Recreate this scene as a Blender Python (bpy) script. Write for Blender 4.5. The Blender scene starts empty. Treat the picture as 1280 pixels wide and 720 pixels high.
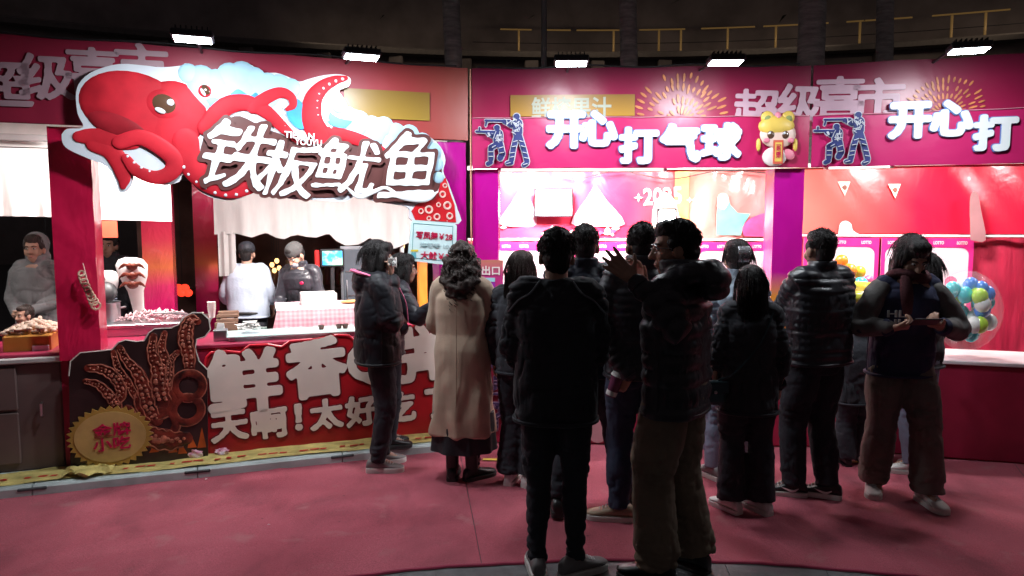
import bpy, math, random
import numpy as np
from mathutils import Vector, Matrix, Euler
from math import sin, cos, pi, radians, sqrt, atan2

S = bpy.context.scene
COL = S.collection
R = random.Random(7)

# ------------------------------------------------------------ camera, world, exposure
FPX, PITCH, EYE = 900.0, math.atan(80/900.0), 1.75
cam_data = bpy.data.cameras.new('camera')
cam_data.sensor_width = 36.0
cam_data.lens = FPX/1280*36
cam_data.clip_start, cam_data.clip_end = 0.05, 500
cam = bpy.data.objects.new('camera', cam_data)
COL.objects.link(cam)
cam.location = (0, 0, EYE)
cam.rotation_euler = (pi/2-PITCH, 0, 0)
S.camera = cam

W = bpy.data.worlds.new('World'); S.world = W; W.use_nodes = True
wn = W.node_tree.nodes; wl = W.node_tree.links
bg = wn['Background']
sky = wn.new('ShaderNodeTexSky'); sky.sky_type = 'NISHITA'; sky.sun_disc = False
sky.sun_elevation = radians(-6); sky.sun_rotation = radians(200)
# night sky over a lit city: the dim Nishita dusk plus an even warm city glow
add = wn.new('ShaderNodeMixRGB'); add.blend_type = 'ADD'; add.inputs[0].default_value = 1
add.inputs[2].default_value = (0.32, 0.26, 0.28, 1)
wl.new(sky.outputs[0], add.inputs[1]); wl.new(add.outputs[0], bg.inputs[0])
bg.inputs[1].default_value = 0.07

S.view_settings.view_transform = 'Standard'
S.view_settings.look = 'None'
S.view_settings.exposure = 0.45
S.view_settings.gamma = 1.0
S.cycles.use_denoising = True
S.cycles.max_bounces = 6
S.cycles.sample_clamp_indirect = 4

# ------------------------------------------------------------ measuring helpers
def ray(u, v):
    x = (u-640)/FPX; up = -(v-360)/FPX
    return Vector((x, cos(PITCH)+up*sin(PITCH), -sin(PITCH)+up*cos(PITCH)))
def ground(u, v, z=0.0):
    d = ray(u, v); t = (z-EYE)/d.z
    return Vector((d.x*t, d.y*t, z))
def atY(u, v, Y):
    d = ray(u, v); t = Y/d.y
    return Vector((d.x*t, Y, EYE+d.z*t))

class Frame:
    """a stall's own axes: s along its front, d into the stall, z up"""
    def __init__(s, x, y, deg):
        s.o = Vector((x, y, 0)); s.a = radians(deg)
        s.e = Vector((cos(s.a), sin(s.a), 0)); s.q = Vector((-sin(s.a), cos(s.a), 0))
    def w(s, a, d, z=0): return s.o+s.e*a+s.q*d+Vector((0, 0, z))
    def sv(s, u, v, d):
        """where the sight line of a survey point meets the upright plane at depth d: (s, z)"""
        r = ray(u, v); c = Vector((0, 0, EYE))
        t = (d-(c-s.o).dot(s.q))/r.dot(s.q)
        p = c+r*t
        return ((p-s.o).dot(s.e), p.z)
WORLD = Frame(0, 0, 0)
FL = Frame(-0.34, 5.72, 19.5)      # squid stall; s runs from -4.5 to 0
F1 = Frame(-0.315, 5.735, -2.5)    # first balloon stall; s 0 .. 2.62
F2 = Frame(2.303, 5.621, -16.0)    # second balloon stall

# ------------------------------------------------------------ materials
MATS = {}
def M(name, col=(.5, .5, .5), rough=.6, metal=0., var=.12, scale=6., bump=0., bscale=40., sheen=0., spec=.5, coat=0.,
      emit=0., ecol=None, alpha=1., trans=0., stretch=None, bdist=.01, col2=None):
    if name in MATS: return MATS[name]
    m = bpy.data.materials.new(name); m.use_nodes = True
    n = m.node_tree.nodes; l = m.node_tree.links
    b = n['Principled BSDF']
    b.inputs['Roughness'].default_value = rough; b.inputs['Metallic'].default_value = metal
    b.inputs['Specular IOR Level'].default_value = spec
    b.inputs['Sheen Weight'].default_value = sheen
    b.inputs['Coat Weight'].default_value = coat
    b.inputs['Transmission Weight'].default_value = trans
    b.inputs['Alpha'].default_value = alpha
    tc = n.new('ShaderNodeTexCoord'); src = tc.outputs['Object']
    if stretch:
        mp = n.new('ShaderNodeMapping'); mp.inputs['Scale'].default_value = stretch
        l.new(src, mp.inputs[0]); src = mp.outputs[0]
    nz = n.new('ShaderNodeTexNoise'); nz.inputs['Scale'].default_value = scale; nz.inputs['Detail'].default_value = 5
    l.new(src, nz.inputs['Vector'])
    rp = n.new('ShaderNodeValToRGB')
    c2 = col2 or tuple(min(1, c*(1+var)) for c in col)
    c1 = tuple(c*(1-var) for c in col)
    rp.color_ramp.elements[0].position = .3; rp.color_ramp.elements[1].position = .7
    rp.color_ramp.elements[0].color = (*c1, 1); rp.color_ramp.elements[1].color = (*c2, 1)
    l.new(nz.outputs[0], rp.inputs[0]); l.new(rp.outputs[0], b.inputs['Base Color'])
    if bump:
        n2 = n.new('ShaderNodeTexNoise'); n2.inputs['Scale'].default_value = bscale; n2.inputs['Detail'].default_value = 4
        l.new(src, n2.inputs['Vector'])
        bp = n.new('ShaderNodeBump'); bp.inputs['Strength'].default_value = bump; bp.inputs['Distance'].default_value = bdist
        l.new(n2.outputs[0], bp.inputs['Height']); l.new(bp.outputs[0], b.inputs['Normal'])
    if emit:
        b.inputs['Emission Color'].default_value = (*(ecol or col), 1); b.inputs['Emission Strength'].default_value = emit
    MATS[name] = m
    return m

def gradient(name, axis, stops, rough=.35, bump=.25, bscale=3., bdist=.02, stretch=(1, 1, 1), coat=0., off=0.):
    """printed vinyl: a colour print or painted light falloff that runs along one object axis, with creases"""
    if name in MATS: return MATS[name]
    stops = [(p-off, c) for p, c in stops]      # off: where the object's origin lies along that axis
    m = bpy.data.materials.new(name); m.use_nodes = True
    n = m.node_tree.nodes; l = m.node_tree.links; b = n['Principled BSDF']
    b.inputs['Roughness'].default_value = rough; b.inputs['Coat Weight'].default_value = coat
    tc = n.new('ShaderNodeTexCoord'); sp = n.new('ShaderNodeSeparateXYZ'); l.new(tc.outputs['Object'], sp.inputs[0])
    nz = n.new('ShaderNodeTexNoise'); nz.inputs['Scale'].default_value = 2.5
    l.new(tc.outputs['Object'], nz.inputs['Vector'])
    lo, hi = stops[0][0], stops[-1][0]
    mr = n.new('ShaderNodeMapRange'); mr.inputs[1].default_value = lo; mr.inputs[2].default_value = hi
    ad = n.new('ShaderNodeMath'); ad.operation = 'MULTIPLY_ADD'; ad.inputs[1].default_value = .06*(hi-lo); 
    l.new(nz.outputs[0], ad.inputs[0]); l.new(sp.outputs[axis], ad.inputs[2])
    l.new(ad.outputs[0], mr.inputs[0])
    rp = n.new('ShaderNodeValToRGB'); cr = rp.color_ramp
    while len(cr.elements) < len(stops): cr.elements.new(.5)
    for el, (p, c) in zip(cr.elements, stops):
        el.position = (p-lo)/(hi-lo); el.color = (*c, 1)
    l.new(mr.outputs[0], rp.inputs[0]); l.new(rp.outputs[0], b.inputs['Base Color'])
    if bump:
        mp = n.new('ShaderNodeMapping'); mp.inputs['Scale'].default_value = stretch; mp.inputs['Rotation'].default_value = (0, .5, 0)
        l.new(tc.outputs['Object'], mp.inputs[0])
        n2 = n.new('ShaderNodeTexNoise'); n2.inputs['Scale'].default_value = bscale; n2.inputs['Detail'].default_value = 3
        n2.inputs['Distortion'].default_value = 1.2
        l.new(mp.outputs[0], n2.inputs['Vector'])
        bp = n.new('ShaderNodeBump'); bp.inputs['Strength'].default_value = bump; bp.inputs['Distance'].default_value = bdist
        l.new(n2.outputs[0], bp.inputs['Height']); l.new(bp.outputs[0], b.inputs['Normal'])
    MATS[name] = m
    return m

def check_mat(name, c1, c2, cx, cz):
    m = bpy.data.materials.new(name); m.use_nodes = True
    n = m.node_tree.nodes; l = m.node_tree.links; b = n['Principled BSDF']; b.inputs['Roughness'].default_value = .5
    tc = n.new('ShaderNodeTexCoord'); sp = n.new('ShaderNodeSeparateXYZ'); l.new(tc.outputs['Object'], sp.inputs[0])
    tot = None
    for ax in (0, 1, 2):
        mu = n.new('ShaderNodeMath'); mu.operation = 'MULTIPLY'; mu.inputs[1].default_value = (cx, cx, cz)[ax]
        l.new(sp.outputs[ax], mu.inputs[0])
        fr = n.new('ShaderNodeMath'); fr.operation = 'FRACT'; l.new(mu.outputs[0], fr.inputs[0])
        gt = n.new('ShaderNodeMath'); gt.operation = 'GREATER_THAN'; gt.inputs[1].default_value = .5; l.new(fr.outputs[0], gt.inputs[0])
        if tot is None: tot = gt.outputs[0]
        else:
            ad = n.new('ShaderNodeMath'); ad.operation = 'ADD'; l.new(tot, ad.inputs[0]); l.new(gt.outputs[0], ad.inputs[1]); tot = ad.outputs[0]
    dv = n.new('ShaderNodeMath'); dv.operation = 'DIVIDE'; dv.inputs[1].default_value = 3; l.new(tot, dv.inputs[0])
    mx = n.new('ShaderNodeMixRGB'); mx.inputs[1].default_value = (*c1, 1); mx.inputs[2].default_value = (*c2, 1)
    l.new(dv.outputs[0], mx.inputs[0]); l.new(mx.outputs[0], b.inputs['Base Color'])
    return m

# ------------------------------------------------------------ mesh builder
def catmull(P, sub):
    P = [np.array(p, float) for p in P]
    if len(P) < 3: sub_ = sub
    Q = [2*P[0]-P[1]]+P+[2*P[-1]-P[-2]]
    out = []
    for i in range(1, len(Q)-2):
        a, b, c, d = Q[i-1:i+3]
        for k in range(sub):
            t = k/sub
            out.append(.5*((2*b)+(-a+c)*t+(2*a-5*b+4*c-d)*t*t+(-a+3*b-3*c+d)*t**3))
    out.append(P[-1])
    return out

class MB:
    def __init__(s): s.v = []; s.f = []
    def add(s, v, f):
        o = len(s.v); s.v += [tuple(p) for p in v]; s.f += [tuple(i+o for i in q) for q in f]; return s
    def box(s, x0, x1, y0, y1, z0, z1):
        v = [(x, y, z) for x in (x0, x1) for y in (y0, y1) for z in (z0, z1)]
        return s.add(v, [(0, 1, 3, 2), (4, 6, 7, 5), (0, 4, 5, 1), (2, 3, 7, 6), (0, 2, 6, 4), (1, 5, 7, 3)])
    def bbox(s, x0, x1, y0, y1, z0, z1, b=.008):
        """box with chamfered edges"""
        v = []; 
        cx, cy, cz = (x0+x1)/2, (y0+y1)/2, (z0+z1)/2
        hx, hy, hz = (x1-x0)/2, (y1-y0)/2, (z1-z0)/2
        b = min(b, hx*.9, hy*.9, hz*.9)
        idx = {}
        for sx in (-1, 1):
            for sy in (-1, 1):
                for sz in (-1, 1):
                    for ax in range(3):
                        h = [hx-b, hy-b, hz-b]; h[ax] += b
                        idx[(sx, sy, sz, ax)] = len(v); v.append((cx+sx*h[0], cy+sy*h[1], cz+sz*h[2]))
        f = []
        for ax in range(3):
            o1, o2 = [(1, 2), (2, 0), (0, 1)][ax]
            for sg in (-1, 1):
                q = []
                for a, c in ((-1, -1), (1, -1), (1, 1), (-1, 1)):
                    t = [0, 0, 0]; t[ax] = sg; t[o1] = a; t[o2] = c; q.append(idx[(*t, ax)])
                f.append(q if sg > 0 else q[::-1])
        for ax in range(3):
            o1, o2 = [(1, 2), (2, 0), (0, 1)][ax]
            for a in (-1, 1):
                for c in (-1, 1):
                    q = []
                    for sg in (-1, 1):
                        t = [0, 0, 0]; t[ax] = sg; t[o1] = a; t[o2] = c
                        q.append((idx[(*t, o1)], idx[(*t, o2)]))
                    p = [q[0][0], q[1][0], q[1][1], q[0][1]]
                    f.append(p if a*c < 0 else p[::-1])
        for sx in (-1, 1):
            for sy in (-1, 1):
                for sz in (-1, 1):
                    q = [idx[(sx, sy, sz, k)] for k in range(3)]
                    f.append(q if sx*sy*sz > 0 else q[::-1])
        return s.add(v, f)
    def tube(s, P, r, n=8, sub=0, flat=None, close=True, up=None):
        """swept tube; r scalar or list; flat=(direction, factor) squashes it along a direction"""
        P = [np.array(p, float) for p in P]
        rr = list(r) if hasattr(r, '__len__') else [r]*len(P)
        if sub:
            P4 = catmull([np.append(p, q) for p, q in zip(P, rr)], sub)
            P = [p[:3] for p in P4]; rr = [max(.0005, p[3]) for p in P4]
        m = len(P); v = []
        T = []
        for i in range(m):
            t = P[min(i+1, m-1)]-P[max(i-1, 0)]; T.append(t/(np.linalg.norm(t)+1e-9))
        u = np.array(up, float) if up is not None else (np.array((0, 0, 1.)) if abs(T[0][2]) < .9 else np.array((1., 0, 0)))
        fd = None
        if flat: fd = np.array(flat[0], float); fd /= np.linalg.norm(fd)
        for i in range(m):
            a = u-T[i]*u.dot(T[i]); a /= np.linalg.norm(a)+1e-9; b = np.cross(T[i], a); u = a
            for k in range(n):
                an = 2*pi*k/n; off = (a*cos(an)+b*sin(an))*rr[i]
                if flat: off = off-fd*off.dot(fd)*(1-flat[1])
                v.append(P[i]+off)
        f = [(i*n+k, i*n+(k+1) % n, (i+1)*n+(k+1) % n, (i+1)*n+k) for i in range(m-1) for k in range(n)]
        if close: f += [tuple(range(n))[::-1], tuple(range((m-1)*n, m*n))]
        return s.add(v, f)
    def capsule(s, P, r, n=10, sub=0, flat=None):
        """tube with rounded ends"""
        P = [np.array(p, float) for p in P]; rr = list(r) if hasattr(r, '__len__') else [r]*len(P)
        if sub:
            P4 = catmull([np.append(p, q) for p, q in zip(P, rr)], sub)
            P = [p[:3] for p in P4]; rr = [max(.0005, p[3]) for p in P4]
        d0 = P[0]-P[1]; d0 /= np.linalg.norm(d0)+1e-9; d1 = P[-1]-P[-2]; d1 /= np.linalg.norm(d1)+1e-9
        A = [P[0]+d0*rr[0]*k for k in (.98, .8, .45)]; B = [P[-1]+d1*rr[-1]*k for k in (.45, .8, .98)]
        ra = [rr[0]*k for k in (.2, .6, .89)]; rb = [rr[-1]*k for k in (.89, .6, .2)]
        return s.tube(A+P+B, ra+rr+rb, n=n, flat=flat)
    def ell(s, c, r, n=12, m=8, rot=None):
        v = []; f = []
        for i in range(m+1):
            th = pi*i/m
            for k in range(n):
                ph = 2*pi*k/n
                p = Vector((r[0]*sin(th)*cos(ph), r[1]*sin(th)*sin(ph), r[2]*cos(th)))
                if rot: p = rot @ p
                v.append((c[0]+p.x, c[1]+p.y, c[2]+p.z))
        for i in range(m):
            for k in range(n):
                a, b = i*n+k, i*n+(k+1) % n
                f.append((a, a+n, b+n, b))
        return s.add(v, f)
    def loft(s, rings, cap=True):
        n = len(rings[0]); v = [p for r in rings for p in r]
        f = [(i*n+k, i*n+(k+1) % n, (i+1)*n+(k+1) % n, (i+1)*n+k) for i in range(len(rings)-1) for k in range(n)]
        if cap: f += [tuple(range(n))[::-1], tuple(range((len(rings)-1)*n, len(rings)*n))]
        return s.add(v, f)
    def lathe(s, prof, c=(0, 0, 0), n=20, cap=True):
        rings = [[(c[0]+r*cos(2*pi*k/n), c[1]+r*sin(2*pi*k/n), c[2]+z) for k in range(n)] for r, z in prof]
        return s.loft(rings, cap)
    def prism(s, poly, y0, y1):
        """outline in (s, z), from depth y0 (front) to y1"""
        a = sum(poly[i][0]*poly[(i+1) % len(poly)][1]-poly[(i+1) % len(poly)][0]*poly[i][1] for i in range(len(poly)))
        if a < 0: poly = poly[::-1]
        n = len(poly)
        v = [(p[0], y0, p[1]) for p in poly]+[(p[0], y1, p[1]) for p in poly]
        f = [tuple(range(n)), tuple(range(2*n-1, n-1, -1))]+[(i, i+n, (i+1) % n+n, (i+1) % n) for i in range(n)]
        return s.add(v, f)
    def sheet(s, fn, nu, nv, thick=None):
        """grid surface fn(u, v) for u, v in 0..1"""
        v = [fn(i/nu, j/nv) for i in range(nu+1) for j in range(nv+1)]
        f = [(i*(nv+1)+j, (i+1)*(nv+1)+j, (i+1)*(nv+1)+j+1, i*(nv+1)+j+1) for i in range(nu) for j in range(nv)]
        return s.add(v, f)
    def mesh(s, name, off=(0, 0, 0), smooth=False):
        me = bpy.data.meshes.new(name)
        v = np.array(s.v, float)-np.array(off, float)
        me.from_pydata(v.tolist(), [], s.f)
        if smooth:
            me.shade_smooth(); me.set_sharp_from_angle(angle=radians(50))
        me.update()
        return me

class Thing:
    def __init__(s, name, label, cat, fr=WORLD, o=(0, 0, 0), group=None, kind=None):
        e = bpy.data.objects.new(name, None); COL.objects.link(e)
        e.empty_display_size = .1
        e.location = fr.w(*o); e.rotation_euler = (0, 0, fr.a)
        if kind: e['kind'] = kind
        else: e['label'] = label; e['category'] = cat
        if group: e['group'] = group
        s.e, s.f, s.o = e, fr, o
    def part(s, name, mb, mat, parent=None, smooth=False, label=None):
        me = mb.mesh(name, s.o, smooth) if isinstance(mb, MB) else mb
        o = bpy.data.objects.new(name, me); COL.objects.link(o); o.parent = parent or s.e
        me.materials.clear(); me.materials.append(mat)
        if label: o['label'] = label
        return o
def solo(name, mb, mat, label, cat, fr=WORLD, o=(0, 0, 0), group=None, kind=None, smooth=False):
    """a thing that is one mesh"""
    me = mb.mesh(name, o, smooth); me.materials.append(mat)
    ob = bpy.data.objects.new(name, me); COL.objects.link(ob)
    ob.location = fr.w(*o); ob.rotation_euler = (0, 0, fr.a)
    if kind: ob['kind'] = kind
    if label: ob['label'] = label
    if cat: ob['category'] = cat
    if group: ob['group'] = group
    return ob
def copy_thing(root, loc, rz=None, label=None):
    def cp(o, p):
        c = o.copy(); COL.objects.link(c)
        if p: c.parent = p
        for ch in o.children: cp(ch, c)
        return c
    r = cp(root, None); r.location = loc
    if rz is not None: r.rotation_euler = (0, 0, rz)
    if label: r['label'] = label
    return r

# ------------------------------------------------------------ lettering
GLYPHS = {}
def prepare_glyphs(items):
    """flat outline meshes of each string, unit em, centred; weight = how much bolder"""
    obs = []
    for body, weight in items:
        c = bpy.data.curves.new('t', 'FONT'); c.body = body; c.offset = weight; c.extrude = .5; c.resolution_u = 3
        o = bpy.data.objects.new('t', c); COL.objects.link(o); obs.append(o)
    dg = bpy.context.evaluated_depsgraph_get()
    for (body, weight), o in zip(items, obs):
        me = bpy.data.meshes.new_from_object(o.evaluated_get(dg))
        v = np.empty(len(me.vertices)*3); me.vertices.foreach_get('co', v); v = v.reshape(-1, 3)
        lo, hi = v.min(0), v.max(0)
        v[:, :2] -= ((lo+hi)/2)[:2]
        faces = [tuple(p.vertices) for p in me.polygons]
        GLYPHS[(body, weight)] = (v, faces, hi-lo)
        bpy.data.meshes.remove(me)
    for o in obs:
        c = o.data; bpy.data.objects.remove(o); bpy.data.curves.remove(c)
FIELDS = {}
def glyph_field(body, N=84, pad=.16):
    """distance from each grid node to the inside of the outline, for fattening a character with round corners"""
    if body in FIELDS: return FIELDS[body]
    v, f, dim = GLYPHS[(body, 0.0)]
    x0, y0 = -dim[0]/2-pad, -dim[1]/2-pad; h = (max(dim[0], dim[1])+2*pad)/N
    nx, ny = int((dim[0]+2*pad)/h)+2, int((dim[1]+2*pad)/h)+2
    X, Y = np.meshgrid(x0+h*np.arange(nx), y0+h*np.arange(ny)); ins = np.zeros(X.shape, bool)
    for q in f:
        if min(v[k, 2] for k in q) < .49: continue
        p = v[list(q), :2]
        for k in range(1, len(q)-1):
            a, b, c = p[0], p[k], p[k+1]
            i0, i1 = max(0, int((min(a[0], b[0], c[0])-x0)/h)), min(nx, int((max(a[0], b[0], c[0])-x0)/h)+2)
            j0, j1 = max(0, int((min(a[1], b[1], c[1])-y0)/h)), min(ny, int((max(a[1], b[1], c[1])-y0)/h)+2)
            xs, ys = X[j0:j1, i0:i1], Y[j0:j1, i0:i1]
            e = [(q1[0]-q0[0])*(ys-q0[1])-(q1[1]-q0[1])*(xs-q0[0]) for q0, q1 in ((a, b), (b, c), (c, a))]
            ins[j0:j1, i0:i1] |= ((e[0] >= 0) & (e[1] >= 0) & (e[2] >= 0)) | ((e[0] <= 0) & (e[1] <= 0) & (e[2] <= 0))
    edge = ins.copy(); edge[1:-1, 1:-1] &= ~(ins[:-2, 1:-1] & ins[2:, 1:-1] & ins[1:-1, :-2] & ins[1:-1, 2:])
    E = np.stack([X[edge], Y[edge]], 1); P = np.stack([X.ravel(), Y.ravel()], 1)
    D = np.full(len(P), 9.)
    for k in range(0, len(E), 60):
        e = E[k:k+60]; D = np.minimum(D, ((P[:, None, 0]-e[None, :, 0])**2+(P[:, None, 1]-e[None, :, 1])**2).min(1))
    D = np.sqrt(D).reshape(X.shape); D[ins] *= -1
    for _ in range(2):
        Q = D.copy(); Q[1:-1, 1:-1] = (D[1:-1, 1:-1]*2+D[:-2, 1:-1]+D[2:, 1:-1]+D[1:-1, :-2]+D[1:-1, 2:])/6; D = Q
    FIELDS[body] = (D, x0, y0, h, dim)
    return FIELDS[body]
FAT = {}
def fat_outline(body, w, brush):
    if (body, w, brush) in FAT: return FAT[(body, w, brush)]
    D, x0, y0, h, dim = glyph_field(body); F = w-D
    if brush:
        yy, xx = np.mgrid[:D.shape[0], :D.shape[1]]
        F = F+brush*(np.sin(xx*.13+yy*.07)+np.sin(yy*.21-xx*.05+2)+.5*np.sin(xx*.5+yy*.3))*.5
    ny, nx = F.shape; ins = F > 0; V = []; polys = []; segs = []
    def vid(x, y): V.append((x0+h*x, y0+h*y)); return len(V)-1
    for j in range(ny-1):
        i = 0
        while i < nx-1:
            c = (ins[j, i], ins[j, i+1], ins[j+1, i+1], ins[j+1, i])
            if all(c):
                k = i
                while k < nx-1 and ins[j, k] and ins[j, k+1] and ins[j+1, k] and ins[j+1, k+1]: k += 1
                polys.append((vid(i, j), vid(k, j), vid(k, j+1), vid(i, j+1))); i = k; continue
            if any(c):
                co = ((i, j), (i+1, j), (i+1, j+1), (i, j+1)); pl = []; cr = []
                for q in range(4):
                    (xa, ya), (xb, yb) = co[q], co[(q+1) % 4]; fa, fb = F[ya, xa], F[yb, xb]
                    if c[q]: pl.append(vid(xa, ya))
                    if c[q] != c[(q+1) % 4]:
                        t = fa/(fa-fb); n = vid(xa+(xb-xa)*t, ya+(yb-ya)*t); pl.append(n); cr.append((n, c[q]))
                if len(pl) >= 3: polys.append(tuple(pl))
                if len(cr) == 2: segs.append((cr[0][0], cr[1][0]) if cr[0][1] else (cr[1][0], cr[0][0]))
            i += 1
    FAT[(body, w, brush)] = (np.array(V), polys, segs, dim+2*w)
    return FAT[(body, w, brush)]
def glyph(mb, body, weight, s, z, w, h, y0, y1, rot=0., shear=0., brush=0.):
    """stand a string in the (s, z) plane, w wide and h high, from depth y0 to y1"""
    fat = weight >= .03 or brush > 0
    if fat:
        V, polys, segs, dim = fat_outline(body, weight, brush); n = len(V)
        px_, py_ = np.concatenate([V[:, 0]]*2), np.concatenate([V[:, 1]]*2)
        Y = np.concatenate([np.full(n, y0), np.full(n, y1)])
        f = list(polys)+[(a, a+n, b+n, b) for a, b in segs]
    else:
        v, f, dim = GLYPHS[(body, weight)]; px_, py_ = v[:, 0], v[:, 1]; Y = y0+(0.5-v[:, 2])*(y1-y0)
    x = px_*w/dim[0]; y = py_*h/dim[1]
    x = x+shear*y
    c, k = cos(rot), sin(rot)
    X = s+x*c-y*k; Z = z+x*k+y*c
    mb.add(np.stack([X, Y, Z], 1), f)
    return mb
BIG = '铁板鱿鱼开心打气球鲜香Q弹天啊！太好吃了超级喜市'
prepare_glyphs([(c, 0.0) for c in BIG]+[(t, .02) for t in
    ('鲜榨果汁', '写凤舞￥28', '海带卷 10', '大鱿￥35', '安全出口', '金牌', '小吃', 'LOTTO', '2025', 'TIEBAN', 'YOUYU', '福到', 'XLT', 'HL')])
# ============================================================ SETTING
m_pave = M('paving_stone', (.075, .072, .075), rough=.55, var=.25, scale=3, bump=.15, bscale=60)
def carpet_material():
    """needle felt: fine fibre grain, trodden blotches, dust and small dark spots"""
    m = bpy.data.materials.new('red_carpet'); m.use_nodes = True
    n = m.node_tree.nodes; l = m.node_tree.links; b = n['Principled BSDF']
    b.inputs['Roughness'].default_value = .95; b.inputs['Sheen Weight'].default_value = .15; b.inputs['Specular IOR Level'].default_value = .2
    tc = n.new('ShaderNodeTexCoord')
    def noise(sc, det=4, dist=0., st=None):
        x = n.new('ShaderNodeTexNoise'); x.inputs['Scale'].default_value = sc; x.inputs['Detail'].default_value = det; x.inputs['Distortion'].default_value = dist
        src = tc.outputs['Object']
        if st:
            mp = n.new('ShaderNodeMapping'); mp.inputs['Scale'].default_value = st; l.new(src, mp.inputs[0]); src = mp.outputs[0]
        l.new(src, x.inputs['Vector']); return x
    def ramp(src, p0, c0, p1, c1):
        r = n.new('ShaderNodeValToRGB'); r.color_ramp.elements[0].position = p0; r.color_ramp.elements[1].position = p1
        r.color_ramp.elements[0].color = (*c0, 1); r.color_ramp.elements[1].color = (*c1, 1); l.new(src, r.inputs[0]); return r
    def mix(a, c, fac, mode='MIX'):
        x = n.new('ShaderNodeMixRGB'); x.blend_type = mode
        if isinstance(fac, float): x.inputs[0].default_value = fac
        else: l.new(fac, x.inputs[0])
        l.new(a, x.inputs[1]); l.new(c, x.inputs[2]); return x
    base = ramp(noise(1.1, 6, .6).outputs[0], .33, (.35, .062, .092), .68, (.47, .105, .145))
    grain = ramp(noise(260, 2).outputs[0], .3, (.55, .55, .55), .7, (1.25, 1.25, 1.25))
    c = mix(base.outputs[0], grain.outputs[0], 1.0, 'MULTIPLY')
    scuff = ramp(noise(2.4, 9, .5, (1, .6, 1)).outputs[0], .50, (1, 1, 1), .78, (.50, .48, .50))
    c = mix(c.outputs[0], scuff.outputs[0], 1.0, 'MULTIPLY')
    dust = ramp(noise(4.5, 10, .3).outputs[0], .60, (0, 0, 0), .80, (1, 1, 1))
    dc = n.new('ShaderNodeRGB'); dc.outputs[0].default_value = (.36, .15, .16, 1)
    c = mix(c.outputs[0], dc.outputs[0], dust.outputs[0])
    vo = n.new('ShaderNodeTexVoronoi'); vo.inputs['Scale'].default_value = 5; l.new(tc.outputs['Object'], vo.inputs['Vector'])
    sp = ramp(vo.outputs['Distance'], .018, (.25, .25, .25), .05, (1, 1, 1))
    c = mix(c.outputs[0], sp.outputs[0], 1.0, 'MULTIPLY')
    l.new(c.outputs[0], b.inputs['Base Color'])
    n2 = noise(210, 3); bp = n.new('ShaderNodeBump'); bp.inputs['Strength'].default_value = .8; bp.inputs['Distance'].default_value = .004
    n3 = noise(4, 4, 1.5, (1, .4, 1)); bp2 = n.new('ShaderNodeBump'); bp2.inputs['Strength'].default_value = .5; bp2.inputs['Distance'].default_value = .02
    l.new(n3.outputs[0], bp2.inputs['Height']); l.new(n2.outputs[0], bp.inputs['Height']); l.new(bp2.outputs[0], bp.inputs['Normal']); l.new(bp.outputs[0], b.inputs['Normal'])
    return m
m_carpet = carpet_material()
m_black = M('black_plastic', (.012, .012, .014), rough=.45)
m_dmetal = M('dark_metal', (.05, .05, .055), rough=.4, metal=.7)
m_steel = M('brushed_steel', (.55, .56, .58), rough=.28, metal=1., var=.08, scale=3, stretch=(1, 1, 20))
m_white = M('white_paint', (.78, .77, .75), rough=.5, var=.05)

g = MB().sheet(lambda a, b: (-60+120*a, -40+100*b, -.004), 6, 6)
solo('ground', g, m_pave, None, None, kind='structure')
# flagstone joints of the round plaza that shows in front of the carpet: pale kerb ring
CC = Vector((.6, -2.1, 0))
carpet = Thing('carpet', None, None, kind='structure')
def ring(r0, r1, a0, a1, z, n, nr, wav=0., rise=0.):
    mb = MB()
    def fn(i, j):
        a = radians(a0+(a1-a0)*i); r = r0+(r1-r0)*j
        w = wav*(sin(9*a*7+r*3)*sin(r*4.1+a*11)+.5*sin(r*9+a*31))
        w += (.007*math.exp(-((i-.31-.1*sin(j*2))/.012)**2)+.006*math.exp(-((i-.72+.06*j)/.009)**2)+.004*math.exp(-((j-.22-.05*sin(i*5))/.012)**2))*(.4+.6*sin(j*7+i*5)**2)
        if rise: w += rise*(math.exp(-i*90)+math.exp(-(1-i)*90))*(0.5+.5*sin(r*13))
        return (CC.x+r*sin(a), CC.y+r*cos(a), z+w)
    mb.sheet(fn, n, nr)
    return mb
bounds = [-72, -39, -7.6, 23, 54, 80]
for i in range(5):
    gap = .02
    mb = ring(5.72, 8.3, bounds[i]+gap, bounds[i+1]-gap, .0045, 150, 60, .0016, .004)
    # turned down front edge
    carpet.part('carpet_strip', mb, m_carpet, smooth=True)
mb = MB()
mb.v = []; n = 160
prof = [(-.012, 0), (-.006, .008), (.004, .009), (.01, .004)]
for i in range(n+1):
    a = radians(-72+152*i/n)
    for dr, z in prof:
        r = 5.72+dr+.006*sin(i*.7)+.004*sin(i*2.3)
        mb.v.append((CC.x+r*sin(a), CC.y+r*cos(a), z))
mb.f = [(i*4+k, (i+1)*4+k, (i+1)*4+k+1, i*4+k+1) for i in range(n) for k in range(3)]
carpet.part('carpet_hem', mb, M('carpet_hem', (.30, .03, .07), rough=.9))

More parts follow.
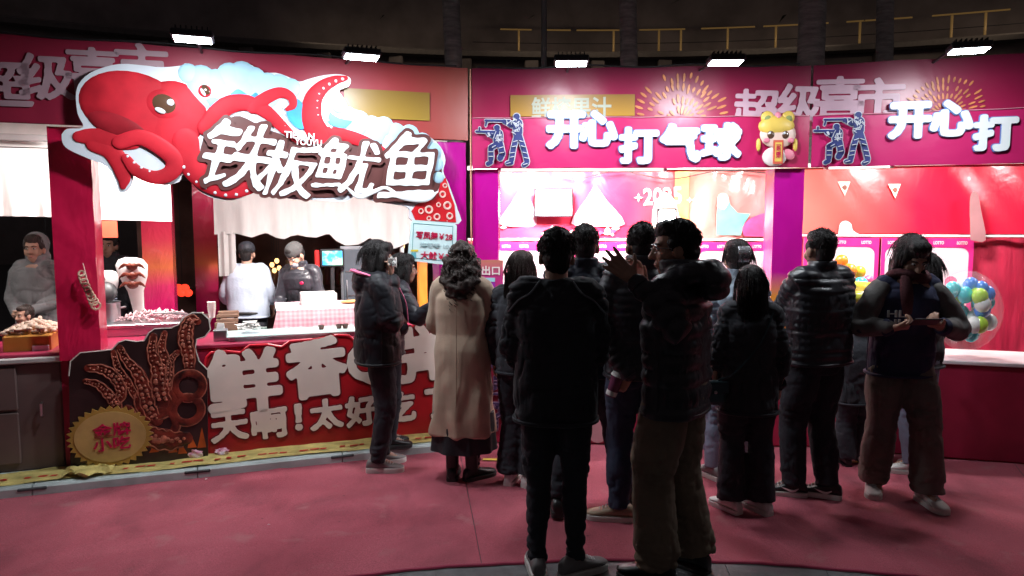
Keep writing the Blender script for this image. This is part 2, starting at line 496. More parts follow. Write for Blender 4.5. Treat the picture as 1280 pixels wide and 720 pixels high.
# flagstones of the plaza in front of the carpet
slabs = Thing('plaza_slabs', None, None, kind='structure')
m_slab = M('granite_slab', (.10, .10, .105), rough=.5, var=.3, scale=14, bump=.15, bscale=120)
for k in range(22):
    a0 = -50+k*5.0
    for rr0, rr1 in ((5.05, 5.69), (4.4, 5.04)):
        mb = MB(); pts = []
        a_, b_ = radians(a0+.03), radians(a0+4.97)
        lo = [(CC.x+r*sin(a), CC.y+r*cos(a)) for r, a in ((rr0, a_), (rr0, b_), (rr1, b_), (rr1, a_))]
        h = .003+R.uniform(-.0008, .0008)
        v = [(x, y, -.003) for x, y in lo]+[(x, y, h) for x, y in lo]
        mb.add(v, [(4, 5, 6, 7), (0, 1, 5, 4), (1, 2, 6, 5), (2, 3, 7, 6), (3, 0, 4, 7)])
        slabs.part('paving_slab', mb, m_slab)

# ---- kerb-like floor edge of the squid stall, in panels with hand slots
kerb = Thing('stage_kerb', None, None, FL, (0, 0, 0), kind='structure')
m_kerb = M('grey_floor_panel', (.46, .54, .53), rough=.6, var=.2, scale=5, bump=.2, bscale=50)
KZ = .068
edges = [-.05, -1.04, -2.02, -3.0, -3.98, -4.96]
for i in range(5):
    s1, s0 = edges[i]-.004, edges[i+1]+.004
    mb = MB()
    prof = [(-.222, .0), (-.222, KZ-.014), (-.208, KZ), (1.6, KZ), (1.6, 0)]
    dz = R.uniform(-.002, .002)
    v = [(s, d, z+(dz if z > 0 else 0)) for s in (s0, s1) for d, z in prof]
    mb.add(v, [(0, 5, 6, 1), (1, 6, 7, 2), (2, 7, 8, 3), (3, 8, 9, 4), (0, 1, 2, 3, 4), (9, 8, 7, 6, 5)])
    p = kerb.part('floor_panel', mb, m_kerb)
for i, s in enumerate(edges[1:5]):
    mb = MB().bbox(s-.085, s+.085, -.226, -.19, .036, .058, .006)
    kerb.part('hand_slot', mb, m_black if i == 1 else M('slot_grey', (.07, .085, .09), rough=.6))

# ---- building beyond the stalls with its lit balcony rail
bld = Thing('curved_building', 'dark curved building behind the stalls with golden lit balcony railing', 'building', WORLD, (6, 38, 0))
m_fac = M('dark_facade', (.20, .17, .165), rough=.8, var=.2, scale=1.2, bump=.2, bscale=6)
def arc(x):   # facade line in plan
    return 38.0-.010*(x-4)**2
mb = MB(); xs = np.linspace(-45, 45, 46)
for i in range(45):
    a, b = xs[i], xs[i+1]
    v = [(a, arc(a), 0), (b, arc(b), 0), (b, arc(b), 10.4), (a, arc(a), 10.4), (a, arc(a)+.5, 10.4), (b, arc(b)+.5, 10.4)]
    mb.add(v, [(0, 1, 2, 3), (3, 2, 5, 4)])
bld.part('wall', mb, m_fac)
mb = MB()
for i in range(45):
    a, b = xs[i], xs[i+1]
    mb.add([(a, arc(a)+2.5, 10.4), (b, arc(b)+2.5, 10.4), (b, arc(b)+2.5, 22), (a, arc(a)+2.5, 22), (a, arc(a), 10.42), (b, arc(b), 10.42)],
           [(0, 1, 2, 3), (4, 5, 1, 0)])
bld.part('upper_wall', mb, M('upper_facade', (.26, .22, .21), rough=.8, var=.3, scale=.6))
for i, x in enumerate(np.arange(-16, 26, 3.4)):
    bld.part('pilaster', MB().bbox(x-.35, x+.35, arc(x)-.35, arc(x)+.1, 0, 10.1, .05), m_fac)
mb = MB().tube([(x, arc(x)-.3, 10.3) for x in xs], .22, n=6)
bld.part('ledge', mb, M('pale_ledge', (.13, .115, .11), rough=.7))
m_gold = M('lit_golden_rail', (.22, .14, .055), rough=.4, metal=.3, emit=.07, ecol=(.75, .43, .13))  # weak emission stands in for warm light falling on the rail
def rail(x0, x1, em=None):
    mb = MB()
    q = np.linspace(x0, x1, 6)
    mb.tube([(x, arc(x)-.15, 11.62) for x in q], .04, n=6)
    bld.part('handrail', mb, m_gold)
for x0, x1 in ((-.6, 1.0), (1.7, 3.0), (3.3, 6.1), (6.5, 8.8), (9.6, 12.2), (12.6, 15.6), (16.4, 19.2), (20, 23)): rail(x0, x1)
for x in (.35, 5.2, 7.5, 8.6, 10.9, 13.2, 14.4, 17.0, 18.2, 20.8, 22.1):
    bld.part('rail_post', MB().bbox(x-.05, x+.05, arc(x)-.2, arc(x)-.1, 10.52, 11.57, .02), m_gold)
mb = MB()
for x in xs: pass
mb.tube([(x, arc(x)-.15, 10.95) for x in np.linspace(-2, 24, 24)], .02, n=5)
bld.part('lower_rail', mb, m_dmetal)

# ---- trees and the pole behind the stalls
m_bark = M('palm_bark', (.62, .59, .56), rough=.9, var=.3, scale=4, bump=.8, bscale=12, stretch=(1, 1, 5), bdist=.03)
m_frond = M('palm_frond', (.05, .085, .035), rough=.6, var=.3)
def palm(u, Y, r, label):
    p = ray(u, 60); t = Y/p.y; x = p.x*t
    t_ = Thing('palm_tree', label, 'tree', WORLD, (x, Y, 0), 'palms behind the stalls')
    pts = [(x+.05*sin(z*.7+u), Y, z) for z in np.linspace(0, 9, 46)]
    rr = [r*(1.12-.03*i/45*9/3)*(1+.035*(i % 2)) for i in range(46)]
    t_.part('trunk', MB().tube(pts, rr, n=14), m_bark, smooth=True)
    mb = MB()
    for k in range(16):
        a = k*2.4; el = .9-.09*k
        for j in range(9):
            q = j/8; d = 2.6*q; z = 9+d*el-1.1*q*q*2
            c = np.array((x+cos(a)*d, Y+sin(a)*d, z))
            for sd in (-1, 1):
                w = .75*(sin(pi*min(.98, q*.9+.12)))
                tip = c+np.array((cos(a)*.35-sin(a)*sd*w, sin(a)*.35+cos(a)*sd*w, -.35*w))
                c2 = c+np.array((cos(a)*.1, sin(a)*.1, .0))
                mb.add([c, c2, tip], [(0, 1, 2)])
    t_.part('crown', mb, m_frond)
palm(565, 12.5, .135, 'pale palm trunk rising behind the squid stall banner')
palm(785, 12.5, .135, 'pale ringed palm trunk above the first balloon stall between two floodlights')
palm(1010, 11.5, .185, 'thickest dark palm trunk above the join of the two balloon stalls')
palm(1105, 15, .15, 'thin dim palm trunk above the second balloon stall')
p = ray(680, 60)*(11/ray(680, 60).y)
pole = Thing('flag_pole', 'thin grey metal pole standing behind the first balloon stall', 'pole', WORLD, (p.x, 11, 0))
pole.part('shaft', MB().tube([(p.x, 11, 0), (p.x, 11, 9)], [.05, .035], n=12), M('grey_pole', (.3, .3, .3), rough=.45, metal=.3), smooth=True)
pole.part('base_plate', MB().lathe([(.0, .05), (.16, .05), (.18, .0), (0, 0)], (p.x, 11, 0)), m_dmetal)
pole.part('finial', MB().ell((p.x, 11, 9.05), (.07, .07, .07)), m_steel, smooth=True)

# ============================================================ SQUID STALL (FL)
m_red = M('red_board', (.42, .012, .055), rough=.45, var=.12, scale=3)
m_magenta = M('magenta_vinyl', (.50, .004, .30), rough=.32, var=.12, scale=3, bump=.35, bscale=3.5, stretch=(1, 1, .4), bdist=.03)
m_canvas = M('white_canvas', (.74, .70, .68), rough=.8, var=.05, bump=.25, bscale=3, stretch=(2.5, 1, .5), bdist=.02)
m_lfascia = gradient('squid_fascia_print', 0, [(-4.6, (.28, .018, .045)), (-1.5, (.32, .016, .05)), (-.75, (.34, .022, .045)), (0, (.36, .06, .045))], bump=.12, rough=.4, off=-2)
m_pilred = gradient('red_pillar_vinyl', 2, [(.8, (.66, .012, .07)), (2.5, (.58, .008, .06))], bump=.9, bscale=3, stretch=(1, 1, .55), rough=.28, coat=.3)
m_pilpink = gradient('pink_orange_pillar_vinyl', 2, [(.85, (.66, .01, .16)), (1.2, (.72, .03, .14)), (1.4, (.78, .18, .07)), (1.65, (.72, .06, .10)), (2.0, (.68, .02, .10)), (2.6, (.70, .07, .12))], bump=.9, bscale=5, stretch=(1, 1, .6), rough=.22, coat=.5)
m_pilmag = gradient('magenta_pillar_vinyl', 2, [(.7, (.72, .03, .12)), (1.05, (.80, .30, .03)), (1.25, (.75, .28, .04)), (1.42, (.52, .004, .28)), (2.5, (.50, .004, .30))], bump=.6, bscale=4, stretch=(1, 1, .4), rough=.25, coat=.4)

sq = Thing('squid_stall', 'grilled squid stall with red fascia, white canopy and red counter board', 'food stall', FL, (-2, .1, 0))
# fascia banner with slight sag waves
def fascia(s0, s1, z0, z1, d, amp=.006, seed=0, n=48):
    mb = MB()
    fn = lambda a, b: (s0+(s1-s0)*a, d+amp*(sin(a*23+seed)*.6+sin(a*51+b*5+seed)*.4)*(1-b*.3), z0+(z1-z0)*b+.004*sin(a*31+seed)*(1 if b > .5 else -1))
    mb.sheet(fn, n, 8)
    fb = lambda a, b: (s0+(s1-s0)*(1-a), d+.02, z0+(z1-z0)*b)
    mb.sheet(fb, 2, 1)
    return mb
sq.part('fascia', fascia(-4.7, -.005, 2.40, 2.955, .0), m_lfascia, smooth=True)
sq.part('fascia_rail', MB().bbox(-4.7, -.005, .03, .07, 2.42, 2.46), m_dmetal)
sq.part('fascia_rail', MB().bbox(-4.7, -.005, .03, .07, 2.88, 2.92), m_dmetal)
def printed(th, name, chars, d, w, h, mat, rot=0., weight=.0, thick=.004):
    """printed characters, one part each, centred on survey points"""
    for c, (u, v) in chars:
        s, z = th.f.sv(u, v, d)
        mb = glyph(MB(), c, weight, s, z, w, h, d-thick, d, rot)
        th.part(name, mb, mat)
m_print = M('faded_print', (.42, .27, .31), rough=.5)
printed(sq, 'printed_character', [('超', (4, 105)), ('级', (58, 96)), ('喜', (117, 88)), ('市', (178, 82))], -.009, .33, .30, m_print, rot=.02, weight=.03)
def poly_px(fr, pts, d): return [fr.sv(u, v, d) for u, v in pts]
mb = MB().prism(poly_px(FL, [(430, 110), (537, 116), (537, 151), (430, 146)], -.012), -.014, -.008)
sq.part('printed_panel', mb, gradient('yellow_print', 2, [(2.5, (.36, .22, .03)), (2.8, (.24, .14, .03))], bump=0))
# counter
ZC = .875
sq.part('counter', MB().bbox(-4.0, -.02, .13, .55, .07, ZC-.03), m_red)
sq.part('counter_top', MB().bbox(-4.02, -.02, .115, .80, ZC-.03, ZC, .006), M('counter_laminate', (.30, .02, .06), rough=.35))
def pillar(th, s0, s1, d0, z0, z1, mat, name='pillar', n=26, dep=None, cr=.006):
    """post wrapped in creased vinyl"""
    dep = dep or (s1-s0)
    mb = MB(); rings = []; rr = random.Random(int(s0*1000))
    nx = 6
    for i in range(n+1):
        z = z0+(z1-z0)*i/n
        ring_ = []
        for (ax, ay, bx, by) in ((0, 0, 1, 0), (1, 0, 1, 1), (1, 1, 0, 1), (0, 1, 0, 0)):
            for k in range(nx):
                t = k/nx
                a, b = ax+(bx-ax)*t, ay+(by-ay)*t
                j = cr*(sin(z*17+a*5+s0*9)+sin(z*31+a*9-b*7))*.6*(1 if 0 < t < 1 else .3)
                ring_.append((s0+(s1-s0)*a+(j if bx == ax else 0), d0+dep*b+(j if by == ay else 0), z))
        rings.append(ring_)
    mb.loft(rings)
    return th.part(name, mb, mat, smooth=True)
# pillars: front left, two behind it along the side, front right
sA, _ = FL.sv(66, 300, .05); sA2, _ = FL.sv(119, 300, .05)
pillar(sq, sA, sA2, .05, ZC-.05, 2.39, m_pilred)
for u0, u1, d, m in ((178, 216, 2.0, m_pilpink), (243, 272, 2.75, m_pilpink)):
    a, _ = FL.sv(u0, 320, d); b, _ = FL.sv(u1, 320, d)
    pillar(sq, a, b, d, .05, 2.75, m)
pillar(sq, -.235, -.012, .04, .07, 2.39, m_pilmag)
# roof sheet of white canvas, added against light leaks
mb = MB().sheet(lambda a, b: (-4.7+4.7*a, .08+2.6*b, 2.62+.35*sin(pi*b)), 8, 6)
sq.part('canopy', mb, m_canvas, smooth=True)

# ---- white tent canopies behind: scalloped valances
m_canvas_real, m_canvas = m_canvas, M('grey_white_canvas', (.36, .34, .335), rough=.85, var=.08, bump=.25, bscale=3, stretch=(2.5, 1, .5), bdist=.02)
tent = Thing('white_tent', 'white tent canopy with scalloped hanging valance at the back of the squid stall', 'tent', FL, (-1.5, 2.0, 0))
def valance(th, pts, d, ztop, thick=.012, name='valance'):
    """cloth strip hanging from ztop down to the scalloped line of survey points"""
    P = [FL.sv(u, v, d) for u, v in pts]
    mb = MB(); xs_ = [p[0] for p in P]; n = 90
    s0, s1 = xs_[0], xs_[-1]
    def bot(s): return float(np.interp(s, xs_, [p[1] for p in P]))
    mb.sheet(lambda a, b: (s0+(s1-s0)*a, d+.018*sin(a*38)*(1-b)+.01*sin(a*90+b*3)*(1-b), bot(s0+(s1-s0)*a)+(ztop-bot(s0+(s1-s0)*a))*b), n, 10)
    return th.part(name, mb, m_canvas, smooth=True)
valance(tent, [(268, 293), (296, 292), (315, 297), (325, 293), (333, 291), (345, 297), (355, 299), (364, 295), (372, 293.5), (383, 296), (395, 297), (404, 294), (411, 292), (420, 301), (432, 307), (447, 306), (456, 301), (462, 297), (475, 306), (492, 311), (505, 306), (517, 300), (560, 306)], 2.2, 2.65)
a, za = FL.sv(272, 292, 2.2); b, zb = FL.sv(294, 292, 2.2); _, zc = FL.sv(290, 345, 2.2)
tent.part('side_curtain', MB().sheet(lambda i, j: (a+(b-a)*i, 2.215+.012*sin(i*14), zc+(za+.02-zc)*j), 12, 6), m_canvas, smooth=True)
for s in (-3.1, -.1):
    tent.part('pole', MB().tube([(s, 2.3, 0), (s, 2.3, 2.6)], .025, n=10), m_white, smooth=True)
mb = MB().sheet(lambda i, j: (-3.3+3.4*i, 2.2+2.4*j, 2.66+.55*sin(pi*j)*sin(pi*i)), 10, 8)
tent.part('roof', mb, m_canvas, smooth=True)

m_canvas = m_canvas_real
tent2 = Thing('white_tent', 'white gazebo canopy with straight valance behind the thick red pillar, far left', 'tent', FL, (-4.2, 1.2, 0))
valance(tent2, [(-60, 269), (0, 270), (60, 271), (110, 274), (181, 276), (215, 277)], 1.25, 2.35)
mb = MB()
for z, t in ((2.43, .05), (2.56, .035), (2.68, .05)):
    mb.bbox(-5.6, -3.1, 1.2, 1.25, z-t/2, z+t/2, .006)
tent2.part('frame_bars', mb, M('grey_alloy', (.33, .31, .31), rough=.5, metal=.4))
tent2.part('roof', MB().sheet(lambda i, j: (-5.7+2.7*i, 1.27+2.4*j, 2.36+.7*sin(pi*j*.5)), 6, 6), m_canvas, smooth=True)
for s in (-5.5, FL.sv(92, 300, 1.3)[0]):
    tent2.part('pole', MB().tube([(s, 1.3, 0), (s, 1.3, 2.4)], .025, n=10), m_white, smooth=True)
a, z0_ = FL.sv(119, 297, 1.3); b, z1_ = FL.sv(148, 276, 1.3)
solo('paper_notice', MB().sheet(lambda i, j: (a+(b-a)*i, 1.24, z0_+(z1_-z0_)*j), 4, 4), M('orange_red_card', (.75, .10, .05), rough=.5),
     'orange red card hanging under the white valance beside the thick red pillar', 'notice', FL, (a, 1.24, z0_))

# ---- octopus sign
m_wcut = M('white_cut_edge', (.66, .70, .76), rough=.35, var=.04)
m_octo = M('octopus_print', (.52, .006, .022), rough=.6, var=.45, scale=3.2, col2=(.70, .022, .04), spec=.25)
m_octo_d = M('octopus_dark_print', (.26, .012, .02), rough=.3, var=.5, scale=5)
m_choc = M('chocolate_print', (.10, .032, .03), rough=.4)
m_cloud = M('cloud_print', (.38, .60, .74), rough=.5, var=.12, scale=4)
m_blue = M('wave_blue_print', (.04, .30, .65), rough=.35, var=.3, scale=7)
octo = Thing('octopus_sign', 'cut out sign of a red octopus with big white lettering on the squid stall fascia', 'sign', FL, (-1.8, -.1, 1.95))
D0 = -.10
outline = [(77, 168), (84, 161), (104, 159), (97, 142), (95, 116), (102, 100), (119, 88), (149, 80), (182, 82), (203, 84), (226, 82), (232, 79), (242, 82), (258, 88), (272, 90), (283, 82), (299, 78), (316, 82), (325, 91), (345, 91), (360, 96), (374, 102), (385, 99), (405, 94), (426, 93), (438, 98), (436, 108), (424, 113), (430, 123), (436, 134), (448, 138), (462, 146), (480, 148), (492, 158), (515, 158), (524, 168), (537, 171), (551, 184), (557, 200), (554, 214), (560, 228), (566, 244), (572, 262), (573, 280), (517, 277), (512, 262), (503, 257), (470, 252), (446, 245), (430, 252), (395, 250), (360, 248), (345, 237), (331, 227), (312, 242), (291, 250), (268, 248), (248, 238), (229, 218), (224, 227), (204, 231), (181, 226), (169, 214), (163, 233), (150, 241), (144, 226), (134, 209), (110, 198), (86, 187), (78, 178)]
def smooth_poly(P, sub=4):
    Q = catmull([(a, b, 0) for a, b in P]+[(P[0][0], P[0][1], 0)], sub)
    return [(p[0], p[1]) for p in Q[:-1]]
octo.part('board', MB().prism(smooth_poly(poly_px(FL, outline, D0), 3), D0, D0+.035), m_wcut)
px0 = .00563
def oc(u, v, lift=0.): 
    s, z = FL.sv(u, v, D0); return (s, D0-lift, z)
def tent_tube(pts, ws, name, mat=m_octo, lift=.006, fl=.13):
    mb = MB().capsule([oc(u, v, lift) for u, v in pts], [w*px0/2 for w in ws], n=14, sub=6, flat=((0, 1, 0), fl))
    octo.part(name, mb, mat, smooth=True)
def dome(c, rx, rz, h, rot=0, lift=0.):
    p = oc(*c, lift); return MB().ell(p, (rx*px0, h*.42, rz*px0), 28, 16, Matrix.Rotation(rot, 3, 'Y'))
def suckers(pts, r=2.2, lift=.02, n=None):
    """row of white sucker dots along a path"""
    Q = catmull([(a, b, 0) for a, b in pts], 12)
    L = [0]
    for i in range(1, len(Q)): L.append(L[-1]+np.linalg.norm(Q[i]-Q[i-1]))
    n = n or max(2, int(L[-1]/11))
    for k in range(n):
        t = L[-1]*k/(n-1); u = np.interp(t, L, [q[0] for q in Q]); v = np.interp(t, L, [q[1] for q in Q])
        p = oc(u, v, lift)
        octo.part('sucker', MB().ell(p, (r*px0, .006, r*px0), 8, 4), m_wcut, smooth=True)
# clouds behind
mb = MB()
for u, v, r in ((236, 92, 12), (252, 98, 16), (270, 102, 15), (288, 95, 16), (303, 93, 16), (318, 98, 14), (335, 104, 13), (350, 106, 13), (364, 110, 12), (272, 118, 22), (300, 112, 22), (330, 116, 20), (255, 112, 20)):
    mb.ell(oc(u, v, .002), (r*px0, .010, r*px0), 14, 8)
octo.part('cloud', mb, m_cloud, smooth=True)
mb = MB()
for u, v, r in ((424, 132, 10), (436, 144, 11), (450, 150, 12), (465, 156, 12), (480, 158, 13), (495, 166, 13), (512, 168, 13), (528, 178, 13), (540, 190, 13), (545, 205, 10), (470, 168, 14), (445, 158, 14), (490, 180, 14), (548, 222, 8)):
    mb.ell(oc(u, v, .002), (r*px0, .010, r*px0), 14, 8)
octo.part('cloud', mb, m_cloud, smooth=True)
for P in ([(288, 118), (298, 112), (312, 120), (320, 116), (324, 124), (312, 130), (296, 126)], [(362, 128), (372, 124), (380, 134), (384, 152), (378, 162), (366, 156), (358, 142)], [(412, 140), (420, 146), (430, 150), (440, 152), (430, 160), (418, 158), (410, 152)], [(258, 125), (268, 122), (280, 130), (292, 132), (285, 142), (268, 140)]):
    octo.part('wave', MB().prism(smooth_poly(poly_px(FL, P, D0), 4), D0-.0135, D0-.004), m_blue)
# chocolate ground behind the lettering
P = [(258, 152), (280, 150), (300, 145), (330, 160), (352, 168), (375, 178), (408, 172), (425, 178), (440, 180), (470, 176), (485, 182), (505, 166), (520, 172), (532, 184), (548, 200), (552, 214), (546, 240), (520, 252), (498, 253), (466, 246), (440, 238), (422, 246), (396, 247), (362, 244), (340, 230), (320, 222), (290, 225), (262, 215), (250, 195), (255, 170)]
octo.part('lettering_ground', MB().prism(smooth_poly(poly_px(FL, P, D0), 3), D0-.004, D0+.001), m_choc)
# octopus
tent_tube([(165, 174), (140, 174), (114, 171), (99, 171)], [24, 24, 19, 13], 'tentacle')
tent_tube([(118, 180), (138, 188), (150, 204), (155, 222), (154, 233)], [18, 20, 20, 15, 7], 'tentacle')
octo.part('head', dome((166, 133), 56, 40, .05, rot=.18), m_octo, smooth=True)
octo.part('head_bulge', dome((215, 143), 38, 40, .046, rot=.5), m_octo, smooth=True)
octo.part('head_shade', dome((150, 155), 36, 17, .055, rot=.35), m_octo_d, smooth=True)
tent_tube([(150, 178), (175, 172), (200, 183), (218, 200), (214, 216), (195, 222), (172, 214), (158, 198)], [16, 18, 20, 20, 18, 16, 14, 10], 'tentacle', lift=.02)
suckers([(160, 196), (172, 207), (188, 215), (206, 217), (222, 210), (230, 209)], lift=.019, n=8)
tent_tube([(232, 175), (236, 198), (256, 224), (288, 237), (318, 231), (340, 218), (344, 210)], [30, 30, 27, 22, 17, 11, 6], 'tentacle', lift=.012)
suckers([(236, 218), (252, 232), (272, 242), (292, 244), (312, 237), (330, 223)], lift=.016, n=9)
tent_tube([(256, 160), (278, 136), (304, 128), (330, 138), (352, 158), (372, 176), (384, 183)], [18, 22, 20, 17, 14, 8, 3], 'tentacle', lift=.012)
tent_tube([(316, 134), (336, 121), (352, 116), (364, 122), (366, 132), (359, 137)], [16, 15, 13, 11, 9, 5], 'tentacle', lift=.014)
suckers([(355, 128), (354, 140), (356, 152), (356, 165)], r=1.8, lift=.011, n=6)
tent_tube([(400, 172), (390, 150), (391, 126), (402, 110), (418, 101), (432, 98)], [30, 26, 22, 17, 12, 6], 'tentacle', lift=.012)
suckers([(404, 170), (398, 150), (396, 130), (400, 115), (414, 104), (428, 99)], lift=.014, n=11)
suckers([(414, 160), (408, 145), (406, 130)], r=1.8, lift=.011, n=4)
tent_tube([(404, 168), (430, 170), (458, 178), (480, 188)], [20, 18, 14, 6], 'tentacle', lift=.012)
# squid slice art beneath the lettering, right
P = [(520, 256), (535, 250), (548, 240), (551, 226), (557, 222), (562, 240), (568, 256), (570, 278), (519, 275), (514, 264)]
octo.part('red_ground', MB().prism(poly_px(FL, P, D0), D0-.004, D0+.001), M('red_print', (.55, .012, .02), rough=.35))
for u, v, r in ((536, 262, 6), (546, 271, 5), (559, 257, 6), (553, 243, 5), (562, 270, 5), (526, 264, 4), (556, 232, 3.5), (536, 273, 3.5), (548, 256, 3.5)):
    p = oc(u, v, .004)
    o = octo.part('squid_ring', MB().lathe([(r*px0, 0), (r*px0*.9, .006), (r*px0*.6, .006), (r*px0*.5, 0)], octo.o, 14, cap=False), M('squid_ring_print', (.75, .50, .45), rough=.4))
    o.rotation_euler = (pi/2, 0, 0); o.location = np.array(p)-np.array(octo.o)
# eyes
m_eye = M('eye_print', (.10, .05, .03), rough=.15, coat=1)
octo.part('eye_lid', dome((204, 132), 25, 20, .068, rot=.35), m_octo, smooth=True)
octo.part('eye', dome((205, 131), 18, 15, .083, rot=.35), m_eye, smooth=True)
octo.part('eye_glint', MB().ell(oc(214, 129, .036), (4*px0, .006, 4*px0)), m_wcut, smooth=True)
octo.part('eye_glint', MB().ell(oc(201, 139, .034), (6*px0, .006, 3*px0), 12, 8, Matrix.Rotation(.4, 3, 'Y')), m_wcut, smooth=True)
octo.part('eye_lid', dome((256, 114), 10, 10, .04, rot=.6), m_octo, smooth=True)
octo.part('eye', dome((257, 113), 6, 8, .05, rot=-.5), m_eye, smooth=True)
octo.part('eye_glint', MB().ell(oc(254, 116, .022), (2*px0, .005, 5*px0), 10, 6, Matrix.Rotation(-.5, 3, 'Y')), m_wcut, smooth=True)
# lettering: white characters with chocolate outlines
m_wlet = M('white_letter', (.82, .86, .88), rough=.3, var=.03)
def big_char(th, c, u, v, wpx, hpx, rot, shear, d, mat, back, w1=.06, grow=.055, px=px0, off=(0, 0), brush=0., t=.012):
    """character with a wider dark character behind it"""
    s, z = th.f.sv(u, v, d); W_, H_ = wpx*px, hpx*px
    _, _, _, dm = fat_outline(c, w1, brush); k = W_/dm[0]; k2 = H_/dm[1]
    gw = grow/min(k, k2)*.5*(k+k2)/2/ (0.5*(k+k2)) if 0 else grow
    _, _, _, dm2 = fat_outline(c, w1+gw, brush)
    th.part('character_outline', glyph(MB(), c, w1+gw, s+off[0], z+off[1], dm2[0]*k, dm2[1]*k2, d-.005, d, rot, shear, brush), back)
    th.part('character', glyph(MB(), c, w1, s, z, W_, H_, d-t, d-.0055, rot, shear, brush), mat)
for c, u, v, w, h, r in (('铁', 298, 194, 84, 84, -.12), ('板', 362, 212, 70, 70, -.1), ('鱿', 434, 208, 82, 70, -.06), ('鱼', 513, 206, 78, 88, .04)):
    big_char(octo, c, u, v, w, h, r, .22, D0-.022, m_wlet, m_choc, w1=.016, grow=.05, brush=.014)
mb = MB().capsule([oc(u, v, .03) for u, v in ((432, 234), (448, 246), (466, 240), (482, 235), (500, 246), (530, 249), (546, 240))], [.006, .018, .016, .012, .02, .024, .006], n=10, sub=6, flat=((0, 1, 0), .3))
octo.part('brush_stroke', mb, m_wlet, smooth=True)
for t, u, v, w in (('TIEBAN', 374, 170, 36), ('YOUYU', 385, 178.5, 33)):
    s, z = FL.sv(u, v, D0); octo.part('small_lettering', glyph(MB(), t, .02, s, z, w*px0, 8*px0, D0-.042, D0-.028, -.04), m_wlet)

# ---- price board hanging below the sign
pb = Thing('price_board', 'pale blue price board with red lettering hanging below the octopus sign', 'sign', FL, (-.6, -.13, 1.4))
DP = -.135
P = poly_px(FL, [(514, 277), (517, 275), (567, 279), (571, 282), (570, 326), (566, 332), (513, 326), (510, 322)], DP)
pb.part('board', MB().prism(P, DP, DP+.02), M('pale_blue_acrylic', (.62, .80, .82), rough=.3, var=.05))
P2 = poly_px(FL, [(517, 279), (566, 283), (565, 327), (515, 322)], DP)
mb = MB()
for i in range(4):
    a, b = P2[i], P2[(i+1) % 4]; mb.tube([(a[0], DP-.001, a[1]), (b[0], DP-.001, b[1])], .0025, n=4)
pb.part('border_line', mb, M('teal_line', (.12, .35, .38)))
m_rlet = M('red_letter', (.50, .005, .06), rough=.4)
for t, u, v, w, h, m in (('写凤舞￥28', 543, 295, 50, 10.5, m_rlet), ('海带卷 10', 543, 307, 40, 7, M('pale_grey_letter', (.45, .60, .63))), ('大鱿￥35', 546, 320, 45, 10.5, m_rlet)):
    s, z = FL.sv(u, v, DP); pb.part('lettering', glyph(MB(), t, .02, s, z, w*px0, h*px0, DP-.005, DP, -.07), m)
s, z = FL.sv(517, 319, DP); pb.part('picture_square', MB().box(s-.018, s+.018, DP-.004, DP, z-.025, z+.02), M('teal_square', (.12, .42, .5)))
pb.part('yellow_tab', MB().box(s-.02, s+.035, DP-.004, DP, z+.028, z+.042), M('yellow_tab', (.75, .6, .05)))
for u in (525, 560):
    s, z = FL.sv(u, 278, DP); pb.part('hanger', MB().tube([(s, DP+.01, z-.01), (s, D0+.03, z+.05)], .003, n=5), m_steel)

# ---- cut out lettering board on the counter front
cb = Thing('lettering_board', 'red cut out board with huge cream characters on the front of the squid counter', 'sign', FL, (-1.2, .08, .07))
DB = .075
P = [(250, 562), (252, 470), (258, 446), (264, 440), (280, 438), (300, 440), (312, 431), (335, 430), (352, 433), (362, 426), (395, 423), (422, 418), (436, 419), (446, 428), (456, 432), (470, 428), (490, 424), (505, 415), (520, 404), (545, 396), (566, 394), (600, 392), (600, 548)]
Pz = [FL.sv(u, v, DB) for u, v in P]
Pz[0] = (Pz[0][0], KZ+.004); Pz[-1] = (-.03, KZ+.004); Pz[-2] = (-.03, Pz[-2][1])
m_fire = M('red_fire_print', (.42, .005, .012), rough=.4, var=.5, scale=2.5, col2=(.58, .012, .020))
cb.part('board', MB().prism(Pz, DB, DB+.03), m_fire)
mb = MB(); mb.tube([(p[0], DB-.002, p[1]-.004) for p in Pz[1:-1]], .010, n=6)
cb.part('board_edge', mb, M('bright_red_edge', (.60, .012, .03), rough=.35))
m_cream = M('cream_letter', (.80, .68, .60), rough=.45, var=.08, scale=3)
m_dred = M('dark_red_outline', (.16, .006, .01), rough=.4)
pxb = .00583
for c, u, v, w, h, r in (('鲜', 305, 476, 92, 86, .04), ('香', 396, 459, 80, 82, .06), ('Q', 458, 456, 52, 62, .06), ('弹', 528, 440, 78, 82, .08)):
    big_char(cb, c, u, v, w, h, r, 0., DB-.001, m_cream, m_dred, w1=.046, grow=.028, px=pxb)
for c, u, v, w, h, r in (('天', 287, 532, 46, 40, .05), ('啊', 337, 529, 46, 40, .06), ('！', 373, 521, 11, 36, .05), ('太', 408, 517, 44, 42, .06), ('好', 452, 513, 44, 42, .06), ('吃', 500, 508, 44, 42, .06), ('了', 546, 503, 34, 42, .06)):
    big_char(cb, c, u, v, w, h, r, 0., DB-.001, m_cream, m_dred, w1=.046, grow=.04, px=pxb, brush=.012)

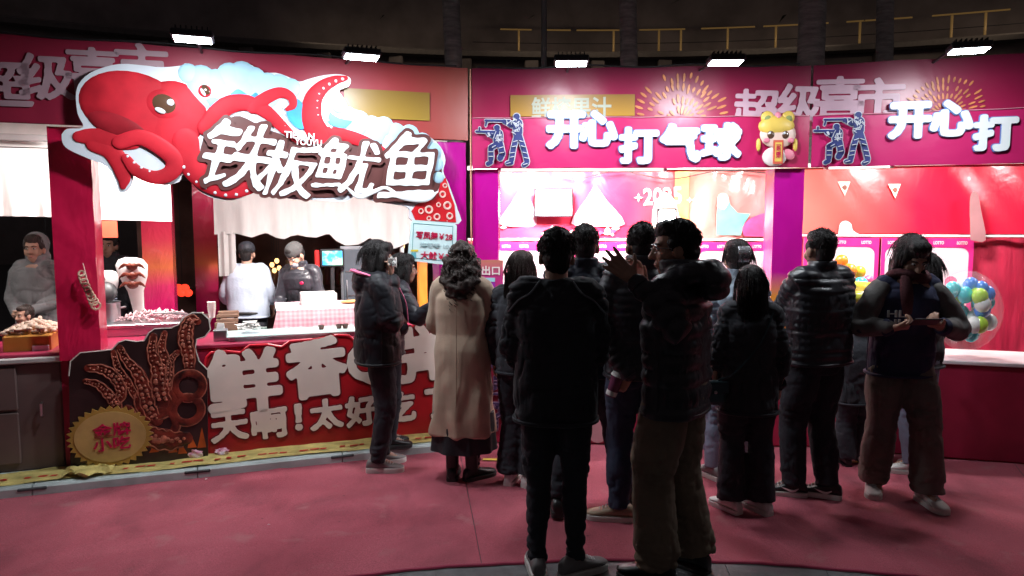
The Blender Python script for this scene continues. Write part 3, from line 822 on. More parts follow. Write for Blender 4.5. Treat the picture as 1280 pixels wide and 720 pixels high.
# ---- dark cut out board of grilled squid at the left
kb = Thing('squid_picture_board', 'dark cut out board with grilled squid tentacles and a gold badge, left of the lettering', 'sign', FL, (-2.6, .03, .07))
DK = .01
P = [(88, 585), (86, 470), (88, 452), (100, 441), (122, 439), (140, 437), (148, 428), (157, 425), (170, 427), (180, 426), (186, 416), (193, 411), (214, 410), (223, 406), (230, 397), (240, 391), (252, 391), (261, 399), (263, 412), (256, 421), (246, 424), (244, 436), (249, 452), (259, 462), (260, 570)]
Pz = [FL.sv(u, v, DK) for u, v in P]; Pz[0] = (Pz[0][0], KZ+.004); Pz[-1] = (Pz[-1][0], KZ+.004)
kb.part('board', MB().prism(smooth_poly(Pz, 3) if 0 else Pz, DK, DK+.03), M('dark_brown_print', (.028, .012, .012), rough=.35, var=.6, scale=4))
mb = MB(); mb.tube([(p[0], DK+.001, p[1]) for p in Pz[1:-1]], .005, n=5)
kb.part('board_edge', mb, M('pale_cut_edge', (.6, .55, .5)))
m_sq1 = M('grilled_squid_print', (.075, .008, .007), rough=.38, var=.8, scale=11, col2=(.26, .035, .02), bump=.6, bscale=25)
m_sq2 = M('grilled_squid_edge', (.36, .11, .07), rough=.4, var=.6, scale=24)
pxk = .0061
def kp(u, v, l=0.): s, z = FL.sv(u, v, DK); return (s, DK-l, z)
cup_mb = MB()
def sqt(pts, ws):
    kb.part('tentacle', MB().capsule([kp(u, v, .004) for u, v in pts], [w*pxk/2 for w in ws], n=12, sub=6, flat=((0, 1, 0), .14)), m_sq1, smooth=True)
    Q = catmull([(u, v, w) for (u, v), w in zip(pts, ws)], 8)
    for sd in (-1, 1):
        L = []
        for q0, q1 in zip(Q, Q[1:]):
            dx, dy = q1[0]-q0[0], q1[1]-q0[1]; m = sqrt(dx*dx+dy*dy)+1e-6
            wob = .47+.05*sin(len(L)*1.3)
            L.append(kp(q0[0]-dy/m*q0[2]*wob*sd, q0[1]+dx/m*q0[2]*wob*sd, .012))
        kb.part('tentacle_edge', MB().tube(L, [.0045]*(len(L)-1)+[.001], n=6, flat=((0, 1, 0), .4)), m_sq2, smooth=True)
    for k in range(2, len(Q)-2, 2):
        for t in (-.22, .2):
            q = Q[k]; c = kp(q[0]+q[2]*t, q[1]+R.uniform(-2, 2), .010+.05*q[2]*pxk); r = q[2]*pxk*R.uniform(.08, .15)
            cup_mb.ell(c, (r, .004, r), 7, 4)
sqt([(247, 402), (240, 399), (234, 408), (232, 424), (236, 444), (237, 462)], [8, 12, 16, 18, 16, 12])
sqt([(150, 435), (158, 450), (172, 466), (180, 486), (186, 508), (196, 525)], [8, 10, 14, 17, 18, 14])
sqt([(142, 440), (148, 460), (160, 478), (172, 500)], [6, 8, 9, 8])
sqt([(110, 460), (130, 462), (146, 474), (152, 492), (140, 510)], [8, 12, 14, 12, 8])
sqt([(192, 420), (190, 440), (198, 462), (200, 485), (205, 505)], [8, 12, 18, 22, 20])
sqt([(206, 416), (202, 435), (208, 455), (205, 480)], [6, 10, 12, 12])
sqt([(106, 476), (122, 480), (135, 492), (145, 505), (152, 520)], [5, 9, 12, 12, 8])
sqt([(222, 440), (214, 450), (212, 470), (208, 492)], [6, 8, 10, 10])
sqt([(160, 512), (172, 530), (190, 545), (210, 550), (232, 548)], [12, 18, 24, 26, 16])
for u, v, r in ((236, 482, 15), (234, 512, 15), (196, 500, 18), (200, 530, 17)):
    q = np.array(kp(u, v, .008)); ringp = [q+np.array((r*pxk*cos(a), 0, r*pxk*sin(a))) for a in np.linspace(0, 2*pi, 25)]
    kb.part('squid_ring', MB().tube(ringp, 4.5*pxk, n=8, flat=((0, 1, 0), .2), close=False), m_sq1, smooth=True)
    ringp = [q+np.array((r*1.28*pxk*cos(a), 0, r*1.28*pxk*sin(a))) for a in np.linspace(0, 2*pi, 25)]
    kb.part('squid_ring_edge', MB().tube(ringp, 1.0*pxk, n=6, flat=((0, 1, 0), .3), close=False), m_sq2, smooth=True)
o_ = kb.part('sucker_cups', cup_mb, m_sq2, smooth=True); o_['kind'] = 'stuff'
mb = MB()
for k in range(12):
    u = 120+k*12; q = kp(u, 560-R.uniform(0, 10), .003); h = R.uniform(.03, .10)
    mb.add([(q[0]-.03, q[1], q[2]-.05), (q[0]+.03, q[1], q[2]-.05), (q[0]+R.uniform(-.03, .05), q[1], q[2]+h)], [(0, 1, 2)])
kb.part('flame_print', mb, M('flame_print', (.40, .07, .01), rough=.4, var=.5))
c = kp(139, 545, .006); mb = MB(); n = 64
P = [(c[0]+(39 if k % 2 else 44)*pxk*cos(2*pi*k/n), c[2]+(32 if k % 2 else 36)*pxk*sin(2*pi*k/n)) for k in range(n)]
kb.part('badge', MB().prism(P, DK-.022, DK-.012), M('gold_badge', (.40, .23, .05), rough=.35, var=.2, scale=6))
P = [(c[0]+36*pxk*cos(2*pi*k/n), c[2]+29*pxk*sin(2*pi*k/n)) for k in range(n)]
kb.part('badge_face', MB().prism(P, DK-.026, DK-.0225), M('gold_badge_face', (.48, .31, .11), rough=.35, var=.2, scale=6))
for t, v in (('金牌', 535.5), ('小吃', 553)):
    s, z = FL.sv(141, v, DK); kb.part('badge_lettering', glyph(MB(), t, .02, s, z, 38*pxk, 15.5*pxk, DK-.032, DK-.0265, .04), m_rlet)

# ---- yellow printed cloth lying on the floor edge
def cloth_fn(a, b):
    s = -4.4+4.3*a; d = -.175+.27*b
    w = .002*sin(a*60)+.0025*sin(a*37+b*8)+.0015*sin(a*140+b*5)
    return (s, d+.012*sin(a*21), KZ+.009+w)
yc = solo('yellow_cloth', MB().sheet(cloth_fn, 130, 8), M('yellow_banner_cloth', (.60, .49, .17), rough=.6, var=.3, scale=9, bump=.3, bscale=14, bdist=.02), None, None, FL, (-2.2, 0, KZ))
yc['label'] = 'long yellow printed cloth strip lying on the grey floor edge'; yc['category'] = 'cloth'
yc.data.shade_smooth()
m_redp = M('red_banner_print', (.55, .03, .02), rough=.6)
for k in range(13):
    s = -3.95+k*.29; mb = MB()
    for j in range(3):
        w = R.uniform(.03, .07); x = s+j*.075; d = -.10+R.uniform(-.01, .01)
        mb.add([(x, d, KZ+.0155), (x+w, d, KZ+.0155), (x+w+.008, d+.028, KZ+.0155), (x+.008, d+.028, KZ+.0155)], [(0, 1, 2, 3)])
    me = mb.mesh('red_print', (-2.2, 0, KZ)); me.materials.append(m_redp)
    o = bpy.data.objects.new('red_print', me); COL.objects.link(o); o.parent = yc; o['kind'] = 'stuff'
# crumpled end of the cloth, by the picture board

for x in (-6, 3, 12, 21):  # added fill lights in front of the facade, to brighten it
    ld = bpy.data.lights.new('facade_fill', 'AREA'); ld.shape = 'RECTANGLE'; ld.size = 8; ld.size_y = .1; ld.energy = 14; ld.color = (1, .78, .55)
    lo = bpy.data.objects.new('facade_fill', ld); COL.objects.link(lo); lo.parent = bld.e
    lo.location = (x-6, arc(x)-1.6-38, 11.2); lo.rotation_euler = (radians(50), 0, 0)
# crumpled end
cr = MB(); rr = random.Random(3)
def crump(a, b):
    s0_, z0_ = FL.sv(80+62*a, 584, -.1)
    return (s0_, -.19+.2*b+.03*sin(a*9+b*4), KZ+.02+.018*abs(sin(a*11+b*7))+.012*sin(b*13+a*5))
solo('crumpled_cloth', MB().sheet(crump, 24, 10), MATS['yellow_banner_cloth'], 'crumpled yellow cloth end heaped in front of the dark squid picture board', 'cloth', FL, (FL.sv(110, 584, -.1)[0], -.1, KZ), smooth=True)

# ---- things on and behind the squid counter
m_wood = M('brown_crate_wood', (.16, .09, .06), rough=.7, var=.3, scale=6, stretch=(1, 1, 6))
# metal grill table with pot
sT0, zT = FL.sv(112, 407, .75); sT1, _ = FL.sv(262, 407, .75)
gt = Thing('metal_table', 'narrow stainless steel work table beside the thick red pillar', 'table', FL, ((sT0+sT1)/2, .9, .07))
gt.part('table_top', MB().bbox(sT0, sT1, .72, 1.25, zT-.035, zT, .006), m_steel)
gt.part('apron', MB().bbox(sT0+.03, sT1-.03, .75, .77, zT-.16, zT-.036, .004), m_steel)
for s in (sT0+.05, sT1-.05):
    for d in (.78, 1.2): gt.part('leg', MB().tube([(s, d, .07), (s, d, zT-.03)], .018, n=8), m_steel, smooth=True)
sp_, _ = FL.sv(131, 400, .95); rp = .115
pot = Thing('stock_pot', 'steel stock pot with black lid tilted on it, on the metal table', 'pot', FL, (sp_, .95, zT))
pot.part('pot_body', MB().lathe([(0, 0), (rp, 0), (rp, .155), (rp+.008, .16), (rp-.006, .155), (rp-.008, .02), (0, .02)], (sp_, .95, zT), 28, cap=False), m_steel, smooth=True)
lid = MB(); Rm = Matrix.Rotation(1.05, 3, 'X')
L0 = MB().lathe([(.0, .03), (.05, .028), (rp*.8, .012), (rp*.86, 0), (0, -.004)], (0, 0, 0), 24, cap=False)
lid.add([tuple(Rm @ Vector(p)+Vector((sp_+.005, .93, zT+.235))) for p in L0.v], L0.f)
lo = pot.part('lid', lid, m_black, smooth=True)
kn = MB().ell(tuple(Rm @ Vector((0, 0, .045))+Vector((sp_+.005, .93, zT+.235))), (.014, .014, .014)); 
me = kn.mesh('knob', pot.o, True); me.materials.append(m_dmetal); ko = bpy.data.objects.new('knob', me); COL.objects.link(ko); ko.parent = lo
for sd in (-1, 1):
    pot.part('handle', MB().tube([(sp_+sd*rp, .93, zT+.11), (sp_+sd*(rp+.035), .93, zT+.115), (sp_+sd*(rp+.035), .97, zT+.115), (sp_+sd*rp, .97, zT+.11)], .006, n=6), m_steel, smooth=True)
# sliced raw squid pile
def strew(name, label, cat, fr, c, n, rx, ry, h, mk, mat, seed=1):
    rr = random.Random(seed); mb = MB()
    for k in range(n):
        a = rr.uniform(0, 2*pi); q = sqrt(rr.random()); x, y = q*rx*cos(a), q*ry*sin(a)
        mk(mb, (c[0]+x, c[1]+y, c[2]+h*(1-q*q)*rr.uniform(.4, 1)+.006), rr)
    return solo(name, mb, mat, label, cat, fr, c, smooth=True)
def strip_piece(mb, p, rr):
    a = rr.uniform(0, 2*pi); l = rr.uniform(.03, .08); q = rr.uniform(-.02, .03)
    mb.capsule([p, (p[0]+cos(a)*l*.5, p[1]+sin(a)*l*.5, p[2]+.012), (p[0]+cos(a)*l, p[1]+sin(a)*l, p[2]+q)], [.006, .009, .005], n=6)
s_, _ = FL.sv(195, 403, .92)
strew('raw_squid_pile', 'pile of pinkish raw squid strips on the metal table', 'food', FL, (s_, .93, zT), 110, .33, .14, .08, strip_piece, M('raw_squid', (.62, .42, .44), rough=.3, var=.25, scale=20), 4)
# two white card squid displays with fried squid prints
m_card = M('white_card', (.75, .74, .72), rough=.5)
m_fried = M('fried_squid_brown', (.15, .035, .02), rough=.4, var=.5, scale=20)
def cone_display(u, v0, v1, w, lean, label, squid):
    d = 1.12
    s, zt = FL.sv(u, v0, d); _, zb = FL.sv(u, v1, d); zb = zT
    t = Thing('squid_display', label, 'display', FL, (s+lean, d, zb), 'card squid displays on the metal table')
    h = zt-zb; n = 16
    prof = [(0, .34), (.2, .38), (.45, .5), (.7, .9), (.88, 1.0), (.97, .75), (1., .35)]
    mb = MB(); rings = []
    for q, r in prof:
        cx = s+lean*(1-q)+ (0 if not squid else 0)
        rings.append([(cx+w*.5*r*cos(2*pi*k/n), d+.045*r*sin(2*pi*k/n), zb+h*q) for k in range(n)])
    t.part('card_sleeve', mb.loft(rings), m_card, smooth=True)
    if squid:
        for j in range(3):
            zc = zb+h*(.56+.15*j); mb = MB()
            mb.ell((s+lean*.3, d-.05, zc), (.045, .02, .035), 10, 6)
            for k in range(9):
                a = pi*k/8+pi*.02; l = .095
                mb.capsule([(s+lean*.3, d-.055, zc), (s+lean*.3+cos(a)*l*.6, d-.065, zc-sin(a)*.01+.02), (s+lean*.3+cos(a)*l, d-.06, zc+.03-.05*abs(cos(a)))], [.012, .010, .004], n=6, sub=2)
            t.part('fried_squid', mb, m_fried, smooth=True)
    else:
        for j in range(4):
            zc = zb+h*(.42+.07*j)
            t.part('blue_stripe', MB().box(s-.01, s+w*.42, d-.052, d-.047, zc, zc+.008), M('grey_blue_print', (.25, .28, .36)))
        t.part('eye', MB().ell((s-.02, d-.05, zb+h*.83), (.012, .006, .016)), m_black, smooth=True)
cone_display(134, 338, 405, .17, 0, 'plain white squid shaped card with grey stripes behind the steel pot', False)
cone_display(163, 322, 405, .24, .05, 'white card cone with brown fried squid on it, on the metal table', True)
# garland of dried squid rings hanging by the thick pillar
t = Thing('ring_garland', 'string of tan dried rings hanging in front of the thick red pillar', 'garland', FL, (FL.sv(110, 350, -.01)[0], -.01, 1.1))
for k in range(9):
    u = 102+18*(k/8)**1.2; v = 342+40*k/8
    q = np.array((*FL.sv(u, v, .0),)); c = (q[0], -.005, q[1]); r = .017+.008*k/8
    pts = [(c[0]+r*cos(a), c[1]+.012*sin(a*1+k), c[2]+r*sin(a)) for a in np.linspace(0, 2*pi, 17)]
    t.part('ring', MB().tube(pts, .007, n=6, close=False), M('dried_ring', (.55, .36, .25), rough=.5, var=.3), smooth=True)
s, z = FL.sv(104, 338, 0); t.part('string', MB().tube([(s, 0, z+.05), (s+.02, -.005, z-.05), (FL.sv(120, 388, 0)[0], -.005, FL.sv(120, 388, 0)[1])], .0025, n=5), m_cream)
# serving table with chequered cloth
YT = 1.0
sa, zt_ = FL.sv(322, 400, .75); sb, _ = FL.sv(452, 400, .75)
ztab = 1.02
m_check = check_mat('pink_check_cloth', (.76, .60, .62), (.54, .28, .35), 26, 26)
tb = Thing('serving_table', 'serving table under a pink and white chequered tablecloth inside the squid stall', 'table', FL, ((sa+sb)/2, .95, .07))
s0, s1 = FL.sv(346, 395, .85)[0], -.55
prof_d = [.62, .70, .80, 1.45]
tb.part('table_top', MB().bbox(s0, s1, .86, 1.5, ztab-.03, ztab-.008), m_white)
for s in (s0+.06, s1-.06):
    for d in (.92, 1.44): tb.part('leg', MB().tube([(s, d, .07), (s, d, ztab-.03)], .02, n=8), m_dmetal)
def cloth2(a, b):
    if b < .5:
        q = b/.5; d = .845-.10*(1-q)+.012*sin(a*44)*(1-q)+.008*sin(a*23+1)*(1-q); z = .62+(ztab-.012-.62)*q
        s = s0-.10*(1-q)+(s1-s0+.1*(1-q))*a
    else:
        q = (b-.5)/.5; d = .845+.68*q; z = ztab+.001*sin(a*30+q*20)
        s = s0+(s1-s0)*a
    return (s, d, z)
co = solo('chequered_tablecloth', MB().sheet(cloth2, 110, 20), m_check, 'pink chequered tablecloth draped over the serving table', 'tablecloth', FL, ((s0+s1)/2, 1.1, ztab), smooth=True)
sbx0, zb_ = FL.sv(377, 392, 1.2); sbx1, _ = FL.sv(421, 392, 1.2)
bx = Thing('foam_box', 'open white foam box on the pink chequered tablecloth', 'box', FL, ((sbx0+sbx1)/2, 1.25, ztab))
hb = .105
for a in ((sbx0, sbx1, 1.15, 1.165), (sbx0, sbx1, 1.385, 1.40)): bx.part('side', MB().bbox(*a, ztab+.002, ztab+hb, .004), m_white)
for a in ((sbx0, sbx0+.015), (sbx1-.015, sbx1)): bx.part('side', MB().bbox(*a, 1.1655, 1.3845, ztab+.002, ztab+hb, .004), m_white)
bx.part('bottom', MB().box(sbx0+.016, sbx1-.016, 1.166, 1.384, ztab+.003, ztab+.015), m_white)
# flatbread plate, glass ledge, bowls, tissue heap on the counter
def bread(mb, p, rr): mb.ell(p, (.05, .04, .012), 10, 5)
s_, _ = FL.sv(438, 391, 1.2)
strew('flatbread_heap', 'small heap of golden flatbreads beside the white foam box', 'food', FL, (s_, 1.2, ztab), 6, .07, .05, .03, bread, M('bread_gold', (.55, .30, .10), rough=.6, var=.3), 8)
s0g, _ = FL.sv(284, 432, .3); s1g, _ = FL.sv(446, 428, .3)
gl = Thing('glass_ledge', 'pale green glass tray ledge along the top of the squid counter', 'tray', FL, ((s0g+s1g)/2, .3, ZC))
gl.part('glass', MB().bbox(s0g, s1g, .18, .50, ZC+.03, ZC+.042, .004), M('pale_green_glass', (.55, .78, .72), rough=.1, spec=.8))
for s in (s0g+.04, s1g-.04): gl.part('foot', MB().bbox(s-.02, s+.02, .2, .48, ZC+.001, ZC+.03, .004), m_steel)
for i, u in enumerate((402, 424, 432)):
    s, _ = FL.sv(u, 423, .34); r = .028
    solo('sauce_bowl', MB().lathe([(.0, 0), (r*.6, 0), (r, .035), (r*.9, .035), (r*.5, .012), (0, .012)], (s, .34, ZC+.042), 16, cap=False), M('brown_bowl', (.10, .025, .02), rough=.3),
         ('small brown sauce bowl standing apart on the glass ledge', 'small brown sauce bowl on the glass ledge, middle of the three', 'small brown sauce bowl nearest the girl in the puffer jacket')[i], 'bowl', FL, (s, .34, ZC+.042), 'sauce bowls on the ledge', smooth=True)
def tis(mb, p, rr):
    v = [(p[0]+rr.uniform(-.06, .06), p[1]+rr.uniform(-.05, .05), p[2]+rr.uniform(0, .045)) for _ in range(4)]
    mb.add(v, [(0, 1, 2), (1, 2, 3)])
s_, _ = FL.sv(312, 418, .34)
strew('tissue_heap', 'white heap of tissue paper on the squid counter', 'tissue', FL, (s_, .34, ZC+.042), 40, .075, .05, .06, tis, m_card, 5)
# brown crates, cup stack, red bucket left of the table
for i, (u0, u1, v0, v1, d, lab) in enumerate(((270, 298, 392, 402, 1.35, 'flat brown wooden crate on top of the stack behind the counter'), (268, 297, 402, 428, 1.3, 'tall brown wooden crate under the flat one behind the counter'))):
    a, zt1 = FL.sv(u0, v0, d); b, zb1 = FL.sv(u1, v1, d); zb1 = zb1 if i == 0 else .07
    _, zmid = FL.sv(u0, 402, d); 
    c = Thing('crate', lab, 'crate', FL, ((a+b)/2, d+.15, zb1), 'brown crates in the squid stall')
    nsl = 2 if i == 0 else 6
    for k in range(nsl):
        q0 = zb1+(zt1-zb1)*k/nsl; q1 = zb1+(zt1-zb1)*(k+1)/nsl-.012
        c.part('slat', MB().bbox(a, b, d, d+.018, q0, q1, .003), m_wood)
    for s in (a+.02, b-.02): c.part('post', MB().bbox(s-.018, s+.018, d+.019, d+.04, zb1, zt1-.012), m_wood)
    c.part('box_back', MB().bbox(a, b, d+.3, d+.318, zb1, zt1-.012), m_wood)
s, _ = FL.sv(265, 396, .95); cs = Thing('cup_stack', 'short stack of white paper cups at the end of the metal table', 'cups', FL, (s, .95, zT))
for k in range(4): cs.part('cup', MB().lathe([(.022, 0), (.033, .075), (.035, .078), (.03, .075), (.018, .004)], (s, .95, zT+.018*k), 16, cap=False), m_white, smooth=True)
# red glowing lantern seen between the pillars, and far lights
lt = Thing('red_lantern', 'small glowing red lantern seen between the two slim pillars', 'lantern', FL, (FL.sv(228, 365, 3.4)[0], 3.4, FL.sv(228, 362, 3.4)[1]))
m_lan = M('lantern_red', (.8, .04, .02), emit=1.2, ecol=(1, .05, .02))
for k, (u, v) in enumerate(((223, 360), (231, 360), (227, 366), (235, 366))):
    s, z = FL.sv(u, v, 3.4); lt.part('lamp_globe', MB().ell((s, 3.4, z), (.05, .05, .045)), m_lan, smooth=True)
lt.part('cord', MB().tube([(FL.sv(228, 362, 3.4)[0], 3.4, FL.sv(228, 362, 3.4)[1]), (FL.sv(228, 362, 3.4)[0], 3.4, 2.6)], .004, n=5), m_black)
# television and fridge in the back of the stall
a, zt1 = FL.sv(403, 314, 2.05); b, zb1 = FL.sv(428, 331, 2.05)
tv = Thing('menu_screen', 'small screen glowing blue green behind the workers', 'screen', FL, ((a+b)/2, 2.1, zb1))
tv.part('bezel', MB().bbox(a-.02, b+.02, 2.06, 2.11, zb1-.02, zt1+.02, .006), m_black)
scr = bpy.data.materials.new('screen_glow'); scr.use_nodes = True
n = scr.node_tree.nodes; l = scr.node_tree.links; vz = n.new('ShaderNodeTexNoise'); vz.inputs['Scale'].default_value = 14
tc_ = n.new('ShaderNodeTexCoord'); l.new(tc_.outputs['Object'], vz.inputs['Vector'])
rp = n.new('ShaderNodeValToRGB'); rp.color_ramp.elements[0].color = (.02, .35, .75, 1); rp.color_ramp.elements[1].color = (.35, .85, .55, 1); rp.color_ramp.elements[0].position = .42; rp.color_ramp.elements[1].position = .6
l.new(vz.outputs[0], rp.inputs[0]); l.new(rp.outputs[0], n['Principled BSDF'].inputs['Emission Color']); n['Principled BSDF'].inputs['Emission Strength'].default_value = .7
l.new(rp.outputs[0], n['Principled BSDF'].inputs['Base Color'])
tv.part('screen', MB().box(a, b, 2.052, 2.059, zb1, zt1), scr)
tv.part('stand', MB().bbox((a+b)/2-.02, (a+b)/2+.02, 2.08, 2.12, .07, zb1-.02, .004), m_dmetal)
tv.part('red_side', MB().bbox(a-.075, a-.03, 2.06, 2.10, zb1-.1, zt1+.01, .01), M('red_plastic', (.55, .02, .02), rough=.35))
a, zt1 = FL.sv(426, 308, 2.12); b, zb1 = FL.sv(468, 383, 2.12)
fr_ = Thing('drinks_fridge', 'tall grey glass fronted drinks fridge at the back of the squid stall', 'fridge', FL, ((a+b)/2, 2.4, .07))
fr_.part('cabinet', MB().bbox(a, b, 2.14, 2.18+.0, .07, zt1, .01), M('grey_cabinet', (.20, .21, .23), rough=.4, metal=.3))
fr_.part('cabinet_body', MB().bbox(a, b, 2.1805, 2.185+.001, .07, zt1, .0004), MATS['grey_cabinet'])
do = fr_.part('door', MB().bbox(a+.02, b-.02, 2.115, 2.138, .15, zt1-.03, .006), M('dark_glass_door', (.07, .08, .095), rough=.12))
for k in range(4):
    z = .5+k*.25
    fr_.part('shelf_edge', MB().bbox(a+.04, b-.04, 2.108, 2.114, z, z+.012, .002), m_steel)
fr_.part('handle', MB().tube([(a+.05, 2.10, .8), (a+.05, 2.09, .82), (a+.05, 2.09, 1.15), (a+.05, 2.10, 1.17)], .008, n=6), m_steel, smooth=True)
# dark storage tent wall behind, with a row of small warm lights
bk = Thing('dark_stall', 'dark brown market stall standing in the night behind the workers', 'stall', FL, (-1.2, 4.6, 0))
m_dk = M('dark_brown_cloth', (.11, .055, .045), rough=.9, var=.5, scale=2)
bk.part('back_wall', MB().sheet(lambda i, j: (-3.0+4*i, 4.6+.05*sin(i*50), 2.3*j), 60, 4), m_dk, smooth=True)
bk.part('shelf', MB().bbox(-2.6, .4, 4.1, 4.5, .9, .94), m_dk)
rr = random.Random(12)
for k in range(26):
    s = -2.3+2.3*rr.random(); z = .95+.001; h = rr.uniform(.12, .34); r = rr.uniform(.04, .09)
    bk.part('jar', MB().lathe([(0, 0), (r, 0), (r, h*.7), (r*.5, h*.85), (r*.5, h), (0, h)], (s, 4.3+rr.uniform(-.1, .1), z), 10, cap=False), M('jar_%d' % (k % 3), ((.25, .10, .05), (.12, .05, .04), (.3, .2, .1))[k % 3], rough=.3), smooth=True)
m_bulb = M('warm_bulb', (1, .6, .25), emit=2.2, ecol=(1, .55, .2))
for k, (u, v, dd) in enumerate(((340, 331, 4.0), (346, 326, 4.0), (343, 338, 4.0), (503, 308, 3.0), (500, 325, 3.0), (349, 335, 4.2), (60, 344, 3.0))):
    s, z = FL.sv(u, v, dd)
    t = Thing('hanging_bulb', ('warm bulb glowing behind the worker in grey', 'upper warm bulb glowing between the two workers', 'lower warm bulb between the two workers', 'warm bulb glowing just above the price board', 'warm bulb glowing left of the price board', 'warm bulb nearest the capped worker bending down', 'tiny warm light beside the man in a grey hood')[k], 'bulb', FL, (s, dd, z), 'warm bulbs in the dark behind the stall')
    t.part('globe', MB().ell((s, dd, z), (.028, .028, .034)), m_bulb, smooth=True)
    t.part('cap', MB().lathe([(.012, .03), (.012, .06), (0, .06)], (s, dd, z), 8), m_black)
    t.part('cord', MB().tube([(s, dd, z+.06), (s, dd, 2.5)], .003, n=4), m_black)
# yellow and red strip post right of the price board
a, _ = FL.sv(524, 340, 1.2); b, _ = FL.sv(534, 340, 1.2)
ps = Thing('striped_post', 'slim red and orange wrapped post under the price board', 'post', FL, (a, 1.2, .07))
pillar(ps, a, b, 1.2, .07, 2.55, gradient('red_orange_post', 2, [(.8, (.75, .30, .03)), (1.3, (.75, .22, .04)), (1.5, (.6, .03, .05)), (2.5, (.55, .02, .06))], bump=.3), name='post_body', dep=.09)

# ---- neighbouring stall at the far left: counter cabinets and a candy tray
m_cab = M('dark_cabinet', (.13, .085, .08), rough=.5, var=.15, scale=4)
sx1 = FL.sv(77, 500, .1)[0]; _, zc1 = FL.sv(40, 447, .1)
cab = Thing('cabinet_counter', 'brown cabinet counter with drawer, steel handle and pale top at the far left', 'counter', FL, (-3.6, .1, .07))
cab.part('body', MB().bbox(-4.7, sx1, .12, .7, .07, zc1-.04, .01), m_cab)
cab.part('worktop', MB().bbox(-4.75, sx1+.02, .08, .75, zc1-.038, zc1, .008), M('pale_worktop', (.5, .47, .46), rough=.4))
for s in (-4.1, -3.45):
    for z0, z1 in ((.50, zc1-.06), (.13, .48)):
        cab.part('door', MB().bbox(s-.31, s+.31, .098, .118, z0, z1, .006), m_cab)
s, z = FL.sv(52, 512, .08)
cab.part('handle', MB().tube([(s, .095, z+.045), (s, .07, z+.04), (s, .07, z-.04), (s, .095, z-.045)], .008, n=6), m_steel, smooth=True)
cab.part('handle', MB().tube([(-3.95, .095, .35), (-3.95, .07, .34), (-3.95, .07, .26), (-3.95, .095, .25)], .008, n=6), m_steel, smooth=True)
a, zt1 = FL.sv(8, 418, .35); b, zb1 = FL.sv(69, 440, .35)
ft = Thing('snack_tray', 'orange tray heaped with pale puffed snacks on the far left counter', 'tray', FL, ((a+b)/2, .4, zc1))
ft.part('tray', MB().bbox(a, b, .25, .65, zc1+.002, zt1, .01), M('amber_tray', (.55, .25, .05), rough=.3))
rr = random.Random(5)
mb = MB()
for k in range(150):
    x = a+(b-a)*rr.random(); y = .28+.34*rr.random(); q = 1-abs((x-a)/(b-a)-.5)*1.6
    mb.ell((x, y, zt1+.01+.07*q*rr.random()), (rr.uniform(.015, .03), rr.uniform(.015, .03), rr.uniform(.012, .022)), 6, 4)
sn = ft.part('snacks', mb, M('puffed_snack', (.62, .46, .36), rough=.6, var=.2), smooth=True); sn['kind'] = 'stuff'
ft.part('white_label', MB().bbox(FL.sv(40, 430, .24)[0], b-.01, .236, .248, zc1+.01, zc1+.06, .002), m_card)

# ---- litter by the kerb
def wrapper(u, v, r, name, label, mat, seed):
    p = ground(u, v, KZ+.02); rr = random.Random(seed); mb = MB(); n, m = 12, 8
    for i in range(m+1):
        th = pi*i/m
        for k in range(n):
            q = 1+rr.uniform(-.22, .22); ph = 2*pi*k/n
            mb.v.append((p.x+r[0]*q*sin(th)*cos(ph), p.y+r[1]*q*sin(th)*sin(ph), p.z+.3*r[2]+r[2]*q*cos(th)))
    for i in range(m):
        for k in range(n): mb.f.append((i*n+k, (i+1)*n+k, (i+1)*n+(k+1) % n, i*n+(k+1) % n))
    return solo(name, mb, mat, label, 'litter', WORLD, (p.x, p.y, p.z-.02))
m_wrap = M('pink_white_wrapper', (.72, .12, .30), rough=.35, scale=28, col2=(.85, .82, .84))
wrapper(243, 569, (.065, .04, .045), 'crumpled_wrapper', 'crumpled white and pink wrapper standing on the kerb', m_wrap, 2)
wrapper(278, 565, (.05, .045, .022), 'paper_tray', 'flattened pink paper tray lying on the kerb right of the wrapper', m_wrap, 9)
rr = random.Random(31)
SCRAP = ('tiny paper scrap on the carpet nearest the kerb, below the crumpled wrapper', 'tiny paper scrap on the carpet below the flattened pink tray', 'paper scrap in the middle of the open carpet, its lit part', 'paper scrap at the front of the open carpet left of the middle one', 'paper scrap halfway between the puffer girl and the carpet edge',
         'paper scrap in front of the sneakers of the puffer girl', 'paper scrap at the carpet edge below the middle scrap', 'paper scrap lowest on the carpet, far from every person', 'paper scrap at the heels of the camel coat woman', 'paper scrap alone on the lit carpet above the plaza slabs')
for k, (u, v) in enumerate(((222, 592), (258, 599), (336, 656))):
    p = ground(u, v, .011); a = rr.uniform(0, 3); w = rr.uniform(.008, .016)
    mb = MB().add([(p.x+cos(a)*w, p.y+sin(a)*w, p.z), (p.x-sin(a)*w*.6, p.y+cos(a)*w*.6, p.z+.004), (p.x-cos(a)*w, p.y-sin(a)*w, p.z+.001), (p.x+sin(a)*w*.5, p.y-cos(a)*w*.5, p.z+.006)], [(0, 1, 2, 3)])
    solo('paper_scrap', mb, m_card, SCRAP[k], 'litter', WORLD, tuple(p), 'paper scraps on the carpet')

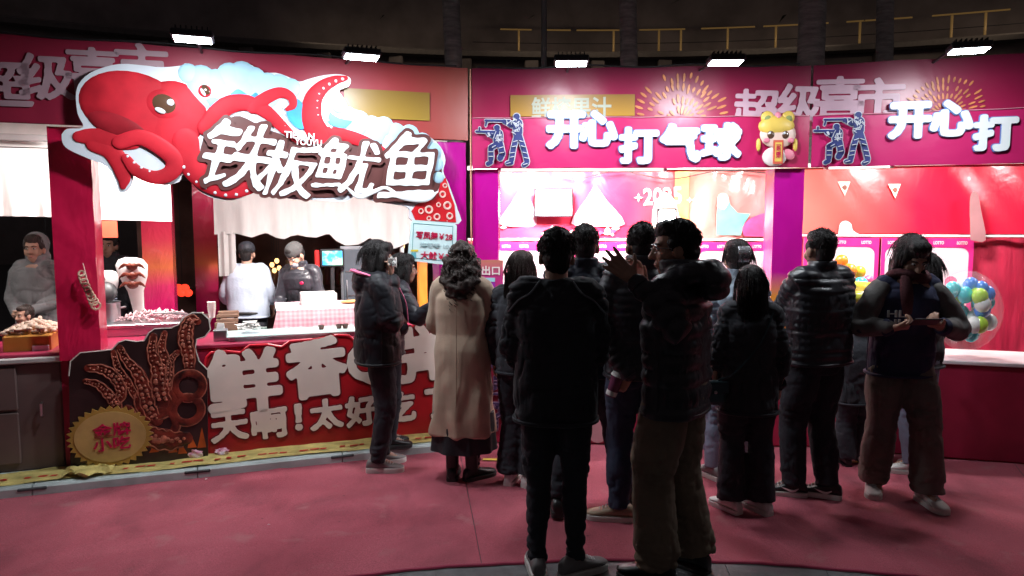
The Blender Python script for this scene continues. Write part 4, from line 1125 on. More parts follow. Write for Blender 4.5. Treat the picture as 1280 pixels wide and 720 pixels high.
# ============================================================ BALLOON STALLS
m_up = gradient('maroon_fascia_falloff', 2, [(2.50, (.42, .011, .08)), (2.68, (.31, .009, .058)), (2.96, (.19, .009, .042))], bump=.15)  # floodlight falloff painted into the maroon: darker towards the top
m_low = gradient('magenta_fascia_print', 0, [(0, (.52, .014, .13)), (1.2, (.56, .016, .13)), (2.7, (.46, .010, .09))], bump=.2, off=1.3)
m_backred = gradient('red_back_banner', 0, [(0, (.68, .05, .11)), (1.5, (.60, .02, .06)), (3.2, (.66, .18, .12))], bump=.55, bscale=3.5, rough=.3, stretch=(1, 1, .5), coat=.3, off=1.3)
m_backred2 = gradient('orange_red_back_banner', 0, [(0.2, (.66, .15, .12)), (.75, (.62, .06, .06)), (1.2, (.60, .008, .04)), (3, (.55, .008, .04))], bump=.5, bscale=3.5, rough=.3, stretch=(1, 1, .5), coat=.3, off=1.8)
m_pink = M('pink_panel_frame', (.62, .02, .20), rough=.4)
m_panelw = M('pale_pink_panel', (.74, .60, .66), rough=.4, var=.06, scale=3)
m_pinkpr = M('hot_pink_print', (.70, .06, .20), rough=.4, var=.3, scale=9)
m_pinkpr2 = M('soft_pink_print', (.75, .33, .42), rough=.4, var=.2, scale=9)
m_redcloth = M('red_cloth', (.45, .012, .05), rough=.6, var=.2, bump=.5, bscale=5, stretch=(3, 1, .5), bdist=.03)
m_cfront = M('dark_red_counter_print', (.30, .012, .045), rough=.45, var=.25, scale=3)
m_navy = M('navy_print', (.025, .035, .16), rough=.45, var=.3)
m_line = M('white_line_print', (.62, .64, .70), rough=.4)
m_softline = M('soft_line_print', (.28, .16, .24), rough=.5)
m_darknavy = M('dim_navy_print', (.06, .03, .10), rough=.5)

def soldiers(th_or_none, fr, c, H, y, mats, label=None, parent=None):
    """two aiming figures as a flat cut out: pale outline layer with navy pieces on it"""
    t = th_or_none or Thing('soldier_sign', label, 'sign', fr, (c[0], y, c[1]), 'cut out soldier pair signs')
    k = H/100.
    def P(x, z): return (c[0]+x*k, c[1]+z*k)
    figs = []
    # standing figure (right), kneeling figure (left); each limb (points, width)
    st = [([(22, 62), (22, 80)], 18), ([(20, 56), (14, 34), (10, 10)], 9.5), ([(26, 56), (33, 34), (40, 8)], 9.5), ([(10, 5), (2, 4)], 8), ([(40, 4), (34, 0)], 8), ([(20, 93)], 12), ([(26, 80), (10, 76), (-4, 84)], 8), ([(18, 80), (4, 82)], 7)]
    kn = [([(-16, 48), (-16, 60)], 18), ([(-16, 42), (-30, 34), (-30, 12)], 10), ([(-12, 42), (-8, 22), (-12, 14)], 11), ([(-30, 6), (-36, 3)], 8), ([(-18, 72)], 11), ([(-14, 60), (-28, 56), (-36, 62)], 7)]
    guns = [([(-40, 86), (6, 85)], 4), ([(-58, 65), (-20, 64)], 4), ([(-38, 86), (-40, 76)], 3), ([(-52, 65), (-52, 72)], 3)]
    lay = MB(); out = MB(); lines = MB()
    def cap2(mb, pts, w, y0, y1):
        if len(pts) == 1:
            x, z = pts[0]; mb.prism([P(x+w/2*cos(a), z+w/2*sin(a)) for a in np.linspace(0, 2*pi, 13)[:-1]], y0, y1); return
        for (x0, z0), (x1, z1) in zip(pts, pts[1:]):
            a = atan2(z1-z0, x1-x0); poly = []
            for j in range(7): b = a+pi/2+pi*j/6; poly.append(P(x0+w/2*cos(b), z0+w/2*sin(b)))
            for j in range(7): b = a-pi/2+pi*j/6; poly.append(P(x1+w/2*cos(b), z1+w/2*sin(b)))
            mb.prism(poly, y0, y1)
    i = 0
    for pts, w in st+kn+guns:
        cap2(out, pts, w+3.2, y-.004-i*.00012, y+.008); cap2(lay, pts, w, y-.012-i*.00015, y-.0065); i += 1
    rs = random.Random(5); i = 0
    def ln(x, z, a, l, w=1.1):
        nonlocal i
        cap2(lines, [(x-l*cos(a), z-l*sin(a)), (x+l*cos(a), z+l*sin(a))], w, y-.0175-i*.00008, y-.0145); i += 1
    for x0, x1, z0, z1, n in ((14, 30, 60, 88, 24), (-24, -8, 45, 63, 18), (-4, 10, 77, 86, 5), (-36, -22, 55, 64, 4)):
        for k_ in range(n): ln(rs.uniform(x0, x1), rs.uniform(z0, z1), rs.choice((.5, -.6, 1.3, 0.1, -1.1))+rs.uniform(-.3, .3), rs.uniform(2.2, 4.6))
    for (x, z, a) in ((18, 46, .3), (15, 36, .2), (12, 24, .1), (11, 16, .2), (29, 46, -.3), (33, 36, -.3), (36, 24, -.2), (39, 14, -.2), (-24, 36, .5), (-30, 26, 0), (-30, 17, 0), (-10, 34, .3), (-9, 24, .2), (4, 4, .3), (37, 2, .3)): ln(x, z, a, 4, 1.2)
    t.part('outline', out, mats[0], parent=parent); t.part('figures', lay, mats[1], parent=parent); t.part('fold_lines', lines, mats[0], parent=parent)['kind'] = 'stuff'
    return t

def firework(th, u, v, rpx, d, px):
    s, z = th.f.sv(u, v, d); mb = MB(); rr = random.Random(int(u))
    for ring_, n, r0 in ((0, 14, .28), (1, 20, .52), (2, 26, .76), (3, 28, 1.0)):
        for k in range(n):
            a = pi*1.25*(k/(n-1))-pi*.125; r = r0*rpx*px*rr.uniform(.92, 1.08)
            if rr.random() < .12: continue
            l, w = .10*rpx*px*rr.uniform(.7, 1.3), .03*rpx*px
            cx, cz = s+r*cos(a), z+r*sin(a)
            mb.prism([(cx+l*cos(b)*cos(a)-w*sin(b)*sin(a), cz+l*cos(b)*sin(a)+w*sin(b)*cos(a)) for b in np.linspace(0, 2*pi, 9)[:-1]], d-.003, d-.0005)
    o_ = th.part('firework_print', mb, M('orange_firework_print', (.60, .20, .07), rough=.4, var=.35, scale=12)); o_['kind'] = 'stuff'

ZB = .75
def bay(fr, length, name, label, seed, backmat, back_s):
    b = Thing(name, label, 'game stall', fr, (length/2, .05, 0))
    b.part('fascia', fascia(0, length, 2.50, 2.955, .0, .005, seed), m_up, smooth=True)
    b.part('fascia_strip', fascia(0.004, length-.004, 2.185, 2.575, -.022, .004, seed+2), m_low, smooth=True)
    b.part('fascia_seam', MB().tube([(.01+length*.99*i/20, -.033, 2.572+.003*sin(i*1.7)) for i in range(21)], .003, n=5), m_pinkpr2)
    for z in (2.25, 2.88): b.part('fascia_rail', MB().bbox(.01, length-.01, .04, .08, z, z+.04), m_dmetal)
    b.part('counter', MB().bbox(.02, length-.02, -.11, .35, .012, ZB-.03, .01), m_cfront)
    b.part('counter_top', MB().bbox(.01, length-.01, -.125, .45, ZB-.03, ZB, .006), M('white_counter_top', (.70, .62, .64), rough=.35))
    b.part('roof', MB().sheet(lambda i, j: (back_s[0]+(back_s[1]-back_s[0])*i, .09+1.75*j, 2.62+.25*sin(pi*j)), 8, 6), M('pink_canopy', (.66, .35, .40), rough=.7), smooth=True)  # unseen roof sheet, added to hold lamp light in and bounce it pink
    return b
b1 = bay(F1, 2.60, 'balloon_stall', 'pink balloon game stall with lit game panels, behind the crowd in the middle', 0, m_backred, (-.1, 2.9))
b2 = bay(F2, 3.6, 'balloon_stall', 'balloon game stall with orange to red back banner, behind the woman with a phone', 3, m_backred2, (.0, 3.6))
pillar(b1, .0, .205, .03, .012, 2.18, m_pilmag)
pillar(b1, 2.36, 2.59, .03, .012, 2.18, m_pilmag)
b1.part('corner_trim', MB().bbox(-.014, -.004, -.02, .02, .1, 2.95, .002), M('pale_orange_trim', (.70, .36, .24), rough=.4))
# prints on the fascias
for th, lst in ((b1, [('超', (945, 137)), ('级', (1000, 131))]), (b2, [('喜', (1049, 122)), ('市', (1098, 124))])):
    for c, (u, v) in lst:
        s, z = th.f.sv(u, v, -.008); th.part('printed_character', glyph(MB(), c, .032, s, z, .36, .32, -.0125, -.007, -.03), M('pale_pink_print', (.56, .36, .44), rough=.45))
s0, z1 = F1.sv(638, 119, -.012); s1, z0 = F1.sv(793, 160, -.012)
b1.part('printed_panel', MB().prism([(s0, 2.585), (s1, 2.585), (s1, z1), (s0, z1)], -.0135, -.007), gradient('yellow_print_b', 2, [(2.58, (.46, .24, .03)), (2.8, (.24, .13, .04))], bump=0))
s, z = F1.sv(714, 135, -.014); b1.part('printed_lettering', glyph(MB(), '鲜榨果汁', .02, s, z, .62, .17, -.018, -.0138, 0), M('dim_grey_print', (.42, .44, .36), rough=.5))
firework(b1, 850, 152, 52, -.0075, .0064); firework(b2, 1180, 143, 42, -.0075, .0061)
# white raised lettering
m_blue_edge = M('blue_letter_edge', (.10, .22, .55), rough=.4)
def word(fr, label, chars, d=-.05, px=.0064, w=50, h=46):
    s0, z0 = fr.sv(*chars[0][1], d)
    t = Thing('letter_sign', label, 'sign', fr, (s0, d, z0), 'raised white game names on the fascias')
    for c, (u, v), k in chars: big_char(t, c, u, v, w*k, h*k, 0, 0, d+.014, m_wlet, m_blue_edge, w1=.062, grow=.022, px=px, t=.018)
word(F1, 'big white raised characters 开心打气球 on the middle stall fascia', [('开', (708, 163), 1), ('心', (748, 161), .95), ('打', (798, 182), .98), ('气', (850, 179), 1.02), ('球', (901, 177), 1.0)])
word(F2, 'big white raised characters 开心打 on the stall fascia further to the right', [('开', (1137, 151), .98), ('心', (1189, 148), .95), ('打', (1243, 166), .95)], px=.0061)
soldiers(None, F1, (F1.sv(633, 212, -.05)[0], 2.205), .40, -.05, (m_line, m_navy), 'pair of navy aiming soldiers, cut out sign between squid stall and first white character')
soldiers(None, F2, (F2.sv(1056, 208, -.05)[0], 2.205), .385, -.05, (m_line, m_navy), 'pair of navy soldiers aiming, cut out sign beside the doll over the pillar')
# festive doll cut out
dd = -.06; px = .0062
dl = Thing('doll_sign', 'cut out festive doll in a yellow animal cap holding a red scroll on the fascia', 'sign', F1, (F1.sv(970, 200, dd)[0], dd, 2.2))
def dp(u, v, l=0): s, z = F1.sv(u, v, dd); return (s, dd-l, z)
def de(name, u, v, rx, rz, h, mat, l=0., rot=0.): dl.part(name, MB().ell(dp(u, v, l), (rx*px, h, rz*px), 18, 10, Matrix.Rotation(rot, 3, 'Y')), mat, smooth=True)
m_ycap = M('yellow_cap_print', (.72, .50, .10), rough=.4, var=.15); m_face = M('doll_face_print', (.80, .58, .50), rough=.4)
m_dpink = M('doll_pink_print', (.72, .22, .30), rough=.4); m_dwhite = M('doll_white_print', (.78, .70, .68), rough=.4)
de('body', 968, 196, 15, 12, .02, m_dwhite); de('tail', 986, 193, 8, 6, .015, m_dpink, rot=.6)
de('head', 972, 168, 22, 17, .03, m_face, .005); de('cap', 970, 158, 22, 13, .034, m_ycap, .008)
for u in (959, 985): de('cap_ear', u, 147, 8, 8, .02, m_ycap, .004); de('cap_ear_patch', u, 149, 4.5, 5, .012, M('cap_green_print', (.25, .30, .10)), .016)
de('cap_crest', 972, 146, 4, 6, .02, m_dpink, .012)
for u in (962, 980): de('eye', u, 169, 4.5, 5, .012, m_eye, .030); de('eye_glint', u-1.5, 167, 1.3, 1.6, .005, m_wcut, .042); 
for u in (957, 987): de('cheek', u, 176, 4, 3, .008, m_dpink, .028)
for u in (948, 994): de('tassel', u, 181, 3, 8, .012, m_ycap)
p = dp(971, 190, .03); dl.part('scroll', MB().bbox(p[0]-6*px, p[0]+6*px, p[1]-.006, p[1]+.006, p[2]-15*px, p[2]+14*px, .003), M('red_scroll_print', (.60, .10, .05)))
dl.part('scroll_panel', MB().box(p[0]-4*px, p[0]+4*px, p[1]-.009, p[1]-.0065, p[2]-12*px, p[2]+11*px), m_ycap)
s, z = p[0], p[2]
GL = '福到'
dl.part('scroll_lettering', glyph(MB(), GL, .02, s, z, 17*px, 6*px, p[1]-.012, p[1]-.0092, pi/2), m_rlet)

# ---- back wall of the middle stall
DBK = 1.6
def bpoly(th, name, pts, d, mat, t=.003): th.part(name, MB().prism(poly_px(th.f, pts, d), d-t, d), mat)
_, zpt = F1.sv(740, 298, DBK); zpt = 1.60; ztop = 2.30
b1.part('back_banner', MB().sheet(lambda i, j: (-.15+2.05*i, DBK+.012*sin(i*17+j*3)+.006*sin(i*41), zpt+(ztop-zpt)*j), 50, 10), m_backred, smooth=True)
b1.part('side_banner', MB().sheet(lambda i, j: (1.9+1.05*i, DBK+.012*sin(i*23-j*4)+.012*sin((i+j)*9), zpt+(ztop-zpt)*j), 40, 12), gradient('coral_back_banner', 0, [(1.8, (.70, .22, .08)), (2.2, (.72, .26, .22)), (3.0, (.68, .16, .17))], bump=.8, bscale=4, rough=.25, coat=.5, off=1.3), smooth=True)
b1.part('orange_strip', MB().sheet(lambda i, j: (1.87+.14*i, DBK-.02, zpt+(ztop-.03-zpt)*j), 2, 4), M('orange_vinyl', (.72, .32, .10), rough=.35))
b1.part('lower_cloth', MB().sheet(lambda i, j: (-.2+3.2*i, DBK+.015*sin(i*70), .02+(zpt-.02)*j), 90, 3), m_redcloth, smooth=True)
b1.part('truss_bar', MB().bbox(-.2, 2.95, DBK-.09, DBK-.04, 2.285, 2.325, .006), m_white)
b1.part('truss_bar', MB().bbox(-.2, 2.95, DBK-.07, DBK-.03, zpt-.018, zpt+.006, .004), m_white)
# tent prints, sparkle and 2025
m_pw = M('pale_print', (.80, .74, .72), rough=.4, var=.06); m_pw2 = M('cream_print', (.76, .62, .52), rough=.4, var=.15)
for ap, bl, br, s_ in ((651, 624, 668, 0), (744, 714, 778, 1)):
    va = 236 if s_ == 0 else 232
    bpoly(b1, 'tent_print', smooth_poly([(ap-1, va), (ap-12, va+18), (bl, 279), (ap, 283), (br+3, 280), (ap+14, va+18), (ap+1, va)], 3), DBK-.02, m_pinkpr2)
    bpoly(b1, 'tent_print_panel', smooth_poly([(ap, va+5), (ap-9, va+20), (bl+6, 278), (ap, 281), (br-10, 278), (ap+7, va+20)], 3), DBK-.0245, m_pw)
    bpoly(b1, 'tent_print_door', [(ap, va+14), (ap-9, 280), (ap+8, 280)], DBK-.028, m_pw2)
rr = random.Random(2)
for k in range(16):
    u = 620+rr.random()*150; v = 284+rr.random()*10; w = rr.uniform(2, 7)
    bpoly(b1, 'camp_print', [(u, v), (u+w, v-rr.uniform(2, 6)), (u+w*1.8, v), (u+w, v+2)], DBK-.02-.001*k/8, (m_pw, m_pinkpr, m_pw2)[k % 3])
s, z = F1.sv(828, 245, DBK-.02); b1.part('year_print', glyph(MB(), '2025', .02, s, z, .38, .17, DBK-.024, DBK-.02, .05), m_pw)
bpoly(b1, 'house_print', smooth_poly([(815, 296), (816, 262), (824, 246), (833, 241), (843, 250), (849, 270), (856, 275), (852, 296)], 3), DBK-.018, m_pw2)
bpoly(b1, 'house_door_print', [(824, 296), (826, 268), (834, 262), (840, 270), (841, 296)], DBK-.022, m_pw)
for u, v, r in ((798, 247, 6), (862, 250, 4)):
    bpoly(b1, 'sparkle_print', [(u-r, v), (u-r*.2, v+r*.2), (u, v+r), (u+r*.2, v+r*.2), (u+r, v), (u+r*.2, v-r*.2), (u, v-r), (u-r*.2, v-r*.2)], DBK-.021, m_pw)
bpoly(b1, 'figure_print', [(895, 294), (896, 262), (903, 247), (910, 246), (913, 256), (922, 266), (938, 267), (930, 280), (926, 294)], DBK-.03, M('mint_print', (.16, .42, .38), rough=.4, var=.25, scale=5))
bpoly(b1, 'figure_head_print', smooth_poly([(896, 258), (898, 244), (907, 242), (911, 251), (905, 262)], 3), DBK-.034, m_pw2)
bpoly(b1, 'cushion_print', smooth_poly([(930, 295), (928, 284), (940, 272), (965, 264), (974, 268), (975, 294)], 3), DBK-.03, m_pinkpr)

# ---- game panels (pale boards in pink frames with lettered headers)
def panel(th, s0, s1, z0, z1, d, n, seed, prints=True):
    p = th.part('game_panel', MB().bbox(s0, s1, d-.03, d-.012, z0, z1, .004), m_panelw)
    w = .035; hh = .085
    def sub(name, mb, mat):
        me = mb.mesh(name, th.o, name == 'balloon'); me.materials.append(mat); o = bpy.data.objects.new(name, me); COL.objects.link(o); o.parent = p
    mb = MB(); r = .07
    # frame with rounded inner corners: ring of quads between outer box and rounded inner box
    inner = []
    x0, x1, y0, y1 = s0+w, s1-w, z0+w*1.3, z1-hh
    for cx, cy, a0 in ((x1-r, y1-r, 0), (x0+r, y1-r, pi/2), (x0+r, y0+r, pi), (x1-r, y0+r, 1.5*pi)):
        for k in range(6): a = a0+pi/2*k/5; inner.append((cx+r*cos(a), cy+r*sin(a)))
    cx, cy = (s0+s1)/2, (z0+z1)/2; outer = []
    for x, y in inner:
        dx, dy = x-(x0+x1)/2, y-(y0+y1)/2
        t = min(((x1-x0)/2)/abs(dx) if dx else 9, ((y1-y0)/2)/abs(dy) if dy else 9)
        X, Y = (x0+x1)/2+dx*t, (y0+y1)/2+dy*t
        X = s0 if X < x0+.001 else s1 if X > x1-.001 else X; Y = z0 if Y < y0+.001 else z1 if Y > y1-.001 else Y
        outer.append((X, Y))
    nI = len(inner)
    mb.add([(x, d-.036, y) for x, y in inner]+[(x, d-.036, y) for x, y in outer]+[(x, d-.030, y) for x, y in inner], [(i, i+nI, (i+1) % nI+nI, (i+1) % nI) for i in range(nI)]+[(i, (i+1) % nI, (i+1) % nI+2*nI, i+2*nI) for i in range(nI)])
    # corner fills
    for X, Y, i0 in ((s1, z1, 0), (s0, z1, 6), (s0, z0, 12), (s1, z0, 18)):
        for k in range(i0, i0+5):
            a, b = outer[k], outer[k+1]
            if a[0] != b[0] and a[1] != b[1]: mb.add([(a[0], d-.036, a[1]), (X, d-.036, Y), (b[0], d-.036, b[1])], [(0, 1, 2)])
    sub('panel_frame', mb, m_pink)
    L = s1-s0; m = max(2, int(L/.17))
    for k in range(m): sub('header_lettering', glyph(MB(), 'LOTTO', .02, s0+L*(k+.5)/m, z1-hh*.5, .085, .03, d-.040, d-.0365), m_pw)
    if prints:
        rr = random.Random(seed)
        nb = max(3, int(L*7)); 
        for k in range(nb):
            x = x0+.08+(x1-x0-.16)*(k+.5)/nb; y = y0+.12+(y1-y0-.25)*rr.random(); q = rr.uniform(.035, .08)
            b_ = MB().prism([(x+q*.85*cos(a), y+q*sin(a)) for a in np.linspace(0, 2*pi, 15)[:-1]], d-.034, d-.031)
            b_.prism([(x-.012, y-q-.012), (x+.012, y-q-.012), (x, y-q+.004)], d-.034, d-.031)
            for j in range(2):
                yy = y-q-.02-j*.035; b_.prism([(x-q*.5, yy), (x+q*.5, yy+.008), (x+q*.4, yy+.02), (x-q*.4, yy+.014)], d-.034, d-.031)
            sub('balloon_print', b_, (m_pinkpr, m_pinkpr2)[k % 2])
        cols = (M('balloon_pink', (.75, .12, .30), rough=.18, coat=.6), M('balloon_orange', (.80, .25, .03), rough=.18, coat=.6), M('balloon_white', (.78, .78, .76), rough=.18, coat=.6), M('balloon_yellow', (.80, .52, .03), rough=.18, coat=.6), M('balloon_red', (.70, .02, .05), rough=.18, coat=.6))
        nr = max(4, int((x1-x0)/.105))
        for row in range(2):
            for k in range(nr):
                q = rr.uniform(.036, .047); x = x0+.05+(x1-x0-.1)*(k+.5)/nr+rr.uniform(-.008, .008); y = y0+.055+.115*row+rr.uniform(-.012, .012)
                pr_ = [(0, -1.22), (.09, -1.25), (.06, -1.18), (.5, -.9), (.95, -.25), (1.0, .08), (.7, .74), (.35, .95), (0, 1.0)]
                sub('balloon', MB().lathe([(a_*q, b_*q) for a_, b_ in pr_], (x, d-.036-q, y), 12, cap=False), cols[rr.randrange(5)]); th.e.children[-1].data if 0 else None
z0p = .80
for k, (u0, u1) in enumerate(((600, 711), (715, 862), (867, 976))):
    panel(b1, F1.sv(u0, 330, DBK)[0], F1.sv(u1, 330, DBK)[0], z0p, zpt-.03, DBK-.03, 4, k+1)
s0, _ = F1.sv(978, 300, DBK-.1); pillar(b1, s0, s0+.10, DBK-.1, .02, 2.3, M('coral_post_vinyl', (.66, .12, .18), rough=.3, bump=.4, bscale=6), name='back_post')
# soldier prints on the counter front
soldiers(b1, F1, (.30, .10), .36, -.1135, (m_softline, m_darknavy))
soldiers(b1, F1, (.28, .44), .30, -.1135, (m_softline, m_darknavy))
soldiers(b1, F1, (1.9, .10), .40, -.1135, (m_softline, m_darknavy))
mb = MB().prism(smooth_poly([(1.0+.12*cos(a), .22+.2*sin(a)) for a in np.linspace(0, 2*pi, 9)[:-1]], 3), -.1145, -.111)
b1.part('pale_print', mb, M('dusty_pink_print', (.50, .26, .28), rough=.5))

# ---- back wall of the second balloon stall
DB2 = 1.5
b2.part('back_banner', MB().sheet(lambda i, j: (.0+2.0*i, DB2+.012*sin(i*13+j*3)+.005*sin(i*33+j*9), zpt+.06+(ztop-zpt-.06)*j), 50, 10), m_backred2, smooth=True)
b2.part('end_banner', MB().sheet(lambda i, j: (2.02+1.5*i, DB2-.1+.02*sin(i*18), .9+(ztop-.9)*j), 40, 6), M('dim_red_vinyl', (.42, .05, .06), rough=.4, bump=.4, bscale=4), smooth=True)
b2.part('lower_cloth', MB().sheet(lambda i, j: (-.1+3.7*i, DB2+.03+.015*sin(i*70), .02+(zpt+.05)*j), 90, 3), m_redcloth, smooth=True)
b2.part('truss_bar', MB().bbox(-.1, 3.5, DB2-.09, DB2-.04, 2.285, 2.325, .006), m_white)
b2.part('truss_bar', MB().bbox(0, 2.05, DB2-.07, DB2-.03, zpt+.03, zpt+.052, .004), m_white)
for u, v in ((1055, 235), (1118, 238)):
    bpoly(b2, 'pennant_print', [(u-8, v-8), (u+8, v-8), (u+1, v+10)], DB2-.02, m_pw2)
    bpoly(b2, 'pennant_face_print', smooth_poly([(u-3, v-1), (u+1, v-4), (u+4, v-1), (u+1, v+3)], 2), DB2-.024, M('brown_print', (.2, .06, .04)))
bpoly(b2, 'rabbit_print', smooth_poly([(1048, 293), (1050, 280), (1057, 276), (1064, 280), (1066, 288), (1074, 294)], 3), DB2-.02, m_pw)
panel(b2, F2.sv(1003, 330, DB2)[0], F2.sv(1096, 330, DB2)[0], z0p, zpt+.02, DB2-.03, 4, 7)
panel(b2, F2.sv(1099, 330, DB2)[0], F2.sv(1213, 330, DB2)[0], z0p, zpt+.02, DB2-.03, 4, 9)
# dim statue print on the end banner
bpoly(b2, 'figure_print', smooth_poly([(1213, 300), (1212, 252), (1216, 240), (1222, 242), (1226, 262), (1232, 300)], 3), DB2-.14, M('dusty_pink_print2', (.34, .16, .17), rough=.5))

# ---- exit notice on the pillar
ex = Thing('exit_notice', 'magenta notice with white exit characters on the left pillar of the middle stall', 'notice', F1, (F1.sv(602, 348, -.05)[0], -.05, 1.18))
P = poly_px(F1, [(575, 325), (629, 325), (629, 369), (575, 369)], -.05)
ex.part('board', MB().prism(P, -.06, -.045), gradient('exit_print', 2, [(1.2, (.50, .02, .22)), (1.35, (.50, .03, .20)), (1.5, (.55, .22, .12))], bump=0, off=1.18))
s, z = F1.sv(601, 338, -.06); ex.part('lettering', glyph(MB(), '安全出口', .02, s, z, .30, .075, -.066, -.061), m_pw)
s, z = F1.sv(603, 349, -.06); ex.part('blue_band', MB().box(s-.14, s+.10, -.064, -.061, z-.02, z+.012), M('pale_cyan_print', (.35, .62, .70)))
ex.part('violet_band', MB().box(s-.14, s+.10, -.064, -.061, z-.07, z-.025), M('violet_print', (.30, .02, .40)))
ex.part('bracket', MB().bbox(s-.02, s+.02, -.044, .028, z-.02, z+.02, .003), m_dmetal)
ex.part('orange_sheet', MB().sheet(lambda i, j: (s-.16+.27*i, .02-.012*sin(pi*i), .80+.38*j), 6, 4), M('orange_vinyl', (.72, .32, .10), rough=.35))

# ---- balloons and prizes
def balloon(pos, r, col, label, group='balloons in the game stalls', knot=-1):
    x, y, z = pos
    t = Thing('balloon', label, 'balloon', WORLD, (x, y, z-r*1.2), group)
    m = M('balloon_'+col[0], col[1], rough=.18, coat=.6, var=.05, trans=0)
    pr = [(0, 1.0), (.35, .95), (.70, .74), (.92, .40), (1.0, .08), (.95, -.25), (.78, -.6), (.5, -.9), (.22, -1.1), (.06, -1.18), (.09, -1.25), (0, -1.22)]
    t.part('skin', MB().lathe([(a*r, b*r) for a, b in pr][::-1], (x, y, z), 18, cap=False), m, smooth=True)
CL = {'yellow': ('yellow', (.80, .52, .03)), 'orange': ('orange', (.80, .25, .03)), 'teal': ('teal', (.04, .55, .60)), 'lime': ('lime', (.45, .70, .06)), 'white': ('white', (.78, .78, .76)), 'pink': ('pink', (.75, .12, .30)), 'blue': ('blue', (.05, .22, .70))}
def bal(u, v, Y, rpx, c, label): 
    p = atY(u, v, Y); balloon(tuple(p), rpx*Y/900, CL[c], label)
for u, v, Y, r, c, lab in ((1040, 338, 6.2, 9, 'yellow', 'yellow balloon touching the head of the man in the puffer jacket'), (1052, 326, 6.3, 8, 'orange', 'orange balloon on top of the yellow cluster'), (1062, 338, 6.2, 9, 'orange', 'orange balloon in the middle of the yellow cluster'), (1074, 340, 6.25, 8, 'yellow', 'yellow balloon at the right end of the cluster'), (1056, 348, 6.15, 8, 'yellow', 'yellow balloon low in the cluster, above the tube'), (1046, 352, 6.2, 7, 'white', 'white balloon at the foot of the yellow cluster'), (1076, 355, 6.1, 9, 'teal', 'teal balloon below the yellow cluster beside the varsity jacket'), (1086, 350, 6.2, 6, 'pink', 'small pink balloon behind the teal one'),
    (643, 345, 6.9, 8, 'orange', 'orange balloon hanging low in the leftmost lit game panel'), (636, 374, 6.8, 9, 'pink', 'pink balloon below the orange one near the exit notice'), (650, 392, 6.8, 8, 'white', 'white balloon lowest beside the exit notice'), (735, 333, 6.9, 9, 'pink', 'pink balloon left of the raised hand'), (748, 352, 6.9, 8, 'pink', 'pink balloon just below the raised hand'), (738, 372, 6.8, 7, 'orange', 'orange balloon below the pink ones near the raised hand'),
    (958, 352, 6.4, 9, 'lime', 'lime balloon by the shoulder of the man in the puffer jacket')): bal(u, v, Y, r, c, lab)
# net bag of balloons at the right
nb = atY(1208, 385, 5.35)
bag = Thing('balloon_bag', 'clear bag stuffed with teal, green and white balloons at the right of the counter', 'bag', WORLD, (nb.x, nb.y, ZB))
mbs = {'teal': MB(), 'lime': MB(), 'white': MB(), 'blue': MB()}
rr = random.Random(4)
for k in range(46):
    c = ('teal', 'lime', 'white', 'white', 'blue', 'teal')[k % 6]
    q = Vector((rr.gauss(0, 1), rr.gauss(0, 1), rr.gauss(0, 1))).normalized()*rr.uniform(.6, 1)
    mm = MB().ell((nb.x+q.x*.17, nb.y+q.y*.15, nb.z-.02+q.z*.22), (.055, .055, .065), 12, 8)
    bag.part('balloon', mm, M('balloon_'+c, CL[c][1], rough=.18, coat=.6), smooth=True)
bm = M('clear_film', (.9, .95, .95), rough=.15, alpha=.09, bump=.6, bscale=14)
bag.part('film', MB().ell((nb.x, nb.y, nb.z-.02), (.24, .22, .30), 22, 14), bm, smooth=True)
# yellow inflatable ring lying on the counter
c = atY(1066, 364, 5.6); pts = [(c.x+.28*cos(a), c.y+.25*sin(a), c.z+.02*sin(a)) for a in np.linspace(0, 2*pi, 33)]
yr = solo('inflatable_tube', MB().tube(pts, .045, n=10, close=False), M('balloon_lime_yellow', (.72, .70, .08), rough=.2, coat=.6), 'lime yellow inflatable ring held up on prizes behind the varsity jacket', 'inflatable', WORLD, tuple(c), smooth=True)
pz = Thing('prize_shelf', 'low shelf of white prize boxes under the yellow inflatable ring', 'shelf', WORLD, (c.x, c.y, 0))
pz.part('shelf_board', MB().bbox(c.x-.4, c.x+.4, c.y-.15, c.y+.25, c.z-.20, c.z-.17, .005), m_white)
for dx in (-.36, .36):
    for dy in (-.12, .22): pz.part('leg', MB().tube([(c.x+dx, c.y+dy, ZB), (c.x+dx, c.y+dy, c.z-.20)], .015, n=6), m_steel)
for k in range(4): pz.part('prize_box', MB().bbox(c.x-.36+.18*k, c.x-.36+.18*k+.15, c.y-.1, c.y+.06, c.z-.168, c.z-.06, .006), (m_white, m_pinkpr, m_panelw, m_pinkpr2)[k])

